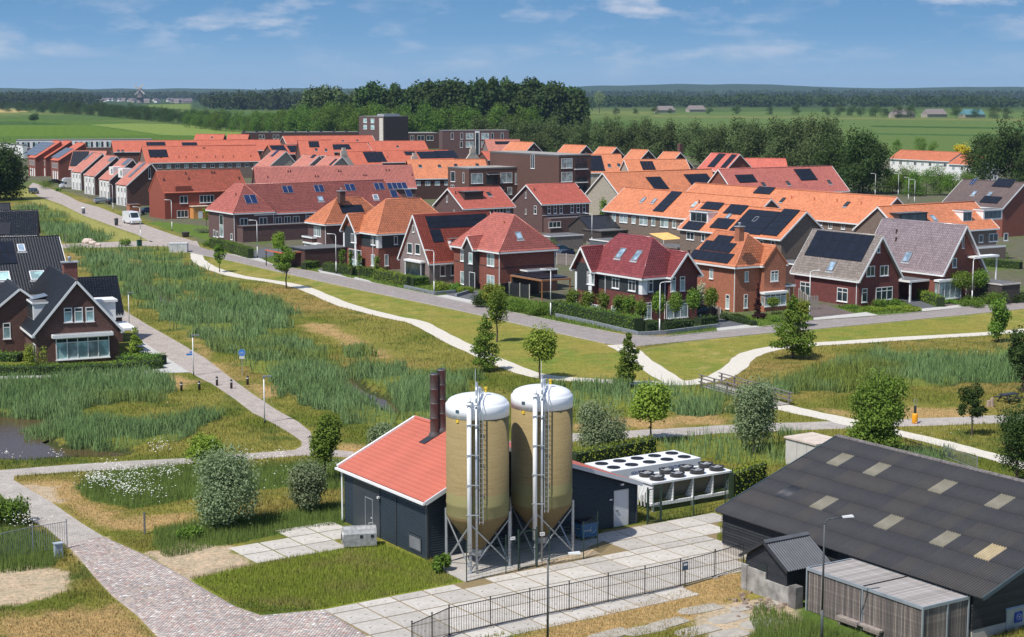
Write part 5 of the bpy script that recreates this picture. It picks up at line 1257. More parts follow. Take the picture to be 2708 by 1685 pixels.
MB().bar((-.1, -.054, 1.67), (-.1, -.054, 1.79), .03, .006).bar((-.14, -.054, 1.71), (-.1, -.054, 1.67), .02, .006).bar((-.06, -.054, 1.71), (-.1, -.054, 1.67), .02, .006).bar((.1, -.054, 1.67), (.1, -.054, 1.79), .03, .006).bar((.06, -.054, 1.75), (.1, -.054, 1.79), .02, .006).bar((.14, -.054, 1.75), (.1, -.054, 1.79), .02, .006).build('arrow_symbol', DARKM, cs)
# bollards
BW = plain('dark_timber', (.06, .045, .04), .8)
for k, (px, py, lb) in enumerate(((480, 1035, 'short dark bollard in the grass, leftmost of four'), (527, 1032, 'short dark bollard in the grass between the reeds and the path'), (574, 1020, 'low dark bollard at the path edge in long grass'), (612, 1028, 'dark bollard standing in the middle of the brick path'), (655, 1018, 'dark bollard in weeds right of the brick path'))):
    r = empty('bollard', G(px, py), 0, lb, 'bollard', 'bollards across the brick path'); MB().lathe([(.11, 0), (.11, .78), (.09, .85), (.02, .87)], 10).build('post', BW, r, True)
    MB().lathe([(.112, .6), (.112, .68)], 10).build('band', WHITE, r)
for px, py, h_, lb in ((383, 1413, 1.35, 'grey stake standing in the dry grass by the brick road'), (174, 652, 2.2, 'dark leaning post beside the black-tiled house roof'), (2360, 1190, 2.6, 'dark post behind the barn ridge')):
    r = empty('stake', G(px, py), 0, lb, 'post'); MB().box(-.05, .05, -.05, .05, 0, h_).box(-.06, .06, -.06, .06, h_+.001, h_+.03).build('post', plain('grey_post', (.14, .13, .13), .8), r)
def cabinet(base, w, d, h, label, m, ang=33, lid=None, name='utility_cabinet'):
    r = empty(name, G(*base), math.radians(ang), label, 'utility cabinet'); MB().box(0, w, 0, d, 0, h).build('body', m, r); MB().box(-.04, w+.04, -.04, d+.04, h+.002, h+.07).build('lid', lid or m, r)
    MB().box(w*.48, w*.5, -.008, -.001, .08, h-.06).build('door_gap', DARKM, r); return r
cabinet((147, 1477), .45, .32, .8, 'small grey utility cabinet by the end of the galvanised fence', plain('grey_cabinet', (.38, .43, .48), .6))
cabinet((365, 652), .75, .6, 1.05, 'dark green utility cabinet beside the side lane', plain('green_cabinet', (.015, .08, .05), .6))
gc = cabinet((447, 668), 3.0, 2.1, 1.45, 'pale grey metal utility housing at the street junction', plain('pale_cabinet', (.52, .53, .53), .6), ang=5)
for k in range(1, 5): MB().box(.6*k, .6*k+.015, -.012, -.009, .05, 1.4).build('panel_joint', GREYF, gc)
# boulders
ROCK = plain('pale_rock', (.55, .45, .38), .9, var=.2, scale=3)
for px, py, r_, lb in ((232, 644, .85, 'large pale boulder beside the side lane, leftmost'), (246, 647, .6, 'pale boulder in the middle of the row beside the side lane'), (259, 650, .45, 'small pale boulder, rightmost beside the side lane')):
    bm = bmesh.new(); bmesh.ops.create_icosphere(bm, subdivisions=2, radius=r_)
    for v in bm.verts: v.co *= 1+.25*(random.random()-.5); v.co.z *= .75; v.co.x *= 1.3
    me = bpy.data.meshes.new('boulder'); bm.to_mesh(me); bm.free(); me.materials.append(ROCK); o = link('boulder', me); o.location = G(px, py)+Vector((0, 0, r_*.4)); tag(o, lb, 'boulder', 'boulders by the lane')
# litter bins at the main street
for px, py, lb, m in ((221, 566, 'grey litter bin with white lid on the verge by the main street', plain('bin_grey', (.10, .11, .12), .6)), (308, 597, 'slim dark litter bin with a pole beside the street before the van', DARKM)):
    r = empty('litter_bin', G(px, py), 0, lb, 'litter bin'); MB().lathe([(.3, .1), (.36, .2), (.38, 1.1), (.3, 1.15)], 12).build('body', m, r, True); MB().lathe([(.4, 1.16), (.42, 1.4), (.3, 1.5)], 12).build('lid', WHITE if px < 300 else DARKM, r, True); MB().box(-.05, .05, .1, .2, 0, 1.6).build('post', GALV, r)
# planter barrel on the lawn
r = empty('planter_tub', G(491, 627), 0, 'dark round planter tub on the grass before the hipped terrace', 'planter'); MB().lathe([(.55, 0), (.75, .9), (.8, .95), (.68, .93), (.6, .8)], 18).build('tub', plain('tub_brown', (.09, .08, .08), .8), r, True); MB().lathe([(.6, .81), (.02, .83)], 18).build('soil', plain('soil', (.08, .06, .04), 1), r)
# timber foot bridge over the ditch
br = empty('foot_bridge', G(1965, 1045), math.radians(-36.5), 'grey timber foot bridge with railings where the pale path crosses the reeds', 'bridge')
Lb = (G(2060, 1074)-G(1880, 1021)).length; br.location = (G(2060, 1074)+G(1880, 1021))/2; dd = G(2060, 1074)-G(1880, 1021); br.rotation_euler = (0, 0, math.atan2(dd.y, dd.x))
BT = plain('grey_bridge_timber', (.17, .15, .14), .85, var=.25, scale=4); BT2 = plain('bridge_plank', (.36, .33, .30), .9, var=.2, scale=4)
for y in (-1, .85): MB().box(-Lb/2, Lb/2, y, y+.15, -.15, .06).build('beam', BT, br)
pk = MB().box(0, .16, -1.05, 1.05, .061, .10).mesh('deck_plank', BT2)
for k in range(int(Lb/.175)): o = link('deck_plank', pk, br); o.location = (-Lb/2+k*.175, 0, 0)
for y in (-1.08, 1.08):
    for k in range(6): x = -Lb/2+.1+k*(Lb-.2)/5; MB().box(x-.06, x+.06, y-.06, y+.06, -.2, 1.12).build('post', BT, br)
    for z in (.45, .8, 1.10): MB().box(-Lb/2-.4, Lb/2+.4, y-.10 if z > 1 else y-.025, y+.10 if z > 1 else y+.025, z-.02 if z > 1 else z-.06, z+.03 if z > 1 else z+.05).build('rail', BT, br)
# yellow life-buoy style post by the bush, picnic table and stumps
r = empty('waymark_post', G(2419, 1120), 0, 'orange-yellow barrel foot with dark sleeve and round frame on top by the brick path', 'post')
MB().lathe([(.2, 0), (.24, .1), (.24, .7), (.18, .82), (.1, .85)], 14).build('barrel', plain('orange_plastic', (.78, .33, .01), .4, var=.04), r, True); MB().tube((0, 0, .86), (0, 0, 1.45), .11).build('sleeve', DARKM, r)
mb = MB()
for k in range(16): a0, a1 = 2*math.pi*k/16, 2*math.pi*(k+1)/16; mb.bar((.14*math.cos(a0), 0, 1.75+.25*math.sin(a0)), (.14*math.cos(a1), 0, 1.75+.25*math.sin(a1)), .03)
mb.build('hoop', GALV, r)
r = empty('picnic_table', G(2668, 1064), math.radians(30), 'dark picnic table at the right edge by the dry grass', 'table')
MB().box(-.9, .9, -.4, .4, .70, .76).build('tabletop', DARKM, r)
for y in (-.85, .6): MB().box(-.9, .9, y, y+.27, .42, .47).build('seat', DARKM, r)
for x in (-.6, .6): MB().bar((x, -.75, 0), (x, -.25, .7), .08).bar((x, .75, 0), (x, .25, .7), .08).bar((x, -.8, .4), (x, .8, .4), .06).build('frame', DARKM, r)
for px, lb in ((2614, 'pale tree stump left of the picnic table, left one'), (2623, 'taller pale tree stump next to the picnic table')):
    r = empty('tree_stump', G(px, 1076), 0, lb, 'stump', 'stumps by the picnic table'); h_ = .55 if px < 2620 else .75; MB().lathe([(.19, 0), (.16, h_), (.14, h_+.01)], 10).build('stump', plain('stump_wood', (.36, .27, .2), .9), r)

RB = MB()
for q in range(70):
    g_ = G(random.gauss(2010, 45), random.gauss(1600, 14)); r_ = random.uniform(.05, .22); an = random.random()*3
    RB.hexa([(g_.x+r_*math.cos(an+k*1.57)*random.uniform(.7, 1.2), g_.y+r_*math.sin(an+k*1.57)*random.uniform(.7, 1.2), -.02) for k in range(4)], [(g_.x+r_*.7*math.cos(an+k*1.57), g_.y+r_*.7*math.sin(an+k*1.57), r_*random.uniform(.4, .9)) for k in range(4)])
tag(RB.build('rubble', plain('rubble_stone', (.27, .20, .16), .95, var=.5, scale=3)), 'broken stones and clods in front of the old concrete wall', 'rubble', kind='stuff')

sg_ = empty('fence_sign', G(1812, 1552)-Vector((.15, .12, 0)), math.radians(34), 'small blue grey notice board hung on the bar fence near its right end', 'sign'); MB().box(-.02, .36, -.02, .0, .95, 1.4).build('plate', plain('blue_grey_plate', (.05, .10, .16), .6), sg_); MB().box(.04, .3, -.023, -.0205, 1.2, 1.32).build('print', WHITE, sg_); MB().box(.15, .19, .001, .02, 0, 1.4).build('stake', FBL, sg_)
# ================================================================ THE HOUSES ALONG THE STREET
def bandp(h, side, a0, a1, z0, z1, m, plane=0, d=.03, name='cladding'):
    B = (a0, a1, plane-d, plane+.02, z0, z1) if side == 'R' else (plane-d, plane+.02, a0, a1, z0, z1)
    return MB().box(*B).build(name, m, h.root)
def bay(h, side, px, py, w, hh, proj, cols=3, plane=0, glass=None, base=.55, roof=WHITE, trans=.22):
    on = h.onR if side == 'R' else h.onL; ax = 0 if side == 'R' else 1
    c = on(px, py, plane); a0, a1 = sorted((on(px-w/2, py, plane)[ax], on(px+w/2, py, plane)[ax])); zt = on(px, py-hh/2, plane).z
    Bx = (lambda a, b, o0, o1, z0, z1: (a, b, plane-o1, plane-o0, z0, z1)) if side == 'R' else (lambda a, b, o0, o1, z0, z1: (plane-o1, plane-o0, a, b, z0, z1))
    o = MB().box(*Bx(a0, a1, .0, proj, -.2, zt)).build('bay', h.wall, h.root); MB().box(*Bx(a0-.15, a1+.15, .0, proj+.2, zt+.002, zt+.25)).build('bay_roof', roof, o)
    h.opening(side, ((a0+a1)/2, (base+zt)/2), a1-a0-.06, zt-base-.05, cols=cols, trans=trans, plane=plane-proj, glass=glass or PANEL)
    f = MB().box(*Bx(a0-.02, a0-.001, .1, proj-.1, base+.1, zt-.15)).box(*Bx(a1+.001, a1+.02, .1, proj-.1, base+.1, zt-.15)); f.build('side_pane', glass or PANEL, o)
CHB = plain('charcoal_boards', (.035, .04, .042), .6)
# maroon roofed corner house
h = House('detached_house', 'corner house with glazed maroon roof, two roof windows and charcoal upper boards', 'house', (1698, 737), 33, z=5.3, wall=BR_MAR, tile=T_MAROON, off=(.4, .4), group='houses facing the green')
h.vol(0, 7.2, 0, 12.2, 5.3, 9.6, 'y', hips=(.8, .8), ov=.4, rp=.5)
h.vol(3.6, 7.4, -.9, 5, 5.3, 8.1, 'y', ov=.45, gov=.5, key='r'); h.vol(-.8, 4, 9.0, 12.4, 5.3, 8.15, 'x', ov=.5, gov=.45, key='l')
bandp(h, 'L', 0, 8.8, 3.35, 5.05, CHB); bandp(h, 'R', .0, 3.5, 3.35, 5.05, CHB); bandp(h, 'L', 9.2, 12.2, 2.9, 6.2, CHB, -.8); bandp(h, 'L', 8.95, 9.6, 0, 5.0, WHITE, -.8, .06, 'pillar'); bandp(h, 'L', 12.0, 12.4, 0, 5.0, WHITE, -.8, .06, 'pillar'); bandp(h, 'L', 0, .7, 3.35, 5.05, WHITE, 0, .05, 'pillar'); bandp(h, 'R', 0, .7, 3.35, 5.05, WHITE, 0, .05, 'pillar')
h.wins('R', [(1720.6,755,12,33,dict(cols=1,trans=.3))], glass=PANEL); h.wins('R', [(1780,752,13,38,dict(cols=1,trans=.25)),(1804.6,750,13,38,dict(cols=1,trans=.25)),(1790.7,818,57,46,dict(cols=3,trans=.2))], plane=-.9, glass=PANEL); h.win('R', 1713, 822, 20, 44, trans=.2, glass=PANEL)
h.wins('L', [(1628.6,746,19,33),(1672,753,19,33),(1627,822,20,24),(1688,834,18,26)], trans=.25, glass=PANEL); h.wins('L', [(1562.5,736,19,33,dict(trans=.3)),(1567,816,45,24,dict(cols=4))], plane=-.8, glass=PANEL)
h.sky('x-', 1643, 671, 1.1, 1.5); h.sky('x-', 1686, 677, 1.1, 1.5); h.pipe(-.1, 7.2, 5.1); h.pipe(3.2, -.12, 5.1); h.pipe(-.1, .1, 0)
# hipped red house with the charcoal porch gable
h = House('detached_house', 'brick house with hipped red roof and a narrow charcoal brick entrance gable', 'house', (1320, 668), 33, z=5.5, wall=BR_RED, tile=T_RED, off=(.45, .45), group='houses facing the green')
h.vol(0, 8.9, 0, 12, 5.5, 10.05, 'y', hips=(.76, .78), ov=.45)
h.vol(-1.0, 3, 5.3, 7.7, 5.45, 7.2, 'x', ov=.3, gov=.2, wall=BR_CHAR, key='p')
h.wins('L', [(1298,687.6,19,32),(1225,676,13,30),(1225,735,14,34,dict(cols=1)),(1298,743,20,30)], glass=PANEL); h.win('L', 1245, 683, 10, 29, plane=-1.0, cols=1, glass=PANET)
h.door('L', 1249, 738, 15, 36, DARKM, -1.0); h.wins('R', [(1357.6,740,14,18,dict(cols=1))], glass=PANET); bandp(h, 'R', .1, 8.8, 3.3, 3.42, BR_CHAR); bandp(h, 'L', .1, 5.2, 3.3, 3.42, BR_CHAR); bandp(h, 'L', 7.8, 11.9, 3.3, 3.42, BR_CHAR)
h.sky('y-', 1371.5, 623.7, .95, 1.2); h.vent('x-', 1332.6, 594, T_ORANGE); h.pipe(-.08, .1, 5.3); h.pipe(8.8, -.08, 5.3)
# steep gable with the L of solar panels
h = House('detached_house', 'steep gabled mauve brick house with an L of black solar panels on red tiles', 'house', (1134, 698), 33, z=3.0, wall=BR_MAUVE, tile=T_BRICKRED, off=(.25, .3), group='houses facing the green')
h.vol(0, 12.3, 0, 8.3, 3.0, 9.55, 'x', ov=.3, gov=.25)
h.wins('L', [(1084.4,656.7,13,27,dict(cols=1)),(1105,659,13,27,dict(cols=1)),(1075,709,8,30,dict(cols=1)),(1094,605,4,18,dict(cols=1))]); bay(h, 'L', 1103, 714, 42, 44, .6, 1, glass=PANEG, base=.4, trans=0)
h.wins('R', [(1170.5,716,14,28,dict(cols=1)),(1199,714,14,28,dict(cols=1))])
h.pv('y-', (1133.5,606), (1284,566), 6, 2); h.pv('y-', (1145.5,642), (1163,607), 1, 2); h.dormer('y-', (1192,664), (1240,660), 1.5, top=T_BRICKRED, wins=2, depth=3)
# bright orange hipped house with charcoal gable
h = House('detached_house', 'house with big bright orange hipped roof, charcoal gable and white corner frames', 'house', (997, 620), 33, z=5.5, wall=BR_RED, tile=T_ORANGE, off=(.45, .45), group='houses facing the green')
h.vol(0, 13.5, 0, 9.2, 5.5, 10.3, 'x', hips=(.85, .8), ov=.45)
h.vol(-.8, 3, 5.6, 9.7, 5.4, 8.1, 'x', ov=.45, gov=.45, key='l')
bandp(h, 'L', 5.7, 9.6, 2.9, 6.2, CHB, -.8); bandp(h, 'L', 5.6, 6.1, 0, 5.1, WHITE, -.8, .06, 'pillar'); bandp(h, 'L', 9.4, 9.8, 0, 5.1, WHITE, -.8, .06, 'pillar'); bandp(h, 'L', .1, 5.4, 3.35, 5.2, CHB); bandp(h, 'R', .1, 13.4, 3.35, 5.2, CHB); bandp(h, 'L', 0, .6, 3.35, 5.2, WHITE, 0, .05, 'pillar'); bandp(h, 'R', 0, .6, 3.35, 5.2, WHITE, 0, .05, 'pillar')
h.wins('L', [(987.8,637,12,22),(987,688,10,30)], glass=PANEL); h.wins('L', [(936,630,14,24,dict(cols=3)),(939.6,682,32,44,dict(cols=3,trans=.6,glass=PANET))], plane=-.8, glass=PANEL); h.wins('R', [(1046.5,635.5,10,22,dict(cols=1)),(1022,688,10,30,dict(cols=1))], glass=PANEL); h.pipe(-.08, 1.6, 5.2)
# orange pyramid roof with chimney
h = House('detached_house', 'brick house with orange pyramid roof, one solar pair and a square chimney', 'house', (859, 594), 33, z=5.5, wall=BR_DARK, tile=T_ORANGE, off=(.45, .45), group='houses facing the green')
h.vol(0, 11.3, 0, 6.6, 5.5, 9.4, 'x', hips=(1.1, .95), ov=.45); h.lastwall.data.materials[0] = BR_PURP
h.wins('L', [(839.6,612,18,26,dict(cols=3))], glass=PANEL); bay(h, 'L', 834, 665, 36, 40, .8, 4); h.wins('R', [(890.8,659.6,12,24,dict(cols=1,trans=.25)),(912,656,9,22,dict(cols=1))], glass=PANEL)
h.pv('y-', (905,566), (955,542), 2, 1); h.chimney(902.5, 506, 1.0, 1.0, 1.9, 10.6, BR_BROWN, pipe=True); h.flat(-.8, 0, 3.5, 7.0, 3.2, ov=.15); h.pipe(-.08, .1, 5.3)
# orange brick house with stepped solar panels
h = House('detached_house', 'orange brick house with three stepped rows of solar panels and a yellow door', 'house', (1945, 707), 33, z=5.6, wall=BR_ORANGE, tile=T_ORANGE, off=(.4, .4), group='houses facing the green')
h.vol(0, 7.4, 0, 9.0, 5.6, 9.3, 'y', hips=(.62, .3), ov=.4); h.vol(3.9, 7.4, -.8, 4, 5.6, 7.95, 'y', ov=.35, gov=.1, key='r', barge=False)
h.wins('L', [(1881.5,724,10,26,dict(cols=1)),(1924.5,798,10,38,dict(cols=1,trans=.3)),(1843,716,7,22,dict(cols=1))], glass=PANEL); h.wins('R', [(1974,731,10,27,dict(cols=1)),(1972,796.6,10,36,dict(cols=1,trans=.3))], glass=PANEL); h.win('R', 2048, 729.7, 20, 28, plane=-.8, trans=.3, glass=PANEL)
bay(h, 'R', 2040, 796, 58, 42, .7, 4, plane=-.8, base=.6); h.door('R', 2082, 786, 11, 44, plain('yellow_door', (.72, .40, .01), .4, var=.03), -.4)
h.flat(7.4, 9.2, -.3, 4, 2.9, ov=.2); h.pv('x-', (1888,639), (1944,627), 2, 1); h.pv('x-', (1849.5,661), (1950.5,646), 5, 1); h.pv('x-', (1818.5,685), (1945,674), 6, 1)
h.chimney(1956, 600, .8, .8, 1.7, 10.5, BR_ORANGE, pipe=True); h.pipe(-.08, .1, 5.4); h.vent('x-', 1822, 672, VENTM, 1.3)
# grey tiled house with the big solar field
h = House('detached_house', 'maroon brick gabled house whose grey tiled roof carries a large black solar field', 'house', (2271, 744), 33, z=3.3, wall=BR_MAR, tile=T_GREYT, off=(.35, .35), group='houses facing the green')
h.vol(0, 7.0, 0, 11.7, 3.3, 8.75, 'y', ov=.35, gov=.45)
h.wins('R', [(2302,717,22,27),(2338,715.5,22,27),(2323,657,8,22,dict(cols=1,trans=.4)),(2286,781,14,36,dict(cols=1,trans=.3)),(2338,776,44,34,dict(cols=3,trans=.3))]); h.wins('L', [(2228,779.5,28,36),(2130,764,27,36)], trans=.3)
h.pv('x-', (2128,676), (2314,625), 6, 3); h.sky('x-', 2200.5, 705, 1.1, 1.4); h.pipe(-.1, .25, 3.1); h.flat(7.0, 9.8, 2.5, 9.5, 2.8, ov=.2, wall=BR_BROWN)
# glazed mauve roof
h = House('detached_house', 'red brick gabled house with large glazed mauve tile roof and white bay window', 'house', (2492, 727), 33, z=3.6, wall=BR_RED, tile=T_MAUVE, off=(.35, .4), group='houses facing the green')
h.vol(0, 7.4, 0, 13.6, 3.6, 9.7, 'y', ov=.35, gov=.6)
h.wins('R', [(2524,695,11,25,dict(cols=1)),(2546.7,640,5,32,dict(cols=1))]); bay(h, 'R', 2501, 762, 60, 40, .7, 4, base=.5, trans=0); h.win('R', 2560, 770, 12, 30, cols=1)
h.sky('x-', 2401, 680, 1.2, 1.5); h.vent('x-', 2370.7, 617); h.vent('x-', 2369, 638)
MB().box(4.5, 9.2, -1.3, .1, 5.5, 5.72).build('canopy', WHITE, h.root); MB().box(8.9, 9.05, -1.1, -.95, 0, 5.49).build('canopy_post', WHITE, h.root)
MB().box(-3.6, -.02, 2.0, 9.0, 2.55, 2.8).build('carport_roof', WHITE, h.root); MB().box(-3.45, -.17, 2.15, 8.85, 2.802, 2.82).build('roofing_felt', FELT, h.root); MB().box(-3.4, -3.2, 2.1, 2.3, 0, 2.549).build('carport_post', WHITE, h.root)
# hipped red terrace
h = House('terraced_house', 'long brick terrace with hipped pink-red tile roof and blue solar panel pairs', 'house', (616.9, 564.7), 33, z=5.1, wall=BR_PURP, tile=T_RED, off=(.4, .4), group='terraces')
h.vol(.0, 7.6, 0, 11.9, 5.1, 9.97, 'y', hips=(1.05, 1), ov=.4); h.vol(4.0, 36.4, .4, 7.8, 4.75, 9.93, 'x', hips=(0, 1), ov=.4, key='m', barge=False)
W_ = [(645,589,21,24),(696,587,21,24)]; h.wins('R', W_); h.wins('R', [(736.5,585.8,17,24),(759.7,584.4,17,24),(783,583.6,17,24),(818.5,579.5,15,20)], plane=.4)
h.wins('L', [(586,597.6,10,58,dict(cols=1,trans=.45,glass=PANEL)),(567,617,5,18,dict(cols=1)),(575,619,5,16,dict(cols=1)),(613,626,5,16,dict(cols=1))])
h.flat(.4, 30, -2.6, 0, 2.9, trim=BR_DARK, ov=.1); h.pipe(-.06, .05, 4.9); h.pipe(7.65, -.06, 4.9); h.pipe(14.3, .32, 4.6)
for a, b in (((750,511.5),(770,492)),((834,509),(852,489.5)),((915.7,506),(935,487)),((993,503),(1011,484))): h.pv('my-', a, b, 2, 1, m=PVN, fm=PVW)
h.pv('my-', (1027,502), (1072,483), 4, 1, m=PVN, fm=PVW); h.pv('my-', (1036,523), (1046,503), 1, 1, m=PVN, fm=PVW); h.pv('my-', (1076,522), (1084,501), 1, 1, m=PVN, fm=PVW); h.pv('y-', (651,540), (674,515.5), 2, 1, m=PVN, fm=PVW)
h.sky('my-', 847, 526, 1.1, 1.1); h.sky('my-', 993, 522, 1.1, 1.1, frame=WHITE); h.vent('x-', 624, 518)
# the two salmon roofed gables behind
h = House('detached_house', 'red roofed brick house with a dark boxed dormer, behind the solar gable', 'house', (1225, 553), 33, z=5.4, wall=BR_PURP, tile=T_SALMON, off=(.3, .3), group='salmon roofed houses')
h.vol(0, 10.9, 0, 10.6, 5.4, 8.9, 'x', ov=.3, gov=.3); h.wins('L', [(1182.7,526.4,3,16,dict(cols=1)),(1201,560,3,10,dict(cols=1))]); h.wins('R', [(1310,555,9,15,dict(cols=1)),(1326,555,9,15,dict(cols=1)),(1343,553,10,16)])
h.dormer('y-', (1229.6,531), (1277,527), 1.35, wall=plain('dark_wood_dormer', (.05, .035, .03), .7), top=DARKM, blank=True); h.sky('y-', 1293, 514, .8, 1.1, PANEG, DARKM); h.vent('y-', 1205, 513); h.vent('y-', 1334, 508)
h = House('detached_house', 'plain salmon-red gabled brick house with six tall upper windows', 'house', (1433, 541), 33, z=5.4, wall=BR_PURP, tile=T_SALMON, off=(.3, .3), group='salmon roofed houses')
h.vol(0, 11.0, 0, 10.4, 5.4, 8.9, 'x', ov=.3, gov=.3); h.wins('L', [(1391,516,3,16,dict(cols=1)),(1391,559.5,3,14,dict(cols=1)),(1416,555,7,22,dict(cols=1,trans=.4))])
h.wins('R', [(x, y, 8, 22, dict(cols=1, trans=.4)) for x, y in ((1452,554),(1468,553.5),(1483.7,553),(1513,551.5),(1528.7,551),(1544.5,550.5))]); bandp(h, 'R', 0, 11, 3.2, 3.3, WHITE, 0, .04, 'string_course'); h.flat(.3, 12, -2.5, 0, 2.8, trim=BR_PURP); h.vent('y-', 1412.6, 504); h.vent('y-', 1532, 500)
h.win('R', 1467, 594, 32, 16, cols=3, plane=-2.5)
# black tiled cottage, front left --------------------------------------------
h = House('detached_house', 'dark brick black-tiled house at left with wide white bay window and brick chimney', 'house', (100, 965), 25, wall=BR_BROWN, tile=T_ANTH)
h.vol(0, 8.0, 0, 15, 2.95, 8.2, 'y', ov=.45, gov=.35)
h.vol(-12, 6.5, 14.5, 36, 2.9, 10.5, 'x', ov=.4, gov=.3, key='b'); h.vol(-5, 4.2, 7.2, 15, 2.9, 6.9, 'y', ov=.4, gov=.3, key='w'); h.vol(4, 10.8, 11.5, 17.3, 3.0, 6.8, 'x', ov=.3, gov=.2, key='e', tile=T_BLACK, barge=False)
h.wins('R', [(180,833,22,38,dict(cols=1,trans=.28)),(208,832,22,38,dict(cols=1,trans=.28)),(237.5,831,22,38,dict(cols=1,trans=.28))], glass=PANET)
a0, a1 = h.onR(146, 928).x, h.onR(287, 922).x
MB().box(a0, a1, -.45, 0, -.2, 2.6).build('bay', BR_BROWN, h.root); MB().box(a0-.35, a1+.35, -.95, .0, 2.62, 2.95).build('bay_roof', WHITE, h.root); MB().box(a0-.2, a1+.2, -.8, -.01, 2.952, 2.97).build('roofing_felt', ZINC, h.root)
h.opening('R', ((a0+a1)/2, 1.5), a1-a0, 2.15, cols=5, trans=.22, plane=-.455, glass=[PANET, PANEL, PANET, PANEL, PANET], d=.09)
h.win('L', 92, 930, 6, 40, cols=1); h.win('R', 18, 875, 20, 42, cols=1, trans=.28, plane=7.2, glass=PANET)
c_ = Vector((4.6, 6.6, 0)); MB().box(c_.x-.7, c_.x+.7, c_.y-.5, c_.y+.5, 6.5, 9.35).build('chimney', brick('chimney_brick', (.22, .08, .06)), h.root); MB().box(c_.x-.85, c_.x+.85, c_.y-.65, c_.y+.65, 9.352, 9.45).build('chimney_cap', ZINC, h.root); MB().lathe([(.15, 9.45), (.15, 9.8), (.22, 9.82), (.22, 9.95)], 10, (c_.x, c_.y)).build('flue', ZINC, h.root, True)
h.dormer('x-', (61, 828), (89, 850), 1.7, 'x-', wall=WHITE, wins=4, depth=2.6)
c_ = h.onS('x-', 75, 839); mb = MB().box(c_.x+.1, c_.x+2.3, c_.y-1.2, c_.y+1.2, 0, .05); mb.v = [(x, y, z+c_.z+1.85+.2*(x-c_.x)) for x, y, z in mb.v]; mb.build('solar_panel', plain('pale_solar_glass', (.16, .20, .25), .3), h.root)
MB().box(7.0, 9.3, 7.4, 9.6, 3.0, 4.95).build('dormer', WHITE, h.root); MB().box(6.8, 9.5, 7.2, 9.8, 4.952, 5.2).build('dormer_roof', WHITE, h.root); MB().box(9.3, 10.6, 3.5, 9, 2.4, 2.62).build('canopy', WHITE, h.root)
h.pv('by-', (-50, 703), (33, 640), 5, 2, m=PVB); h.sky('by-', 56, 657, .8, 1.2, frame=WHITE); h.sky('by-', 99, 730, 1.6, 1.5, glass=PANET, frame=WHITE); h.sky('by-', 6, 732, 1.6, 1.5, glass=PANET, frame=WHITE)
# second black roof behind it, third beyond
h = House('detached_house', 'glazed black tiled roof seen behind the black-tiled house, with dark solar panels', 'house', (97, 625), 12, z=2.2, wall=BR_BROWN, tile=T_BLACK, group='black roofed houses at the left edge')
h.vol(-22, 0, 0, 7, 2.2, 6.4, 'x', ov=.3, gov=.2, barge=False); h.pv('y-', (-20, 622), (28, 590), 5, 2)
h = House('detached_house', 'small piece of black roof at the left edge, farthest of the black roofs', 'house', (22, 588), 12, z=2.2, wall=BR_BROWN, tile=T_ANTH, group='black roofed houses at the left edge')
h.vol(-22, 0, 0, 7, 2.2, 5.6, 'x', ov=.3, gov=.2, barge=False)
# ================================================================ THE STREETS BEHIND
def gy(name, label, apex, zr, w, far, eave=5.2, wall=None, tile=None, rp=.5, z=None, ang=33, L=None, group=None, fine=False, wins=(), **kw):
    """house whose ridge runs away from the camera; apex: near end of the ridge as seen"""
    h = House(name, label, 'house' if 'terrace' not in name else 'terrace', apex, ang, z=zr, wall=wall, tile=tile, fine=fine, off=(-w*rp*2, .3), group=group)
    h.o = h.o; L_ = L or (h.at(*far, zr).y-.3)
    h.vol(0, 2*w, 0, L_, eave, zr, 'y', ov=.35, gov=.3, rp=rp, **kw); return h
def far(name, label, A, B, ze, ry, w=5, wall=None, tile=None, group=None, n=0, wy=None, pv=(), fine=False, sky=(), vents=(), gl=None, barge=False, ground=0, mat=None, zmin=2.5, zmax=5.2, ww=1.3, floors=1):
    a, b = G(*A, ze), G(*B, ze); d = b-a; an = math.atan2(d.y, d.x); mid = (a+b)/2+Vector((-math.sin(an), math.cos(an), 0))*w
    r = ray((A[0]+B[0])/2, ry); zr = H+r.z/r.y*mid.y; zr = min(max(zr, ze+zmin), ze+zmax)
    h = House(name, label, 'terrace' if 'terrace' in name else 'house', A, math.degrees(an), z=ze, wall=wall, tile=tile, fine=fine, off=(.3, .35), group=group); L = d.length-.6
    h.vol(0, L, 0, 2*w-.7, ze, zr, 'x', ov=.35, gov=.3, barge=barge)
    for fl in range(floors):
        for k in range(n): h.opening('R', ((k+.5)*L/n, ze-1.25-fl*2.75), ww, 1.15, cols=2, glass=gl or (PANEG if k % 2 else PANEL), sill=False)
    for p in pv: h.pv('y-', p[0], p[1], p[2], p[3], m=PVB)
    for p in sky: h.sky('y-', *p, .8, 1.1, PANEG, DARKM)
    for p in vents: h.vent('y-', *p)
    return h
OT = 'orange and red roofed terraces of the village'
h = House('terraced_house', 'orange roofed brick terrace with two large solar fields, facing the gardens', 'terrace', (2066, 634), 33, z=5.4, wall=BR_GREY, tile=T_BRIGHT, off=(.35, .35), group=OT)
h.fine = False; h.vol(0, 9.2, 0, 23.5, 5.4, 9.3, 'y', ov=.35, gov=.25)
h.pv('x-', (1923+3,603+11), (2066,560+2), 3, 4); h.pv('x-', (2012,614+7), (2118,557), 3, 4, skip=()); h.pv('x-', (1876,603), (1947,582), 4, 1); h.pv('x-', (1912,565), (1982,545), 4, 1); h.pv('x-', (1852,553), (1918,538), 4, 1); h.pv('x-', (1803,606), (1868,590), 4, 1)
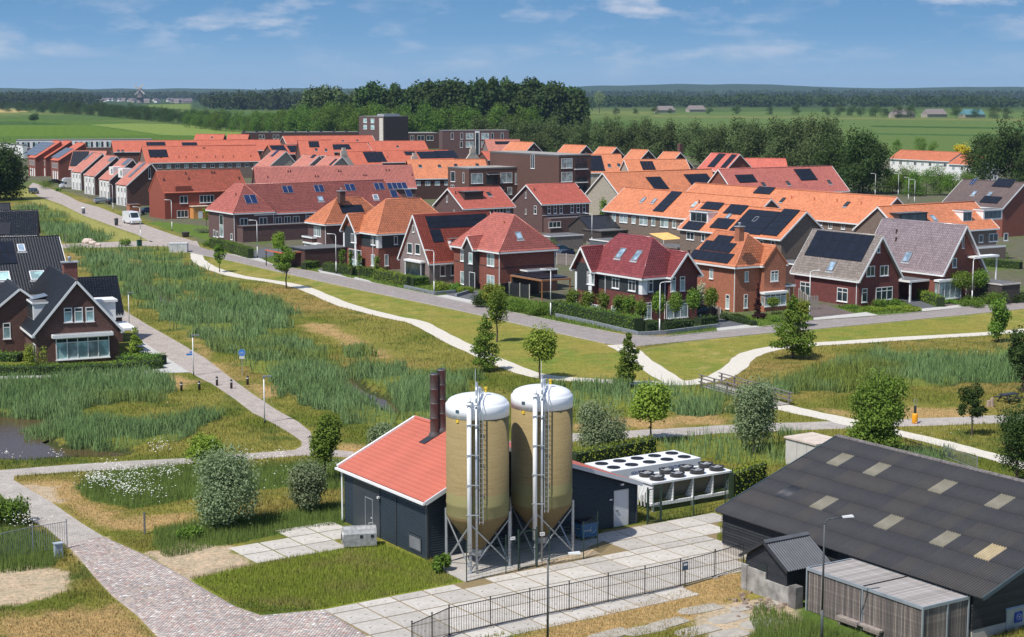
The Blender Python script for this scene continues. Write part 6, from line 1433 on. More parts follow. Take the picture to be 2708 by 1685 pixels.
h.sky('x-', 1927, 573, .8, 1.1); h.sky('x-', 1999, 581, .8, 1.1); h.dormer('x-', (1824,585), (1872,590), 1.5, 'x-', wins=3); h.wins('L', [(1826,624,20,20),(1860,628,9,20,dict(cols=1)),(2010,642,18,14),(2045,646,10,18,dict(cols=1))])
h = House('terraced_house', 'long orange roofed terrace with one big solar panel block and white windows', 'terrace', (1811, 578), 33, z=5.4, wall=BR_GREY, tile=T_BRIGHT, off=(.35, .35), group=OT)
h.fine = False; h.vol(0, 9.6, -16, 23.2, 5.4, 9.4, 'y', ov=.35, gov=.25)
h.wins('L', [(1624,575,10,19,dict(cols=1)),(1649,578,21,21),(1676,581,10,20,dict(cols=1)),(1702,584,21,22),(1728,587,10,20,dict(cols=1)),(1757,590,21,22),(1783,593,10,20,dict(cols=1)),(1804,595,8,10)], glass=PANEL)
h.pv('x-', (1726,559), (1806,509), 2, 4); h.sky('x-', 1702, 529, .8, 1.1); h.sky('x-', 1731, 532, .8, 1.1); h.sky('x-', 1838, 541, .8, 1.1, PANET, WHITE); h.vent('x-', 1849, 537)
h = gy('terraced_house', 'orange roofed terrace with a tiny white gable, stretching away behind the solar terraces', (2373, 522), 9.5, 5.2, (1885, 482), wall=BR_GREY, tile=T_BRIGHT, group=OT)
h.wins('L', [(2230,598,10,17),(2196,595,10,20),(2262,601,10,17),(2171,590,8,12)]); h.pv('x-', (1991,512), (2053,497), 4, 1)
for p in ((2070,530),(2240,541)): h.sky('x-', *p, .8, 1.2, PANEG, DARKM)
for p in ((2030,531),(2093,526),(2153,530),(2213,534),(2277,541)): h.vent('x-', *p, T_BRIGHT)
h = House('terraced_house', 'orange roofed terrace with two white dormers and one black dormer', 'terrace', (2385, 620), 33, z=5.4, wall=BR_GREY, tile=T_BRIGHT, off=(.35, .35), group=OT)
h.fine = False; lx = h.at(2682, 606, 5.4).x-.6; h.vol(0, lx, 0, 9.8, 5.4, 9.3, 'x', ov=.35, gov=.25)
h.dormer('y-', (2546,586), (2570,585), 1.5, wins=2); h.dormer('y-', (2600,581), (2650,578), 1.4, wins=4); h.dormer('y-', (2378,592), (2452,589), 1.4, wall=DARKM, top=DARKM, wins=3); h.sky('y-', 2468, 577, .9, 1.2); h.wins('R', [(2594,631,11,20,dict(cols=1)),(2627,628,24,21),(2660,626.5,11,20,dict(cols=1))]); h.flat(12, lx, -2, 0, 2.8, wall=BR_GREY)
h = House('detached_house', 'brown roofed brick house at the right edge with black solar panels', 'house', (2653, 551), 33, z=5.4, wall=BR_RED, tile=T_BROWN, off=(.35, .35)); h.fine = False
h.vol(0, 11, 0, 14.5, 5.4, 9.9, 'y', ov=.35, gov=.3); h.pv('x-', (2622,494), (2690,476), 5, 1); h.pv('x-', (2590,536), (2652,522), 5, 1); h.pv('x-', (2562,489), (2588,474), 2, 1, m=PVN, fm=PVW); h.sky('x-', 2577, 512, .9, 1.2); h.sky('x-', 2618, 514, .9, 1.2)
far('terraced_house', 'orange roofed terrace with three solar blocks, uphill left of the red tiled terrace', (1640,520), (1930,507), 5.4, 452, 6, BR_PALE, T_BRIGHT, OT, pv=(((1731,502),(1745,468),3,2),((1828,490),(1868,460),4,2),((1905,485),(1928,455),3,2)), sky=((1856,492),), barge=True)
far('terraced_house', 'pinkish red tiled terrace with white verge near the dark wood', (1945,517), (2247,505), 5.4, 442, 6, BR_RED, T_RED, OT, pv=(((1955,484),(1990,462),3,2),((2118,478),(2142,447),3,2)), sky=((2019,488),(2084,485),(2193,482)), barge=True)
far('terraced_house', 'orange roof with a tall solar block and pale brick wall, left of the pale gable', (1545,457), (1655,456), 5.4, 408, 5.5, BR_PALE, T_BRIGHT, OT, n=4, pv=(((1562,453),(1590,412),3,2),), sky=((1611,438),(1636,437)))
far('terraced_house', 'orange roof with pale gable and silver framed solar block', (1665,460), (1830,458), 5.4, 422, 5, BR_PALE, T_BRIGHT, OT, pv=(((1700,450),(1725,427),4,2),), barge=True)
far('detached_house', 'low salmon roofed house between brick chimneys near the wood', (1965,447), (2085,447), 5.4, 419, 5, BR_RED, T_SALMON, OT)
h = gy('detached_house', 'red roofed house with two sloping solar fields near the wood', (1957, 408), 9.8, 5, (1897, 404), wall=BR_RED, tile=T_SALMON, group=OT); h.pv('x-', (1870,442), (1920,408), 3, 4); h.pv('x-', (1905,444), (1950,410), 3, 3)
for ap, fr, zr, lb in (((1551,385),(1505,382),9.6,'small orange gable roof in front of the wood, leftmost of four'),((1631,390),(1578,388),9.6,'small orange gable roof in front of the wood, second from left'),((1715,397),(1663,395),9.6,'small orange gable roof in front of the wood, third from left'),((1800,403),(1747,401),9.6,'orange gable roof with brick chimney in front of the wood, rightmost of four'),((1412,377),(1360,374),9.6,'orange gable roof behind the flat topped apartments')):
    h = gy('detached_house', lb, ap, zr, 4.6, fr, wall=BR_BROWN, tile=T_BRIGHT, group='orange gables in front of the wood'); h.opening('R', (4.6, 6.9), .7, 1.2, cols=1)
    if ap[0] == 1800: MB().box(5, 6.2, .6, 1.8, 8, 12).build('chimney', BR_BROWN, h.root)
far('detached_house', 'faded red roof with dark solar strip behind the apartments', (1292,402), (1385,401), 5.4, 369, 5, BR_MAUVE, T_PINK, OT, pv=(((1310,382),(1375,374),7,1),))
# rows to the north
far('terraced_house', 'long deep red roofed terrace, farthest of the left centre rows', (300,402), (748,397), 5.0, 371, 6.5, BR_BROWN, T_SCAR, OT, pv=(((388,386),(436,376),6,1),((482,386),(520,377),5,1)), sky=((313,399),(324,399),(376,398),(387,398)), zmax=8)
far('terraced_house', 'long orange terrace with white framed windows and stepped solar block', (385,431), (690,426), 5.2, 386, 6, BR_GREY, T_SCAR, OT, n=13, pv=(((396,417),(440,396),6,2),), vents=((411,418),(425,418),(473,417),(492,417),(520,417),(570,416),(589,416),(617,415),(663,414),(537,393),(541,393)), zmax=8)
far('terraced_house', 'long red pantiled terrace roof with paired vents, behind the hipped terrace', (678,503), (1103,497), 4.8, 439, 6.5, BR_PURP, T_RED, OT, fine=True, vents=((708,471),(762,456),(768,456),(834,469),(841,469),(895,455),(901,455),(962,466),(968,466),(1021,453),(1029,453),(1090,465)), zmax=7)
for A, B, ry, t_, w_, lb, pv, sk, vn in (
 ((757,381),(995,378),359,T_SCAR,5.5,'orange roofed terrace with white gable edge, farthest in the centre',(),((788,374),(907,373),(945,372)),()),
 ((722,408),(820,406),383,T_SCAR,5,'orange roof almost covered by two black solar fields',(((722,402),(750,385),4,1),((768,403),(806,385),5,1)),(),()),
 ((795,412),(885,411),371,T_SCAR,5.5,'orange roof with scattered solar panels and four roof lights',(((818,390),(842,374),3,1),),((836,396),(862,397)),()),
 ((868,402),(985,400),378,T_SCAR,5,'orange roof with one black solar strip, left of a stepped white gable',(((878,396),(922,382),5,1),),(),()),
 ((985,400),(1135,398),373,T_SCAR,5.5,'plain red roof right of the white stepped gable',(),((1051,388),),()),
 ((915,437),(1012,435),401,T_SCAR,5.5,'orange roof with a dark L of panels around a roof light',(((972,430),(1010,402),4,2),),((985,417),),()),
 ((1000,430),(1205,426),398,T_SCAR,6,'orange roof with three black solar groups before the brown apartments',(((1073,411),(1096,401),4,1),((1112,420),(1152,401),5,2),((1160,419),(1200,399),5,2)),(),((1024,417),)),
 ((1090,473),(1300,470),422,T_BRIGHT,6.5,'bright orange roof with four dark windows below its eave',(),((1111,440),(1162,440),(1205,438),(1262,437)),()),
 ((512,371),(590,371),355,T_SCAR,5,'small orange roof peeping up left of the dark flats, larger one',(),((560,364),),()),
 ((598,371),(655,371),361,T_SCAR,4.5,'small orange roof peeping up left of the dark flats, smaller one',(),(),()),
 ((1290,423),(1345,422),405,T_SCAR,5,'small orange roof tucked beside the white parasol terrace',(),(),()),
 ((1455,440),(1540,438),425,T_BRIGHT,5,'orange roof sliver right of the apartments',(),(),())):
    far('terraced_house', lb, A, B, 5.2, ry, w_, BR_BROWN if A[0] != 1090 else BR_DARK, t_, OT, pv=pv, sky=sk, vents=vn, zmax=8, n=8 if A[0] == 1090 else 0, barge=A[0] in (757, 868), gl=PANEL)
for ap, fr, lb in (((757,400),(721,393),'faded pink roof with silver solar panels, leftmost of three small gables'),((845,411),(776,401),'faded pink roof patched with pale sheets, middle of three small gables'),((905,414),(864,409),'faded pink roof with narrow solar strip, right of three small gables')):
    h = gy('detached_house', lb, ap, 10.0, 5.2, fr, eave=4.9, wall=BR_PALE, tile=T_PINK, rp=.6, L=8.5, group='three faded gables')
    h.pv('x-', *{757: ((715,414),(740,398)), 845: ((820,418),(838,410)), 905: ((870,437),(893,421))}[ap[0]], 2, 2, m=PVN if ap[0] == 757 else PVB)
for px, py, zz, lb in ((910,396,11,'white stepped dutch gable standing among the orange roofs, left'),(1251,391,11,'pale stepped dutch gable standing among the orange roofs, right'),(1097,410,10.6,'small pale stepped gable top with chimney')):
    g = G(px, py, zz); r = empty('stepped_gable', (g.x, g.y, 0), math.radians(33), lb, 'gable wall', 'stepped gables'); mb = MB()
    mb.hexa([(-4.2, 0, 0), (4.2, 0, 0), (4.2, .5, 0), (-4.2, .5, 0)], [(-4.2, 0, 5.4), (4.2, 0, 5.4), (4.2, .5, 5.4), (-4.2, .5, 5.4)]).hexa([(-4.2, 0, 5.401), (4.2, 0, 5.401), (4.2, .5, 5.401), (-4.2, .5, 5.401)], [(-1, 0, zz-1.6), (1, 0, zz-1.6), (1, .5, zz-1.6), (-1, .5, zz-1.6)])
    mb.build('wall', plain('pale_gable', (.55, .48, .40), .9), r); MB().box(-.9, .9, -.05, .55, zz-1.599, zz-.3).box(-.5, .5, -.05, .55, zz-.299, zz+.5).build('coping', plain('pale_gable', (.55, .48, .40), .9), r); MB().box(-.5, .5, -.03, -.001, 6, 7.3).build('window', PANEG, r)
# red brick house with vents on its roof
h = House('detached_house', 'rust red brick house with pantiled roof, raised brick parapet and orange porch', 'house', (434, 511.5), 33, z=5.5, wall=brick('rust_brick', (.30, .065, .035)), tile=T_SCAR, off=(.2, .3))
lx = h.at(632, 443.5, 9.9).x+1; h.vol(0, min(lx, 19), 0, 9.0, 5.5, 9.9, 'x', ov=.3, gov=.1, fas=False, barge=False)
h.wins('R', [(486,528,21,20),(547,526,38,20,dict(cols=4)),(483,565.6,30,19,dict(cols=3))]); a0, a1 = h.onR(464, 500).x, h.onR(506, 498).x; MB().box(a0, a1, -.12, 1.6, 5.2, 6.9).build('parapet', h.wall, h.root)
for p in ((433,478),(491,462),(499,475),(560,459),(567,459),(632,474)): h.vent('y-', *p, big=1.4)
PO = plain('orange_render', (.62, .28, .08), .7); a0, a1 = h.onR(512, 570, -2).x, h.onR(553, 568, -2).x; MB().box(a0, a1, -2, -.01, 0, 2.5).build('porch', PO, h.root); MB().box(a0-.2, a1+.2, -2.2, -.01, 2.502, 2.65).build('porch_roof', plain('porch_top', (.6, .5, .4), .8), h.root); h.door('R', 530, 573, 11, 28, WHITE, -2)
# white fronted houses, a stepped row
WFR = 'white fronted houses along the main street'; z_ = lambda x, y: (60+x/3.1, 340+y/3.1)
FR = plain('white_render', (.74, .73, .71), .7, var=.05)
for k, (nx, ny, lb) in enumerate(((853,468,'white fronted brick house with wide silver solar panels, nearest of the row'),(713,425,'white fronted brick house with a white roof box, second of the row'),(590,393,'white fronted house with two small solar panels, third of the row'),(480,362,'white fronted house with long grey solar strip, farthest of the row'))):
    h = House('row_house', lb, 'house', z_(nx, ny), 33, z=4.9, wall=BR_BROWN if k != 1 else BR_PURP, tile=T_PINK, off=(.2, .3), group=WFR, fine=False); Ly = (7.0, 7.4, 8.0, 8.0)[k]
    h.vol(0, 9.6, 0, Ly, 4.9, 10.0, 'y', ov=.25, gov=.3, rp=.62, fas=False); bandp(h, 'L', .3, Ly-.3, 0, 4.6, FR, 0, .06, 'white_front')
    for j in range(3): h.opening('L', (1.3+j*(Ly-2.6)/2, 3.7), .8, 1.2, cols=1, plane=-.06, sill=False); h.opening('L', (1.3+j*(Ly-2.6)/2, 1.1), .8, 2.0, cols=1, plane=-.06, sill=False)
    for j in range(4): MB().box(-.3, -.061, .2+j*(Ly-.5)/3, .38+j*(Ly-.5)/3, 0, 4.7).build('pillar', FR, h.root)
    if k == 0: h.opening('R', (5.6, 7.6), .55, 2.6, cols=1)
    a, b = [((862,400),(1012,283)),((808,300),(898,252)),((695,268),(760,238)),((500,258),(585,195))][k]; h.pv('x-', z_(*a), z_(*b), 2, 3 if k in (0, 3) else 1, m=plain('grey_solar_glass', (.10, .12, .15), .3), fm=PVW)
    if k < 2: c = h.onS('x-', *z_(800-75*k, 395-15*k)); MB().box(c.x, c.x+2.4, c.y-1.6, c.y+1.4, c.z-.2, c.z+2.0).build('dormer', FR, h.root); MB().box(c.x-.02, c.x-.001, c.y-1, c.y-.3, c.z+.3, c.z+1.5).build('dormer_window', PANEG, h.root)
for k, (ap, ev, lb) in enumerate(((((430,150)),(290,265),'red roofed brick house with white panels, right of the three red steps'),((330,130),(185,243),'red roofed brick house, middle of the three red steps'),((235,100),(100,243),'red roofed brick house, left of the three red steps'))):
    h = House('row_house', lb, 'house', z_(*ev), 33, z=5.8, wall=BR_RED, tile=T_SCAR, off=(.2, .3), group='three red stepped houses', fine=False); h.vol(0, 10, 0, 7.5, 5.8, 11, 'y', ov=.2, gov=.2, rp=.85, fas=False, barge=False)
    h.pv('x-', z_(ev[0]+5, ev[1]-20), z_(ap[0]-75, ap[1]+10), 1, 5, m=plain('grey_solar_glass', (.10, .12, .15), .3), fm=PVW)
    for j in range(3): h.opening('L', (1.5+j*2, 4.2), 1.2, 1.5, cols=2, sill=False); bandp(h, 'L', .8+j*2, 1.8+j*2, 0, 2.5, FR, 0, .05, 'white_front')
far('detached_house', 'pink gabled house with one huge black solar roof beside the red steps', (181,447), (272,447), 5.0, 399, 5.5, BR_RED, T_PINK, WFR, pv=(((184,440),(236,401),8,4),), zmax=8)
# flat topped flats
def flats(label, N, z, L, R, wall, ang=33, base=-.3, name='apartment_block', trim=None, cat='apartment block', dims=None):
    h = House(name, label, cat, N, ang, z=z, wall=wall); lx, ly = dims or (h.at(*R, z).x, h.at(*L, z).y)
    MB().box(0, lx, 0, ly, base, z-.35).build('wall', wall, h.root); MB().box(-.05, lx+.05, -.05, ly+.05, z-.349, z).build('roof_edge', trim or plain('dark_zinc_edge', (.12, .12, .12), .6), h.root); MB().box(.3, lx-.3, .3, ly-.3, z+.002, z+.03).build('roof_gravel', plain('roof_gravel', (.30, .28, .26), .95), h.root); h.lx, h.ly, h.z = lx, ly, z; return h
h1 = flats('brown brick apartment block with stacked corner balconies, tall part', (1478.5, 410.3), 12.6, (1345.4, 399), (1559, 408), BR_BROWN)
h1.wins('R', [(1499,432,29,26),(1499,468,29,26)], glass=PANEL)
for zf in (3.4, 6.4, 9.4):
    a0, a1 = h1.onR(1521, 440).x, h1.onR(1552, 440).x; MB().box(a0, a1, -.02, -.001, zf+.05, zf+2.4).build('balcony_recess', PANEG, h1.root); MB().box(a0-.2, a1+.2, -.35, -.001, zf-.2, zf+.0).build('balcony_slab', WHITE, h1.root)
    mb = MB()
    for k in range(14): mb.box(a0+(a1-a0)*k/13-.02, a0+(a1-a0)*k/13+.02, -.33, -.29, zf+.01, zf+1)
    mb.box(a0, a1, -.34, -.28, zf+1.001, zf+1.06).build('railing', DARKM, h1.root)
h1.opening('L', (h1.onL(1409, 415).y, 10.8), 1.6, 3.2, cols=2)
h2 = flats('brown brick apartment block with white windows and planted balconies, low part', (1240.3, 445.3), 9.3, (1181, 440.6), (1468.4, 444), BR_BROWN, dims=(24.5, 9.5))
h2.wins('R', [(1261.5,472,31,27),(1339,470,31,27),(1378,472,32,30),(1416,469,31,27),(1453,471,32,30),(1348,505,12,20,dict(cols=1))], glass=PANEL); h2.wins('L', [(1198,467,11,27,dict(cols=1)),(1226,470,4,27,dict(cols=1)),(1197,493,9,8)])
a0, a1 = h2.onR(1286, 475).x, h2.onR(1318, 475).x; MB().box(a0, a1, -.02, -.001, 5.6, 8.2).build('balcony_recess', PANEG, h2.root); MB().bar((a0, -.02, 8.2), (a0, -1.2, 7.6), .05).box(a0, a1, -1.1, -.02, 7.75, 7.8).build('awning', plain('grey_awning', (.25, .25, .27), .8), h2.root)
h3 = flats('dark brick flats with tall white windows before the wood', (1170, 345), 12, (1156, 344), (1346, 344), BR_PURP, ang=14)
for x in (1196,1221,1302,1328): h3.win('R', x, 360, 7, 17, cols=1)
for x in (1242,1283): h3.win('R', x, 360, 20, 16, glass=PANEL); h3.win('R', x, 382, 20, 16, glass=PANEL); h3.win('R', x-22 if x < 1260 else x+20, 382, 7, 17, cols=1)
bandp(h3, 'R', h3.onR(1256, 360).x, h3.onR(1268, 360).x, 0, 11.8, WHITE, 0, .05, 'stair_panel'); bandp(h3, 'R', h3.onR(1258, 360).x, h3.onR(1266, 360).x, 0, 11, PANEG, -.05, .02, 'stair_glass')
h4 = flats('dark brick flat tower with pale stair strip, tallest building before the wood', (1015, 308), 16, (945, 308), (1073, 306), BR_PURP, ang=50, dims=(15.5, 15.5))
for a_, z_0 in ((.45, 11.2), (.75, 11.2), (.45, 14), (.75, 14)): h4.opening('L', (h4.ly*a_, z_0), 2.2, 1.9, cols=2, glass=PANET)
MB().box(-.3, -.01, .3, 2.6, 0, 15.2).build('pale_strip', plain('pale_panel', (.6, .57, .5), .8), h4.root)
MB().box(2, 12, 2, 6, 16.03, 17).build('roof_plant', ZINC, h4.root)
h5 = flats('long low dark flats with white doors, left of the flat tower', (640, 350), 7.5, (632, 349), (1000, 346), BR_DARK, ang=12)
for x in (634+20,688,697,701+24,735): h5.win('R', x, 362, 6, 11, cols=1)
for k in range(11): MB().box(h5.lx*k/11+.3, h5.lx*k/11+1.5, .5, 2, 7.53, 8.3).build('roof_light', DARKM, h5.root)
h6 = flats('low dark flats with three large white windows, right of the tower', (1045, 352), 7.5, (1020, 350), (1158, 351), BR_DARK, ang=14); h6.wins('R', [(1090,365,10,13),(1113,365,19,13),(1137,365,18,13)], glass=PANEG)
h7 = flats('long white fronted flat building with repeated bays at far left', (42, 370), 7.0, (30, 369), (395, 361.5), FR, ang=14); nb_ = 26
for k in range(nb_):
    x0 = h7.lx*k/nb_; bandp(h7, 'R', x0+.25, x0+h7.lx/nb_*.55, 3.8, 6.0, PANEG, 0, .03, 'window'); 
    if k % 2: bandp(h7, 'R', x0+h7.lx/nb_*.6, x0+h7.lx/nb_*.95, 3.8, 6.2, PANET, 0, .03, 'bay_window')
bandp(h7, 'R', 0, h7.lx, 0, 3.6, BR_BROWN, 0, .04, 'brick_base')
flats('grey flat roofed hall with white side at the far left edge', (60, 383), 5.5, (-10, 372), (108, 386), FR, ang=33, cat='building')
far('terraced_house', 'distant orange roofed white terrace between the woods at right', (2350,419), (2510,427), 5.0, 400, 5, WHITE, T_OLD, 'distant white terraces', n=8, zmax=8)
far('terraced_house', 'distant orange roofed white house with small panels by the yellow tree', (2506,433), (2580,437), 5.0, 412, 5, WHITE, T_OLD, 'distant white terraces', n=3, zmax=8)
# ---------------------------------------------------------------- garden buildings, verandas, fences
def hut(name, label, N, ang, z, lx, ly, wall, kind='flat', tile=None, trim=None, cat='shed', open_=False, rz=1.2):
    h = House(name, label, cat, N, ang, z=z, wall=wall, tile=tile or T_ANTH, fine=False)
    if open_:
        for x in (.05, lx-.17):
            for y in (.05, ly-.17): MB().box(x, x+.12, y, y+.12, 0, z-.2).build('post', wall, h.root)
        r = MB().box(0, lx, 0, ly, z-.199, z).build('roof', trim or wall, h.root); MB().box(.12, lx-.12, .12, ly-.12, z+.002, z+.03).build('roofing_felt', FELT, r)
    elif kind == 'flat': h.flat(.1, lx-.1, .1, ly-.1, z, wall=wall, ov=.1, trim=trim or wall, th=.18)
    else: h.vol(.2, lx-.2, .2, ly-.2, z, z+rz, 'x', ov=.2, gov=.15, fas=False, barge=False)
    return h
WOODO = plain('oiled_timber', (.35, .15, .06), .6); WOODG = plain('grey_boards', (.22, .19, .17), .85, var=.3, scale=5); WOODD = plain('brown_black_boards', (.06, .048, .042), .85)
h = hut('veranda', 'oiled timber veranda with black solar panels on its flat roof', (1433, 741), 33, 2.7, 4.6, 7.5, WOODO, open_=True, cat='veranda')
for k in range(4):
    for j in range(2): o = MB().box(.25+j*2.1, 2.25+j*2.1, .4+k*1.75, 2.05+k*1.75, 2.85, 2.9).build('solar_panel', PVF, h.root); MB().box(.3+j*2.1, 2.2+j*2.1, .45+k*1.75, 2.0+k*1.75, 2.901, 2.906).build('panel_glass', PVB, o)
MB().box(.2, 4.3, 7.2, 7.35, 0, 2.5).build('rear_wall', DARKM, h.root)
hut('garage', 'white edged flat garage roof behind the timber veranda', (1395, 716), 33, 3.0, 5, 7, BR_DARK, trim=WHITE, cat='garage')
hut('gazebo', 'white framed flat roofed garden room with grey sides', (1625, 640), 33, 2.6, 4.5, 7, plain('gazebo_grey', (.12, .13, .14), .5), trim=WHITE, cat='garden room')
hut('garden_shed', 'black tiled pitched garden shed behind the hipped red house', (1560, 606), 33, 2.6, 7, 7, WOODD, 'gable', cat='shed', rz=2.0)
hut('garden_shed', 'brown boarded flat shed beside the black tiled garden shed', (1590, 612), 33, 2.5, 6, 6, WOODD)
hut('carport', 'flat dark carport roof with white edge by the back lane', (1660, 600), 33, 2.6, 8, 7, WOODG, open_=True, cat='carport')
hut('garden_shed', 'grey flat shed with white edge behind the parked dark cars', (1455, 625), 33, 2.5, 7, 5, WOODG, trim=WHITE)
hut('pergola', 'weathered slatted pergola roof beside the yellow awning', (1790, 655), 33, 2.4, 4, 6, WOODG, open_=True, cat='pergola')
hut('garage', 'low grey block garages behind the maroon roofed house', (1800, 690), 33, 2.6, 6, 9, BR_GREY, trim=WHITE, cat='garage')
hut('carport', 'dark flat carport between the solar terrace and the grey-tiled house', (2115, 700), 33, 2.8, 4, 6, BR_DARK, trim=WHITE, cat='carport')
hut('garden_shed', 'dark timber garden room with a pale overhanging flat roof at the right', (2650, 752), 33, 2.6, 3.6, 6, WOODD, trim=plain('pale_roof_top', (.55, .50, .46), .9), cat='garden room')
hut('garage', 'brown brick extension with grey roof left of the orange pyramid roof', (805, 660), 33, 2.9, 8, 6, BR_DARK, trim=DARKM, cat='garage')
hut('carport', 'terracotta edged carport behind the clipped hedge near the street lamp', (745, 668), 33, 2.5, 6, 6, WOODD, trim=plain('terracotta_edge', (.55, .14, .07), .7), open_=True, cat='carport')
hut('garden_shed', 'small orange brown timber shed beside the brown gable wall', (342, 541), 33, 2.5, 2.6, 2.2, plain('cedar', (.36, .15, .08), .8))
# awning and parasol
r = empty('awning', G(1755, 632, 2.2), math.radians(33), 'yellow fabric awning behind the maroon roof', 'awning'); mb = MB(); mb.hexa([(0, 0, 2.0), (4, 0, 2.0), (4, 4, 2.8), (0, 4, 2.8)], [(0, 0, 2.04), (4, 0, 2.04), (4, 4, 2.84), (0, 4, 2.84)]); mb.build('fabric', plain('yellow_fabric', (.80, .48, .16), .8), r); r.location.z = 0; MB().box(0, .08, 0, .08, 0, 2).box(3.92, 4, 0, .08, 0, 2).build('pole', WHITE, r)
for px, py, m_, lb in ((1712,621,plain('turquoise_fabric', (.14, .55, .60), .8),'turquoise parasol behind the maroon roof'),(1338,411,WHITE,'white parasol on the roof terrace by the apartments')):
    c = G(px, py+(22 if px > 1500 else 0), 0) if px > 1500 else G(px, py, 10.5); r = empty('parasol', c, 0, lb, 'parasol'); r.location.z = 0 if px > 1500 else 7.8
    MB().tube((0, 0, 0), (0, 0, 2.4), .03).build('pole', GALV, r); MB().lathe([(1.9, 2.2), (1.0, 2.55), (.05, 2.8)], 8).build('canopy', m_, r)
# timber garden fences: every board a piece where it can be told apart
def board_fence(pts, label, h_=1.8, m=WOODG, bw=.3):
    P = [G(*p) for p in pts]; r = empty('board_fence', P[0], 0, label, 'fence'); o = P[0]; bm_ = MB().box(0, bw-.02, -.015, .015, .05, h_).mesh('board', m); pm = MB().box(-.06, .06, -.05, .05, 0, h_+.1).mesh('post', plain('pale_post', (.5, .47, .42), .9))
    for a, b in zip(P[:-1], P[1:]):
        d = b-a; an = math.atan2(d.y, d.x); n = max(1, int(d.length/bw))
        for k in range(n): q = link('board', bm_, r); q.location = a-o+d*k/n; q.rotation_euler.z = an
        for k in range(0, n+1, 6): q = link('post', pm, r); q.location = a-o+d*k/n
    return r
board_fence([(1472,700),(1545,706)], 'grey board fence between the hipped red house and the maroon roof'); board_fence([(1552,668),(1600,674),(1690,690)], 'long grey board fence behind the white gazebo')
board_fence([(1878,826),(1905,842)], 'low board gate fence between the maroon and orange brick houses', 1.2); board_fence([(2112,800),(2135,818),(2165,818)], 'grey board fence stepping down beside the grey-tiled house', 1.7)
board_fence([(1322,787),(1350,783),(1400,790)], 'black board fence with pale posts right of the hipped red house', 1.8, DARKM); board_fence([(345,585),(370,570)], 'low brown fence beside the white van', .9, WOODD)
MB_ = MB()
# low slate planting walls along the hedges
SLT = plain('slate_wall', (.20, .22, .24), .8, var=.3, scale=4)
for pts, lb in (([(1470,838),(1560,857),(1640,876),(1690,888),(1760,884),(1900,866)], 'low slate wall around the corner garden below the long hedge'), ([(1070,762),(1150,780),(1205,775)], 'low slate edging before the steep gabled house'), ([(1205,786),(1250,772)], 'short slate edging by the blue grey driveway')):
    P = PW(pts); r = empty('garden_wall', P[0], 0, lb, 'wall'); mb = MB()
    for k, (a, b) in enumerate(zip(P[:-1], P[1:])): MB().bar(a-P[0]+Vector((0, 0, .2)), b-P[0]+Vector((0, 0, .2)), .3, .45).build('wall_run', SLT, r)
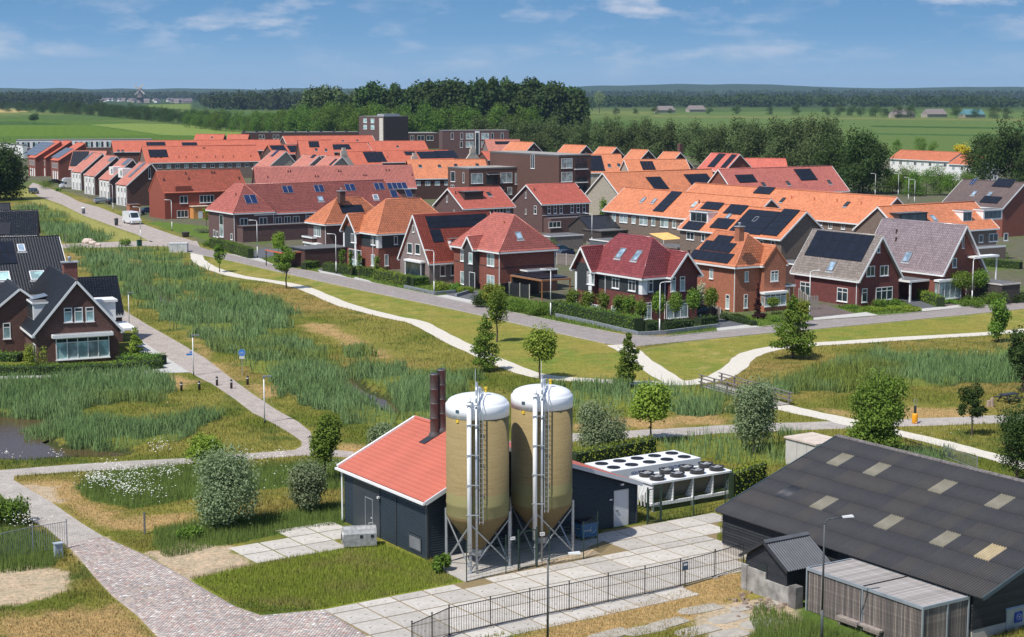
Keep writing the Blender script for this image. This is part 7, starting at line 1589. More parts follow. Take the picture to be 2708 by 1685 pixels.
# ---------------------------------------------------------------- vehicles
def car(px, py, ang, c, label, kind='car', group='parked cars'):
    r = empty({'car': 'parked_car', 'van': 'delivery_van', 'camper': 'camper_van'}[kind], G(px, py), math.radians(ang), label, {'car': 'car', 'van': 'van', 'camper': 'camper'}[kind], group if kind == 'car' else None)
    m = plain('car_paint_%02x%02x%02x' % tuple(int(q*255) for q in c), c, .25, .2, var=.02)
    if kind == 'car': prof = [(-2.1, .35), (-2.15, .7), (-2.0, .95), (-1.75, 1.0), (-1.3, 1.42), (-.2, 1.5), (.45, 1.42), (1.15, .98), (1.95, .85), (2.15, .6), (2.12, .32)]; W = .88; gl = [(-1.62, 1.02), (-1.25, 1.36), (-.2, 1.44), (.4, 1.36), (.98, 1.0)]; wx = (-1.3, 1.35); wr = .33
    elif kind == 'van': prof = [(-2.9, .4), (-2.95, 2.3), (-2.8, 2.5), (.9, 2.55), (1.3, 2.4), (2.0, 1.35), (2.75, 1.1), (2.9, .8), (2.88, .35)]; W = 1.0; gl = [(1.1, 1.45), (1.2, 2.2), (1.35, 2.2), (1.85, 1.42)]; wx = (-1.9, 1.9); wr = .36
    else: prof = [(-3.2, .5), (-3.2, 2.9), (1.5, 2.95), (2.2, 2.7), (2.3, 2.0), (1.7, 1.9), (2.3, 1.3), (3.0, 1.1), (3.15, .4)]; W = 1.1; gl = [(1.3, 1.3), (1.35, 1.85), (1.7, 1.85), (2.1, 1.3)]; wx = (-2.0, 2.2); wr = .36
    def side(pr, w0, w1, mat, nm, par): mb = MB(); mb.hexa([(x, -w0*(1 if z < 1.0 else w1), z) for x, z in pr][::-1], [(x, w0*(1 if z < 1.0 else w1), z) for x, z in pr][::-1]); return mb.build(nm, mat, par)
    side(prof, W, .86 if kind == 'car' else .95, m, 'body', r); side(gl, W*1.01, .885 if kind == 'car' else .96, PANEG, 'side_windows', r)
    # windscreen and rear window
    a, b = {'car': ((.42, 1.44), (1.12, 1.0)), 'van': ((1.32, 2.36), (1.98, 1.38)), 'camper': ((1.72, 1.9), (2.28, 1.32))}[kind]; w_ = W*.78
    MB().quad((a[0]+.03, -w_, a[1]), (b[0]+.03, -w_, b[1]), (b[0]+.03, w_, b[1]), (a[0]+.03, w_, a[1])).build('windscreen', PANEG, r)
    if kind == 'car': MB().quad((-1.78, -w_, 1.03), (-1.36, -w_, 1.42), (-1.36, w_, 1.42), (-1.78, w_, 1.03)).build('rear_window', PANEG, r)
    fx = prof[-2][0]
    for s_ in (-1, 1):
        MB().box(fx-.12, fx+.02, s_*W*.62-.16, s_*W*.62+.16, .62, .78).build('headlight', ZINC, r); MB().box(prof[1][0]-.02, prof[1][0]+.1, s_*W*.75-.1, s_*W*.75+.1, .7, .92).build('tail_light', plain('tail_red', (.4, .01, .01), .3), r)
        for x in wx: o = MB().tube((x, s_*W-.18*s_, wr), (x, s_*W+.02*s_, wr), wr, n=16).build('wheel', plain('tyre', (.02, .02, .02), .9), r); MB().tube((x, s_*W+.021*s_, wr), (x, s_*W+.03*s_, wr), wr*.6, n=12).build('rim', ZINC, o)
    MB().box(fx-.05, fx+.03, -.26, .26, .42, .53).build('number_plate', plain('plate_yellow', (.7, .5, .05), .5), r)
car(349, 592, -58, (.78, .79, .80), 'white high-roofed delivery van driving down the main street', 'van'); car(188, 498, 205, (.75, .75, .74), 'white camper van parked before the white fronted houses', 'camper')
for a in ((890,702,33,(.42,.45,.48),'silver car parked on the drive below the orange roofs'),(272,538,33,(.30,.33,.36),'grey blue car parked by the white fronted houses'),(306,540,33,(.03,.035,.05),'dark car parked beside the grey blue one'),(147,487,33,(.02,.022,.03),'black car parked by the red stepped houses'),(89,512,-60,(.03,.035,.045),'dark car driving at the far end of the main street'),(1482,672,33,(.015,.05,.08),'dark teal car parked behind the hipped red house'),(1500,684,33,(.012,.02,.05),'dark blue car parked in front of the teal one'),(1862,838,33,(.02,.02,.025),'black car half hidden between the maroon and orange brick houses'),(396,566,33,(.02,.04,.09),'dark blue car beside the cedar shed'),(1598,590,33,(.05,.02,.02),'dark red car at the end of the long orange terrace')): car(*a)
# ================================================================ GREENERY
def leaves(blobs, n, size, seed, flat=.35, core=.5, asp=.6):
    """n leaf clumps spread through the given ellipsoids (x,y,z,rx,ry,rz)"""
    r = np.random.default_rng(seed); B = np.array(blobs, float); w = (B[:, 3]*B[:, 4]*B[:, 5])**.67; k = r.choice(len(B), n, p=w/w.sum()); b = B[k]
    d = r.normal(size=(n, 3)); d /= np.linalg.norm(d, axis=1)[:, None]; rr = (core+(1-core)*r.random(n)**.6)*(1+.12*r.normal(size=n)); c = b[:, :3]+d*rr[:, None]*b[:, 3:6]+r.normal(size=(n, 3))*b[:, 3:6]*.13
    nn = d*.7+r.normal(size=(n, 3))*.7; nn[:, 2] += flat; nn /= np.linalg.norm(nn, axis=1)[:, None]; t = np.cross(nn, r.normal(size=(n, 3))); t /= np.linalg.norm(t, axis=1)[:, None]; u = np.cross(nn, t)
    s = size*(.6+.8*r.random(n))[:, None]*.5; V = np.stack([c-t*s, c-u*s*asp, c+t*s, c+u*s*asp], 1).reshape(-1, 3)
    tint = np.repeat(np.clip(r.normal(.5, .28, n), 0, 1), 4); return V, tint
def crown_mesh(name, blobs, n, size, m, seed, **kw):
    V, ti = leaves(blobs, n, size, seed, **kw); return mesh_np(name, V, np.arange(len(V)).reshape(-1, 4), 4, m, tint=ti)
BARK = plain('bark', (.09, .065, .045), .95, var=.3, scale=6); BARKL = plain('pale_bark', (.20, .17, .13), .95, var=.3, scale=6)
F_WIL = foliage('willow_leaf', (.14, .19, .09), (.30, .37, .21)); F_OAK = foliage('oak_leaf', (.085, .15, .02), (.20, .29, .045)); F_YEL = foliage('yellow_green_leaf', (.14, .20, .022), (.31, .37, .06)); F_DK = foliage('dark_leaf', (.030, .060, .014), (.075, .125, .03))
F_BELT = foliage('belt_leaf', (.06, .092, .030), (.135, .175, .065)); F_BRI = foliage('bright_wood_leaf', (.06, .12, .016), (.15, .235, .04)); F_FAR = foliage('far_leaf', (.03, .055, .018), (.065, .10, .032)); F_HED = foliage('hedge_leaf', (.07, .14, .02), (.17, .27, .04)); F_HEDY = foliage('bright_hedge_leaf', (.12, .2, .02), (.28, .36, .05)); F_GOLD = foliage('golden_leaf', (.42, .33, .02), (.7, .55, .05)); F_PURP = foliage('purple_leaf', (.03, .012, .015), (.08, .03, .035))
def shape(kind, h, w, rs):
    R = w/2; b = []
    if kind == 'round':
        b = [(0, 0, h*.62, R*.62, R*.62, h*.30)]+[(math.cos(q)*R*.5*rs.uniform(.7, 1.1), math.sin(q)*R*.5*rs.uniform(.7, 1.1), h*rs.uniform(.42, .80), R*.45, R*.45, h*.16) for q in [rs.uniform(0, 6.28) for _ in range(11)]]
    elif kind == 'willow':
        b = [(0, 0, h*.54, R*.85, R*.85, h*.42)]+[(math.cos(q)*R*.45, math.sin(q)*R*.45, h*rs.uniform(.25, .8), R*.52, R*.52, h*.2) for q in [rs.uniform(0, 6.28) for _ in range(12)]]
    elif kind == 'cone':
        for k in range(9): z = .14+.8*k/8; rr = R*min(1, (1.08-z)*1.35)**.8*rs.uniform(.75, 1.1); b += [(rs.uniform(-.3, .3)*rr, rs.uniform(-.3, .3)*rr, h*z, rr*.6, rr*.6, h*.08)]+[(math.cos(q)*rr*.65, math.sin(q)*rr*.65, h*(z+rs.uniform(-.05, .05)), rr*.36, rr*.36, h*.05) for q in [rs.uniform(0, 6.28) for _ in range(3)]]
    elif kind == 'oval':
        b = [(0, 0, h*.55, R*.6, R*.6, h*.40)]+[(math.cos(q)*R*.42, math.sin(q)*R*.42, h*rs.uniform(.2, .85), R*.42, R*.42, h*.13) for q in [rs.uniform(0, 6.28) for _ in range(12)]]
    elif kind == 'sparse':
        b = [(math.cos(q)*R*rs.uniform(.1, .75), math.sin(q)*R*rs.uniform(.1, .75), h*rs.uniform(.35, .92), R*rs.uniform(.18, .34), R*rs.uniform(.18, .34), h*.07) for q in [rs.uniform(0, 6.28) for _ in range(26)]]+[(0, 0, h*.6, R*.3, R*.3, h*.28)]
    elif kind == 'bush':
        b = [(rs.uniform(-.45, .45)*w, rs.uniform(-.45, .45)*w*.7, h*rs.uniform(.3, .62), w*.24, w*.24, h*.36) for _ in range(8)]
    elif kind == 'ball': b = [(0, 0, h*.72, R, R, h*.26)]
    elif kind == 'belt':
        for k in range(16): z = rs.uniform(.14, .86); rr = R*(1.0 if z < .6 else 1.25-z*.75); q = rs.uniform(0, 6.28); b.append((math.cos(q)*rr*.55, math.sin(q)*rr*.55, h*z, rr*.55, rr*.55, h*.14))
    return b
def trunk(h, w, r0, m, rs, full=True, top=.7):
    mb = MB(); pts = [Vector((0, 0, -.1))]
    for k in range(1, 5): pts.append(Vector((rs.uniform(-.04, .04)*h*.4, rs.uniform(-.04, .04)*h*.4, h*top*k/4)))
    for k in range(4): mb.tube(pts[k], pts[k+1], r0*(1-.2*k), r0*(1-.2*(k+1)), 7)
    if full:
        for k in range(7):
            q = rs.uniform(0, 6.28); z = h*rs.uniform(.3, .6); p = Vector((0, 0, z)); e = Vector((math.cos(q)*w*.36, math.sin(q)*w*.36, z+h*rs.uniform(.1, .25))); mb.tube(p, e, r0*.4, r0*.12, 5)
    return mb.mesh('trunk', m)
TREES = {}
def tree(name, label, pos, kind, h, w, m, n, size, cat='tree', group=None, seed=1, r0=None, bark=None, key=None, rot=None, s=1.0, **kw):
    rs = random.Random(seed)
    if key is None or key not in TREES:
        c = crown_mesh('crown', shape(kind, h, w, rs), n, size, m, seed, **kw); t_ = trunk(h, w, r0 or h*.018, bark or BARK, rs, top=.72 if kind != 'ball' else .7)
        if key is not None: TREES[key] = (c, t_)
    else: c, t_ = TREES[key]
    r = empty(name, pos, rot if rot is not None else random.uniform(0, 6.28), label, cat, group); r.scale = (s, s, s)
    link('trunk', t_, r); link('crown', c, r); return r
def PXT(px, py, top, z=0):      # height of something whose foot and top are seen
    p = G(px, py); q = ray(px, top); return p, H+q.z/q.y*p.y
def tr(name, label, px, py, top, wpx, kind, m, n, size, **kw):
    p, h = PXT(px, py, top); w = wpx/FPX*p.y; return tree(name, label, p, kind, h, w, m, n, size, **kw)
k_ = 0
for a in (
 ('willow_tree','round grey-green pollard willow in front of the flower bed, largest of the willows',605,1398,1172,180,'willow',F_WIL,16000,.15),
 ('willow_tree','smaller grey-green willow just left of the plant corner',812,1352,1208,112,'willow',F_WIL,8000,.15),
 ('willow_tree','low grey-green willow behind the plant roof edge',1005,1185,1112,105,'bush',F_WIL,5000,.16),
 ('willow_tree','grey-green willow directly right of the silos',1593,1210,1056,145,'willow',F_WIL,11000,.16),
 ('willow_tree','tall grey-green willow in front of the foot bridge',1994,1196,990,132,'willow',F_WIL,12000,.17),
 ('field_tree','small leafy tree at the bend of the brick path beside the plant roof',862,1272,1088,95,'round',F_OAK,4500,.20),
 ('elder_shrub','yellow-green shrub behind the largest willow',548,1262,1138,110,'round',F_YEL,5200,.19),
 ('young_tree','yellow-green tree with clear trunk on the lawn behind the right silo',1428,1002,850,105,'round',F_YEL,4500,.24),
 ('young_tree','narrow conical tree beside the pale path, left of the silos aerial',1283,982,832,92,'cone',F_OAK,3600,.22),
 ('young_tree','narrow tall leafy tree at the meeting of the pale paths',1661,1021,880,86,'cone',F_OAK,3600,.22),
 ('young_tree','small round tree with bare trunk between pale path and street',1314,905,757,62,'round',F_OAK,2200,.24),
 ('young_tree','airy tree on the strip by the pale path, second from the left',758,764,637,72,'sparse',F_OAK,2600,.25),
 ('young_tree','thin young tree at the start of the pale path, leftmost',581,720,642,42,'sparse',F_OAK,1500,.24),
 ('young_tree','bright green tree with hanging leaves beside the grey path',1722,1168,1002,128,'round',F_YEL,4800,.24),
 ('young_tree','broad conical tree standing over the bend of the right pale path',2097,948,782,125,'cone',F_OAK,6500,.24),
 ('young_tree','dark narrow tree at the right end of the pale path',2640,905,782,72,'oval',F_OAK,4000,.24),
 ('young_tree','dark tree cut by the right edge above the reeds',2702,1040,862,95,'oval',F_DK,4200,.24),
 ('oak_tree','large dense green oak behind the barn ridge',2317,1206,975,190,'oval',F_OAK,17000,.20),
 ('young_tree','thin drooping tree with bare stem in the grass beyond the barn',2570,1152,1008,92,'sparse',F_DK,3000,.18),
 ('birch_tree','dark feathery birch at the right edge beyond the barn',2690,1290,1035,150,'oval',F_DK,9000,.15),
 ('big_tree','large dark tree at the left edge beside the main street',0,530,366,185,'bush',F_DK,16000,.62),
 ('young_tree','small maple with stake at the corner of the black tiled house',360,962,866,52,'cone',F_YEL,2200,.2),
 ('fastigiate_tree','dark purple narrow shrub against the orange brick bay',2003,836,750,20,'cone',F_PURP,900,.2),
 ('young_tree','small round standard tree before the orange brick bay window',2044,832,785,34,'ball',F_OAK,900,.2),
 ('young_tree','yellow-green bushy tree before the yellow door',2113,862,785,70,'oval',F_YEL,3000,.24),
 ('pear_tree','white blossoming tree between the maroon and orange brick houses',1853,836,742,34,'oval',foliage('blossom', (.35,.38,.25), (.75,.76,.62)),1200,.2),
 ('young_tree','pale sapling beside the rust brick house porch',546,598,548,26,'sparse',F_YEL,500,.25),
 ('young_tree','leafy sapling by the orange terrace garden',1595,592,515,30,'oval',F_OAK,1000,.3),
 ('young_tree','small tree against the grey brick gable of the orange terrace',2288,640,588,28,'oval',F_OAK,900,.25),
 ('parasol_tree','flat clipped parasol tree before the white bay of the mauve roofed house',2545,800,716,62,'ball',F_OAK,2600,.2),
 ('parasol_tree','second clipped parasol tree, nearer the street lamp',2590,800,712,44,'ball',F_OAK,2000,.2),
 ('garden_tree','bright green garden tree beside the terracotta edged carport',736,690,607,44,'round',F_HEDY,2200,.24),
 ('garden_tree','big leafy garden bush tree left of the timber veranda',1305,822,745,70,'oval',F_YEL,3800,.22),
 ('garden_tree','slim tree by the charcoal gable house drive',905,722,655,20,'sparse',F_OAK,500,.25),
 ('garden_tree','slim tree in front of the white framed panel of the charcoal gable house',928,730,660,18,'sparse',F_OAK,450,.25),
 ('garden_tree','slim tree right of the white framed panel of the charcoal gable house',950,736,664,18,'sparse',F_OAK,450,.25),
 ('garden_tree','tall shrub against the brick wall of the charcoal gable house',996,735,670,24,'oval',F_OAK,700,.22),
 ('golden_tree','golden yellow tree by the distant white terraces',2546,436,377,52,'round',F_GOLD,1800,.7)):
    k_ += 1; tr(*a, cat='tree', seed=40+k_, bark=BARKL if 'willow' in a[0] else BARK)
# row of clipped standards in front of the maroon roofed house
for q, (px, cy_, by_) in enumerate(((1514,784,838),(1553,790,845),(1593,790,850),(1639,800,858),(1665,802,864),(1694,806,870),(1741,800,872),(1786,800,866),(1833,790,860),(1880,786,854))):
    tr('clipped_tree', ('lime with spread crown behind the long hedge, tree %s of the corner row' % ('one two three four five six seven eight nine ten'.split()[q])) if q < 6 else ('round headed clipped tree on a bare stem, %s right of the corner row' % ('first second third fourth'.split()[q-6])), px, by_, cy_-27, 44 if q < 6 else 36, 'ball' if q > 5 else 'round', F_OAK, 1500, .2, cat='tree', seed=90+q, group='clipped trees round the corner garden')
# shrubs
SH_ = ((1120,752,726,60,F_HED,'dark garden shrub before the steep gabled house'),(1170,768,740,50,F_YEL,'yellow-green garden shrub before the steep gabled house'),(1205,772,745,40,F_HED,'garden shrub left of the charcoal brick porch'),(1232,775,755,36,F_HEDY,'low garden shrub under the charcoal brick porch'),(1285,812,772,60,F_DK,'dark shrub beside the big leafy garden tree'),(1370,822,792,90,F_HED,'shrub bank left of the long clipped hedge'),(1430,832,800,80,F_HED,'shrub bank beside the street lamp and timber veranda'),(2253,814,806,44,F_HED,'low dark shrub at the corner of the grey tiled house'),(2345,812,786,62,F_HED,'green shrub under the window of the grey tiled house'),(2375,818,806,70,F_HEDY,'yellow ground shrubs beside the grey blue drive'),(2310,822,810,60,F_HEDY,'yellow low shrub before the grey tiled house'),(2420,822,812,50,F_YEL,'low planting at the end of the clipped hedge'),(2580,812,785,70,F_HED,'shrubs under the rightmost street lamp'),(2630,806,765,70,F_HED,'tall shrubs before the timber garden room'),(2680,800,770,60,F_DK,'dark shrubs at the right edge behind the street'),(2520,802,790,60,F_HED,'low shrubs before the white bay of the mauve roofed house'),(1945,846,832,60,F_DK,'low dark shrub by the bench of the orange brick house'),(2075,850,836,60,F_HED,'low planting before the orange brick bay'),(2012,842,826,40,F_PURP,'purple cushion shrub below the orange brick bay'),
 (330,650,628,26,F_HED,'round bush on the verge by the street'),(556,652,634,30,F_HED,'dark bush at the left end of the terrace hedge'),(575,652,632,24,F_HEDY,'bright bush at the left end of the terrace hedge'),(540,615,600,50,F_WIL,'grey-green grass clump on the lawn by the hipped terrace'),(1770,565+70,612,60,F_HEDY,'bright climber over the carport by the orange terrace'),(1552,700,655,50,F_HEDY,'bright bush left of the charcoal gable of the maroon roof'),(1440,668,622,55,F_HED,'green hedge bush in front of the low grey sheds'),(1608,636,612,30,F_YEL,'pale shrub beside the white gazebo'),(2620,682,655,90,F_HED,'garden greenery behind the timber garden room'),(1165,1490+20,1465,50,F_HED,'weedy shrub at the foot of the plant corner'),(40,1385,1310,110,F_HED,'dark shrubs at the left edge by the brick path'),(95,985,905,60,F_YEL,'sparse rose shrub by the left corner of the black tiled house'),(505,1425,1395,60,F_HED,'green nettles left of the big willow'),(2380,650,632,50,F_HED,'garden shrubs behind the mauve roof'),(120,500,470,50,F_HED,'hedge tuft by the red stepped houses'),(154,506,497,14,F_HED,'round clipped ball by the camper van'),(2240,1240,1190,160,F_WIL,'grey green scrub behind the barn ridge, left of the oak'))
for q, (px, by_, ty, wp, m_, lb) in enumerate(SH_): tr('shrub', lb, px, by_, ty, wp, 'bush', m_, int(500+wp*26), .17, cat='shrub', seed=200+q, r0=.03)
# hedges: a solid core and leaves all over it
CORE = plain('hedge_core', (.018, .035, .008), 1)
def hedge(pts, w, h, m, label, dens=55, size=.15):
    P = PW(pts); o = P[0]; r = empty('hedge', o, 0, label, 'hedge'); V, T = [], []; rs = np.random.default_rng(len(label)); mb = MB()
    for a, b in zip(P[:-1], P[1:]):
        d = b-a; L = d.length; u = np.array(d.normalized()); v = np.array((-u[1], u[0], 0)); mb.bar(a-o+Vector((0, 0, h*.46)), b-o+Vector((0, 0, h*.46)), w-.12, h*.92-.05)
        n = int((L*(w+2*h))*dens); s = rs.random(n)*L; f = rs.random(n)*(w+2*h); zz = np.where(f < h, f, np.where(f > h+w, 2*h+w-f, h)); yy_ = np.where(f < h, -w/2, np.where(f > h+w, w/2, f-h-w/2))
        zz = zz+rs.normal(size=n)*.08+np.where(zz >= h-.01, .06*np.sin(s*1.7), 0); yy_ = yy_+rs.normal(size=n)*.09; c = np.array(a-o)+u*s[:, None]+v*yy_[:, None]; c[:, 2] = zz
        tt = rs.normal(size=(n, 3)); tt /= np.linalg.norm(tt, axis=1)[:, None]; q = np.cross(tt, rs.normal(size=(n, 3))); q /= np.linalg.norm(q, axis=1)[:, None]; k = size*.5*(.6+.8*rs.random(n))[:, None]
        V.append(np.stack([c-tt*k, c-q*k*.7, c+tt*k, c+q*k*.7], 1).reshape(-1, 3)); T.append(np.repeat(np.clip(rs.normal(.5, .25, n)+.3*np.sin(s*.9), 0, 1), 4))
    V = np.concatenate(V); mb.build('branches', CORE, r); link('foliage', mesh_np('foliage', V, np.arange(len(V)).reshape(-1, 4), 4, m, tint=np.concatenate(T)), r)
for a in (([(560,655),(600,664),(664,684)],1.0,1.7,F_HED,'leafy hedge along the hipped terrace garden'),([(728,694),(806,704)],.6,2.3,F_HED,'tall green screen hedge right of the terracotta carport'),([(803,713),(868,702)],1.0,1.1,F_HED,'low hedge in front of the purple brick bay window'),([(860,716),(940,728),(1022,733)],1.1,1.25,F_HED,'low hedge before the charcoal gable house'),([(997,738),(1040,747),(1086,757)],1.2,1.4,F_HEDY,'yellow-green hedge before the steep gabled house'),([(1086,757),(1130,752)],1.4,1.2,F_HED,'dark green hedge end before the steep gabled house'),
 ([(1468,832),(1560,852),(1690,880)],1.4,1.75,F_HED,'long clipped hedge along the street at the corner garden'),([(1702,878),(1738,873)],1.3,1.1,F_DK,'short clipped hedge block behind the corner lamp'),([(1752,872),(1828,866)],1.3,1.0,F_DK,'clipped hedge block under the large maroon house window'),([(1845,862),(1890,856)],1.3,1.0,F_DK,'clipped hedge block before the black car'),([(1910,842),(1995,862)],.8,.6,F_DK,'knee high hedge along the slate drive of the orange brick house'),
 ([(2380,768),(2432,789)],1.1,2.4,F_HED,'tall part of the stepped hedge left of the carport'),([(2434,792),(2488,812)],1.1,1.3,F_HEDY,'low part of the stepped hedge left of the carport'),([(-30,992),(110,990),(290,985),(425,972)],1.6,.9,F_HED,'dark clipped hedge in front of the black tiled house'),([(330,962),(420,968)],3.0,1.0,F_HED,'planting bed hedge at the right of the black tiled house'),([(-30,952),(55,955)],1.6,.8,F_HED,'short hedge at the left edge by the black tiled house'),
 ([(1512,1247),(1625,1226),(1722,1205)],1.1,1.45,F_HEDY,'bright ivy hedge behind the white cooling units'),([(1935,1322),(1978,1306),(2018,1290)],.6,1.9,F_HEDY,'ivy covered fence right of the cooling unit'),([(2560,700),(2700,712)],1.0,1.2,F_HED,'garden hedge behind the timber garden room')): hedge(*a)
# ---------------------------------------------------------------- belts of trees behind the village
def belt(label, group, pts, spacing, kind, m, hvar, wfac, n, size, rows=1, depth=10, keyp='b', name='wood_tree'):
    """pts: (x, foot y, top y); trees are set along the real line they mark on the ground"""
    P = [(G(x, f), PXT(x, f, t_)[1]) for x, f, t_ in pts]; q = 0; rs = random.Random(len(label))
    for row in range(rows):
        for si, ((a, ha), (b, hb)) in enumerate(zip(P[:-1], P[1:])):
            d = b-a; L = d.length; k = max(1, int(L/spacing))
            for i in range(k):
                t = (i+rs.random()*.8)/k; p = a+d*t+Vector((rs.uniform(-1, 1)*2, depth*row+rs.uniform(-.3, .3)*depth, 0)); h = (ha+(hb-ha)*t)*rs.uniform(1-hvar, 1+hvar*.35)
                v = rs.randrange(4); h0 = 18.0; tree(name, label+', '+('first second third fourth fifth sixth seventh'.split()[si])+' stretch, '+('front row', 'second row', 'third row', 'back row')[row], p, kind, h0, h0*wfac, m, n, size, group=group, seed=v+len(keyp), key=(keyp, v, kind, wfac), s=h/h0, r0=.25, core=.35, rot=rs.uniform(0, 6.28)); q += 1
    return q
nb = 0
nb += belt('grey-green tree in the belt right behind the orange gables', 'tree belt behind the village', [(1255,418,300),(1420,422,302),(1560,428,300),(1700,436,306),(1850,446,303),(2000,452,302),(2140,462,300),(2220,475,308)], 8.5, 'belt', F_BELT, .16, .62, 3600, .62, rows=2, depth=9)
nb += belt('tall dark tree of the clump behind the red tiled terrace', 'dark clump behind the red terrace', [(2190,508,330),(2290,512,322),(2335,520,345)], 7, 'belt', F_DK, .12, .7, 3600, .62, rows=2, depth=8, keyp='dk')
nb += belt('tall dark tree of the group at the right edge', 'dark trees at the right edge', [(2600,492,335),(2660,496,306),(2740,500,312),(2860,500,330)], 7.5, 'belt', F_DK, .12, .7, 3600, .62, rows=2, depth=8, keyp='dk')
nb += belt('green shrubby tree beside the road bend lamps', 'shrubs by the road bend', [(2350,512,440),(2420,520,430),(2500,520,436),(2590,515,440)], 6.5, 'belt', F_HED, .2, .85, 3600, .62, rows=2, depth=6, keyp='hb')
nb += belt('green tree behind the distant white terraces', 'trees behind the white terraces', [(2350,402,362),(2420,404,355),(2500,408,372)], 7, 'belt', F_OAK, .15, .8, 3600, .62, keyp='ob')
nb += belt('bright green tree in front of the tall dark wood', 'bright trees before the dark wood', [(935,388,268),(1050,388,262),(1180,386,270),(1300,384,268),(1430,384,272)], 10, 'belt', F_BRI, .14, .72, 3600, .62, rows=2, depth=12, keyp='br')
nb += belt('green tree of the wood left of the flats', 'trees left of the flats', [(640,352,300),(720,358,290),(800,368,275),(900,376,262),(960,380,268)], 10, 'belt', F_BRI, .18, .75, 3600, .62, rows=2, depth=12, keyp='br')
nb += belt('tall dark poplar of the high wood on the skyline', 'high dark wood', [(945,362,213),(1020,362,216),(1120,362,214),(1250,362,206),(1360,362,204),(1450,362,208),(1535,362,222)], 9, 'belt', F_DK, .05, .6, 3600, 1.2, rows=4, depth=14, keyp='dpp')
nb += belt('huge rounded tree at the left end of the high wood', 'rounded trees left of the high wood', [(812,350,238),(850,350,220),(895,350,226),(935,350,240)], 20, 'belt', F_BELT, .06, .7, 3600, 1.1, rows=2, depth=14, keyp='bb')
nb += belt('broad hedgerow tree along the far field edge', 'hedgerow along the far fields', [(-120,294,262),(100,298,264),(250,306,266),(420,322,278),(520,332,288),(640,342,292)], 20, 'belt', F_DK, .2, .95, 3600, .62, keyp='hd')
nb += belt('green tree between the far field and the dark flats', 'hedgerow along the far fields', [(500,338,292),(600,348,290),(720,352,288)], 14, 'belt', F_BRI, .2, .85, 3600, .62, keyp='br')
nb += belt('field tree in the line across the right hand fields', 'tree line across the right fields', [(1620,305,283),(1760,302,280),(1900,303,276),(2050,304,277),(2200,306,276),(2400,314,274),(2560,312,278),(2740,318,272)], 32, 'belt', F_DK, .3, 1.0, 3600, .62, keyp='hd')
tr('field_tree', 'lone dark tree standing in the far left field', 90, 328, 296, 34, 'round', F_DK, 1800, .7, cat='tree', seed=9)
tr('poplar_tree', 'pale silvery poplar rising behind the green belt', 1585, 300, 236, 36, 'round', F_WIL, 1800, 1.2, cat='tree', seed=19)
# far woods that read as one mass
def wood_mass(name, pts, depth, n, m, size, wtree=10, seed=3):
    r = np.random.default_rng(seed); xs = [p[0] for p in pts]; V, T = [], []
    for i in range(n):
        x = r.uniform(xs[0], xs[-1]); f = np.interp(x, xs, [p[1] for p in pts]); tp = np.interp(x, xs, [p[2] for p in pts]); p, h = PXT(x, f, tp); h = h*r.uniform(.72, 1.03); p = p+Vector((0, r.uniform(0, depth), 0)); w = wtree*r.uniform(.7, 1.4)
        v, t_ = leaves([(p.x, p.y, h*.55, w*.5, w*.5, h*.45), (p.x+w*.2, p.y, h*.4, w*.5, w*.5, h*.4)], 110, size, seed*1000+i, core=.6); V.append(v); T.append(np.clip(t_*.6+r.random()*.5, 0, 1))
    V = np.concatenate(V); o = link(name, mesh_np(name, V, np.arange(len(V)).reshape(-1, 4), 4, m, tint=np.concatenate(T))); tag(o, kind='stuff'); return o
tag(wood_mass('far_wood', [(-200,283,240),(200,281,242),(215,260,243),(505,260,243),(520,281,245),(560,290,240),(700,292,238),(840,290,242)], 250, 330, F_FAR, 4.5, 22), 'distant dark wood behind the fields at left', 'wood')
tag(wood_mass('far_wood', [(1500,285,252),(1800,284,250),(2100,283,248),(2400,284,250),(2800,286,252)], 500, 330, F_FAR, 4.5, 24, seed=5), 'distant tree rows beyond the right hand fields', 'wood')
tag(wood_mass('far_wood', [(-300,264,239),(600,264,241),(1200,262,240),(1600,262,238),(2200,263,236),(3000,263,238)], 1500, 420, F_FAR, 9, 60, seed=6), 'farthest wooded skyline', 'wood')
# distant village with windmill
for q in range(34):
    px = random.choice((random.uniform(225,345), random.uniform(350,420), random.uniform(440,500))); g = G(px, random.uniform(267, 274)); s_ = random.uniform(14, 24); r = empty('village_house', g, random.uniform(0, 3), 'small pale roofed house of the distant village near the windmill', 'house', 'distant village houses')
    MB().box(-s_/2, s_/2, -4, 4, 0, 4).build('wall', FR if q % 2 else BR_PALE, r); MB().hexa([(-s_/2, -4.5, 4.01), (s_/2, -4.5, 4.01), (s_/2, 4.5, 4.01), (-s_/2, 4.5, 4.01)], [(-s_/2, -.1, 9), (s_/2, -.1, 9), (s_/2, .1, 9), (-s_/2, .1, 9)]).build('roof', plain('slate_roof', (.16, .13, .14), .8), r)
g = G(371, 272); wm_ = empty('windmill', g, 0, 'old windmill with lattice sails above the distant village', 'windmill'); wm_.scale = (1.35, 1.35, 1.35); SL_ = plain('mill_thatch', (.20, .17, .16), .9)
MB().lathe([(7, 0), (5.2, 12), (4.5, 20), (4.8, 21), (4.2, 25), (1, 28)], 8).build('body', SL_, wm_); MB().lathe([(9, 9), (9.5, 9.8)], 8).build('stage', BR_PALE, wm_)
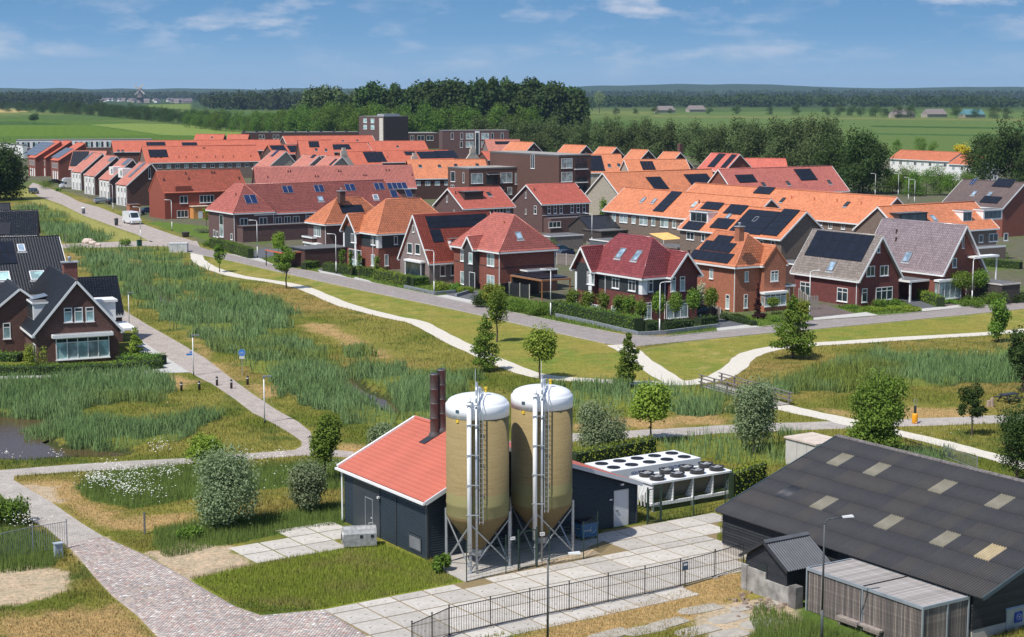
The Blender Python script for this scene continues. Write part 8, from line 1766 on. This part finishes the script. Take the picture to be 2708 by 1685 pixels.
for k in range(4):
    an = math.radians(45+90*k); d = Vector((math.cos(an), 0, math.sin(an))); MB().bar(Vector((0, -6, 24)), Vector((0, -6, 24))+d*13, .9, .5).build('sail_stock', plain('pale_sail', (.55, .5, .46), .8), wm_); n_ = d.cross(Vector((0, 1, 0))); mb = MB(); c = Vector((0, -6, 24)); mb.hexa([c+d*3, c+d*12.5, c+d*12.5+n_*2, c+d*3+n_*2], [c+d*3+Vector((0, .2, 0)), c+d*12.5+Vector((0, .2, 0)), c+d*12.5+n_*2+Vector((0, .2, 0)), c+d*3+n_*2+Vector((0, .2, 0))]); mb.build('sail', plain('pale_sail', (.55, .5, .46), .8), wm_)
for px, py, lb in ((1758,299,'farmhouse with pink roof beyond the belt, left one'),(1840,297,'farmhouse with low roof beyond the belt, right one'),(2385,312,'white and brown farmhouse in the right fields'),(2470,311,'small farm roof between dark trees in the right fields'),(2570,312,'farm shed with blue green roof in the right fields')):
    g = G(px, py); r = empty('farmhouse', g, .3, lb, 'farmhouse', 'far farmhouses'); s_ = 24; MB().box(-s_/2, s_/2, -6, 6, 0, 3.5).build('wall', BR_PALE, r); MB().hexa([(-s_/2, -7, 3.51), (s_/2, -7, 3.51), (s_/2, 7, 3.51), (-s_/2, 7, 3.51)], [(-s_/2+2, -.2, 9), (s_/2-2, -.2, 9), (s_/2-2, .2, 9), (-s_/2+2, .2, 9)]).build('roof', plain('teal_roof', (.08, .2, .22), .7) if px == 2570 else SL_, r)
# ---------------------------------------------------------------- grass, reeds, weeds and flowers: real blades
m, t, b = new_mat('blades'); a = t.nodes.new('ShaderNodeVertexColor'); a.layer_name = 'col'; soft(t, b, .72); b.inputs['Specular IOR Level'].default_value = .1; lk(t, a.outputs[0], b.inputs['Base Color']); b.inputs['Roughness'].default_value = .6; b.inputs['Specular IOR Level'].default_value = .08
trn = t.nodes.new('ShaderNodeBsdfTranslucent'); lk(t, a.outputs[0], trn.inputs[0]); soft(t, trn, .3); ms = t.nodes.new('ShaderNodeMixShader'); ms.inputs[0].default_value = .35; lk(t, b.outputs[0], ms.inputs[1]); lk(t, trn.outputs[0], ms.inputs[2]); lk(t, ms.outputs[0], t.nodes['Material Output'].inputs['Surface']); BLM = m
def gcol(x, y): return C[np.clip(np.searchsorted(yy, y), 0, len(yy)-1), np.clip(((x/y+.47)/.94*(NC-1)).round().astype(int), 0, NC-1)]
FOOT = [WP(p) for p in ([(903,1392),(1129,1484),(1700,1398),(1500,1290),(1095,1270)], [(1893,1445),(2607,1690),(3000,1500),(2300,1230),(2206,1225)], [(1975,1590),(2120,1640),(2441,1760),(2620,1700),(2250,1560),(2080,1500)], [(90,968),(325,960),(380,900),(330,820),(-60,820),(-60,960)], [(1725,1360),(1935,1322),(1850,1240),(1500,1230)], [(1150,1500),(1230,1540),(1500,1470),(1600,1430)])]
def free(x, y, pad=.15, foot=True):
    k = np.ones(len(x), bool)
    for p in PAVED+(FOOT if foot else []):
        xs_, ys_ = [q[0] for q in p], [q[1] for q in p]; nr = k & (x > min(xs_)-1) & (x < max(xs_)+1) & (y > min(ys_)-1) & (y < max(ys_)+1)
        if nr.any(): s_ = sdist(x[nr], y[nr], p); kk = k[nr]; kk &= s_ < -pad; k[nr] = kk
    for line, hw in RIBS:
        for (x0, y0), (x1, y1) in zip(line[:-1], line[1:]):
            dx, dy = x1-x0, y1-y0; tt = np.clip(((x-x0)*dx+(y-y0)*dy)/(dx*dx+dy*dy), 0, 1); k &= np.hypot(x-x0-tt*dx, y-y0-tt*dy) > hw+pad
    return k
def blades(name, x, y, h, w, col, label, cat, lean=.35, seg=2):
    n = len(x); w = np.broadcast_to(w, n); r = np.random.default_rng(n); z = height(x, y); a = r.random(n)*6.283; l = lean*h*r.random(n); dx, dy = np.cos(a)*l, np.sin(a)*l; b_ = r.normal(0, .7, n); wx, wy = np.cos(b_)*w/2, np.sin(b_)*w/2
    V = np.zeros((n, 5, 3)); V[:, 0] = np.stack([x-wx, y-wy, z-.03], 1); V[:, 1] = np.stack([x+wx, y+wy, z-.03], 1); V[:, 2] = np.stack([x+dx*.4+wx*.8, y+dy*.4+wy*.8, z+h*.6], 1); V[:, 3] = np.stack([x+dx*.4-wx*.8, y+dy*.4-wy*.8, z+h*.6], 1); V[:, 4] = np.stack([x+dx, y+dy, z+h], 1)
    if seg == 1: V = V[:, [0, 1, 4]]
    nv = V.shape[1]; base = np.arange(n)*5; F = np.concatenate([np.stack([base, base+1, base+2, base+3], 1).ravel(), np.stack([base+3, base+2, base+4], 1).ravel()]); sz = np.concatenate([np.full(n, 4), np.full(n, 3)]).astype(np.int32)
    if seg == 1: F, sz = np.arange(n*3), np.full(n, 3, dtype=np.int32)
    cc = np.repeat(np.clip(col, 0, 1)[:, None, :], nv, 1).reshape(-1, 3); o = link(name, mesh_np(name, V.reshape(-1, 3), F, sz, BLM, color=np.concatenate([cc, np.ones((len(cc), 1))], -1))); tag(o, label, cat, kind='stuff'); return o
def scatter(n, y0, y1, u0=-.36, u1=.36, p=1.0):
    yv = (y0**-p+(y1**-p-y0**-p)*rng.random(n))**(-1/p); return yv*rng.uniform(u0, u1, n), yv
x, y = scatter(420000, 76, 250, p=1.0); inr = np.full(len(x), -99.); 
for p in wREEDS: inr = np.maximum(inr, sdist(x, y, p))
inl = np.maximum(sdist(x, y, wLAWN1), sdist(x, y, wLAWN2)); iw = np.full(len(x), -99.)
for p in wWEEDS: iw = np.maximum(iw, sdist(x, y, p))
isd = np.full(len(x), -99.)
for p in wSAND: isd = np.maximum(isd, sdist(x, y, p))
itn = np.full(len(x), -99.)
for p in wTAN: itn = np.maximum(itn, sdist(x, y, p))
k = free(x, y) & (inr+(fnoise(x, y, 3, 4)-.5)*6 < .3) & (inl < -.2) & (isd+rng.random(len(x))*1.2 < .3) & (inpoly(x, y, VILLAGE) == False) & (height(x, y) > -.3) & (iw < 0); xm, ym = x[k], y[k]; cm = gcol(xm, ym)*(.75+.75*rng.random(len(xm)))[:, None]*np.array((1.15, 1.2, 1.0)); dry = rng.random(len(xm)) < .10; cm[dry] = cm[dry]*.4+np.array((.30, .22, .10))*.7
tall = fnoise(xm, ym, 5, 21)*np.where(itn[k] > -1, .3, 1); blades('meadow_grass', xm, ym, (.07+.32*tall)*(.6+.7*rng.random(len(xm))), .020+.00030*ym, cm, 'wild meadow grass in green, straw and rust tones', 'grass', seg=1)
kw = free(x, y) & (iw > -.2) & (rng.random(len(x)) < .9); 
x2, y2 = scatter(420000, 76, 135, p=1.0); iw2 = np.full(len(x2), -99.)
for p in wWEEDS+[wFRONT]: iw2 = np.maximum(iw2, sdist(x2, y2, p))
k = (iw2+(fnoise(x2, y2, 2, 9)-.5) > -.1) & free(x2, y2); xw, yw = x2[k], y2[k]; fr = sdist(xw, yw, wFRONT) > -.3; cw = np.where(fr[:, None], gcol(xw, yw)*1.15, np.array((.14, .20, .045)))*(.7+.8*rng.random(len(xw)))[:, None]; hw_ = np.where(fr, .16+.22*fnoise(xw, yw, 2.5, 5), .2+.75*fnoise(xw, yw, 2, 6))
blades('tall_weeds', xw, yw, hw_*(.6+.6*rng.random(len(xw))), .028+.0*yw, cw, 'rank weeds, nettles and uncut grass beside the willows', 'weeds', seg=1)
x, y = scatter(760000, 90, 420, p=1.0); inr = np.full(len(x), -99.)
for p in wREEDS: inr = np.maximum(inr, sdist(x, y, p))
k = (inr+(fnoise(x, y, 3, 4)-.5)*6 > -.2) & free(x, y, .6) & ((fnoise(x, y, 9, 71) > .40+.1*rng.random(len(x))) | (rng.random(len(x)) < .12)); x, y = x[k], y[k]; v_ = fnoise(x, y, 7, 33); v2 = fnoise(x, y, 2.2, 35)
cr = np.array((.12, .21, .065))*(1-v_)[:, None]+np.array((.22, .33, .14))*v_[:, None]; yg = np.clip((fnoise(x, y, 11, 51)-.52)*5, 0, 1)[:, None]; cr = cr*(1-yg)+np.array((.19, .24, .05))*yg; cr *= (.65+.8*rng.random(len(x)))[:, None]
hr = (.45+1.0*v2+.3*v_)*(.65+.5*rng.random(len(x)))
blades('reeds', x, y, hr, .014+.00026*y, cr, 'blue-green reed beds filling the ditches and pond margins', 'reeds', lean=.5)
xg, yg_ = scatter(260000, 150, 300); ig = np.full(len(xg), -99.)
for p in GARD: ig = np.maximum(ig, sdist(xg, yg_, p))
k = (ig > 0) & free(xg, yg_, .05, False); xg, yg_ = xg[k], yg_[k]; blades('garden_planting', xg, yg_, (.1+.45*fnoise(xg, yg_, 2.5, 3)), .09, np.array((.13, .20, .035))*(.6+.9*rng.random(len(xg)))[:, None], 'low planting and long grass in the front gardens', 'plants', seg=1)
# white umbels of cow parsley and daisies
def umbels(name, areas, n, label, zr, s0=.05):
    pts = []
    for cx_, cy_, sx, sy, k in areas:
        for _ in range(k): p = G(random.gauss(cx_, sx), random.gauss(cy_, sy)); pts.append((p.x, p.y, zr[0]+random.random()*(zr[1]-zr[0])))
    P = np.array(pts); n = len(P); r = np.random.default_rng(3); a = r.random(n)*3; s = s0*(.6+.8*r.random(n)); V = np.stack([P+np.stack([np.cos(a+q)*s, np.sin(a+q)*s, .02*np.cos(q*2+a)], 1) for q in (0, 1.57, 3.14, 4.71)], 1).reshape(-1, 3)
    tag(link(name, mesh_np(name, V, np.arange(len(V)).reshape(-1, 4), 4, plain('white_petals', (.78, .78, .72), .8, var=.05))), label, 'flowers', kind='stuff')
umbels('white_flowers', [(262,1292,24,10,230),(350,1282,30,12,160),(335,1318,22,10,140),(440,1270,18,9,90),(300,1260,30,6,60),(395,1330,30,8,60),(150,1225,12,4,20),(425,1205,14,6,60),(20,1230,12,6,20),(60,1403,25,6,70),(660,1235,30,8,60),(740,1225,15,5,30),(900,1255,14,5,18),(760,1300,60,20,30),(560,1250,80,15,40)], 0, 'clusters of white umbel flowers in the rough by the brick road', (.5, 1.1))
umbels('daisies', [(2400,960,160,25,70),(2600,935,80,12,40),(1000,1000,200,60,50),(2500,1160,60,20,20)], 0, 'scattered white daisies in the meadow', (.25, .5), .05)
# ---------------------------------------------------------------- the air
m = bpy.data.materials.new('air'); m.use_nodes = True; t = m.node_tree; t.nodes.clear(); o_ = t.nodes.new('ShaderNodeOutputMaterial'); pv_ = t.nodes.new('ShaderNodeVolumePrincipled'); pv_.inputs['Density'].default_value = .000042; pv_.inputs['Color'].default_value = (.50, .72, 1, 1); pv_.inputs['Anisotropy'].default_value = .1
lk(t, pv_.outputs[0], o_.inputs['Volume']); hz = MB().box(-9500, 9500, -200, 16500, -3, 150).build('haze', m); hz['kind'] = 'stuff'
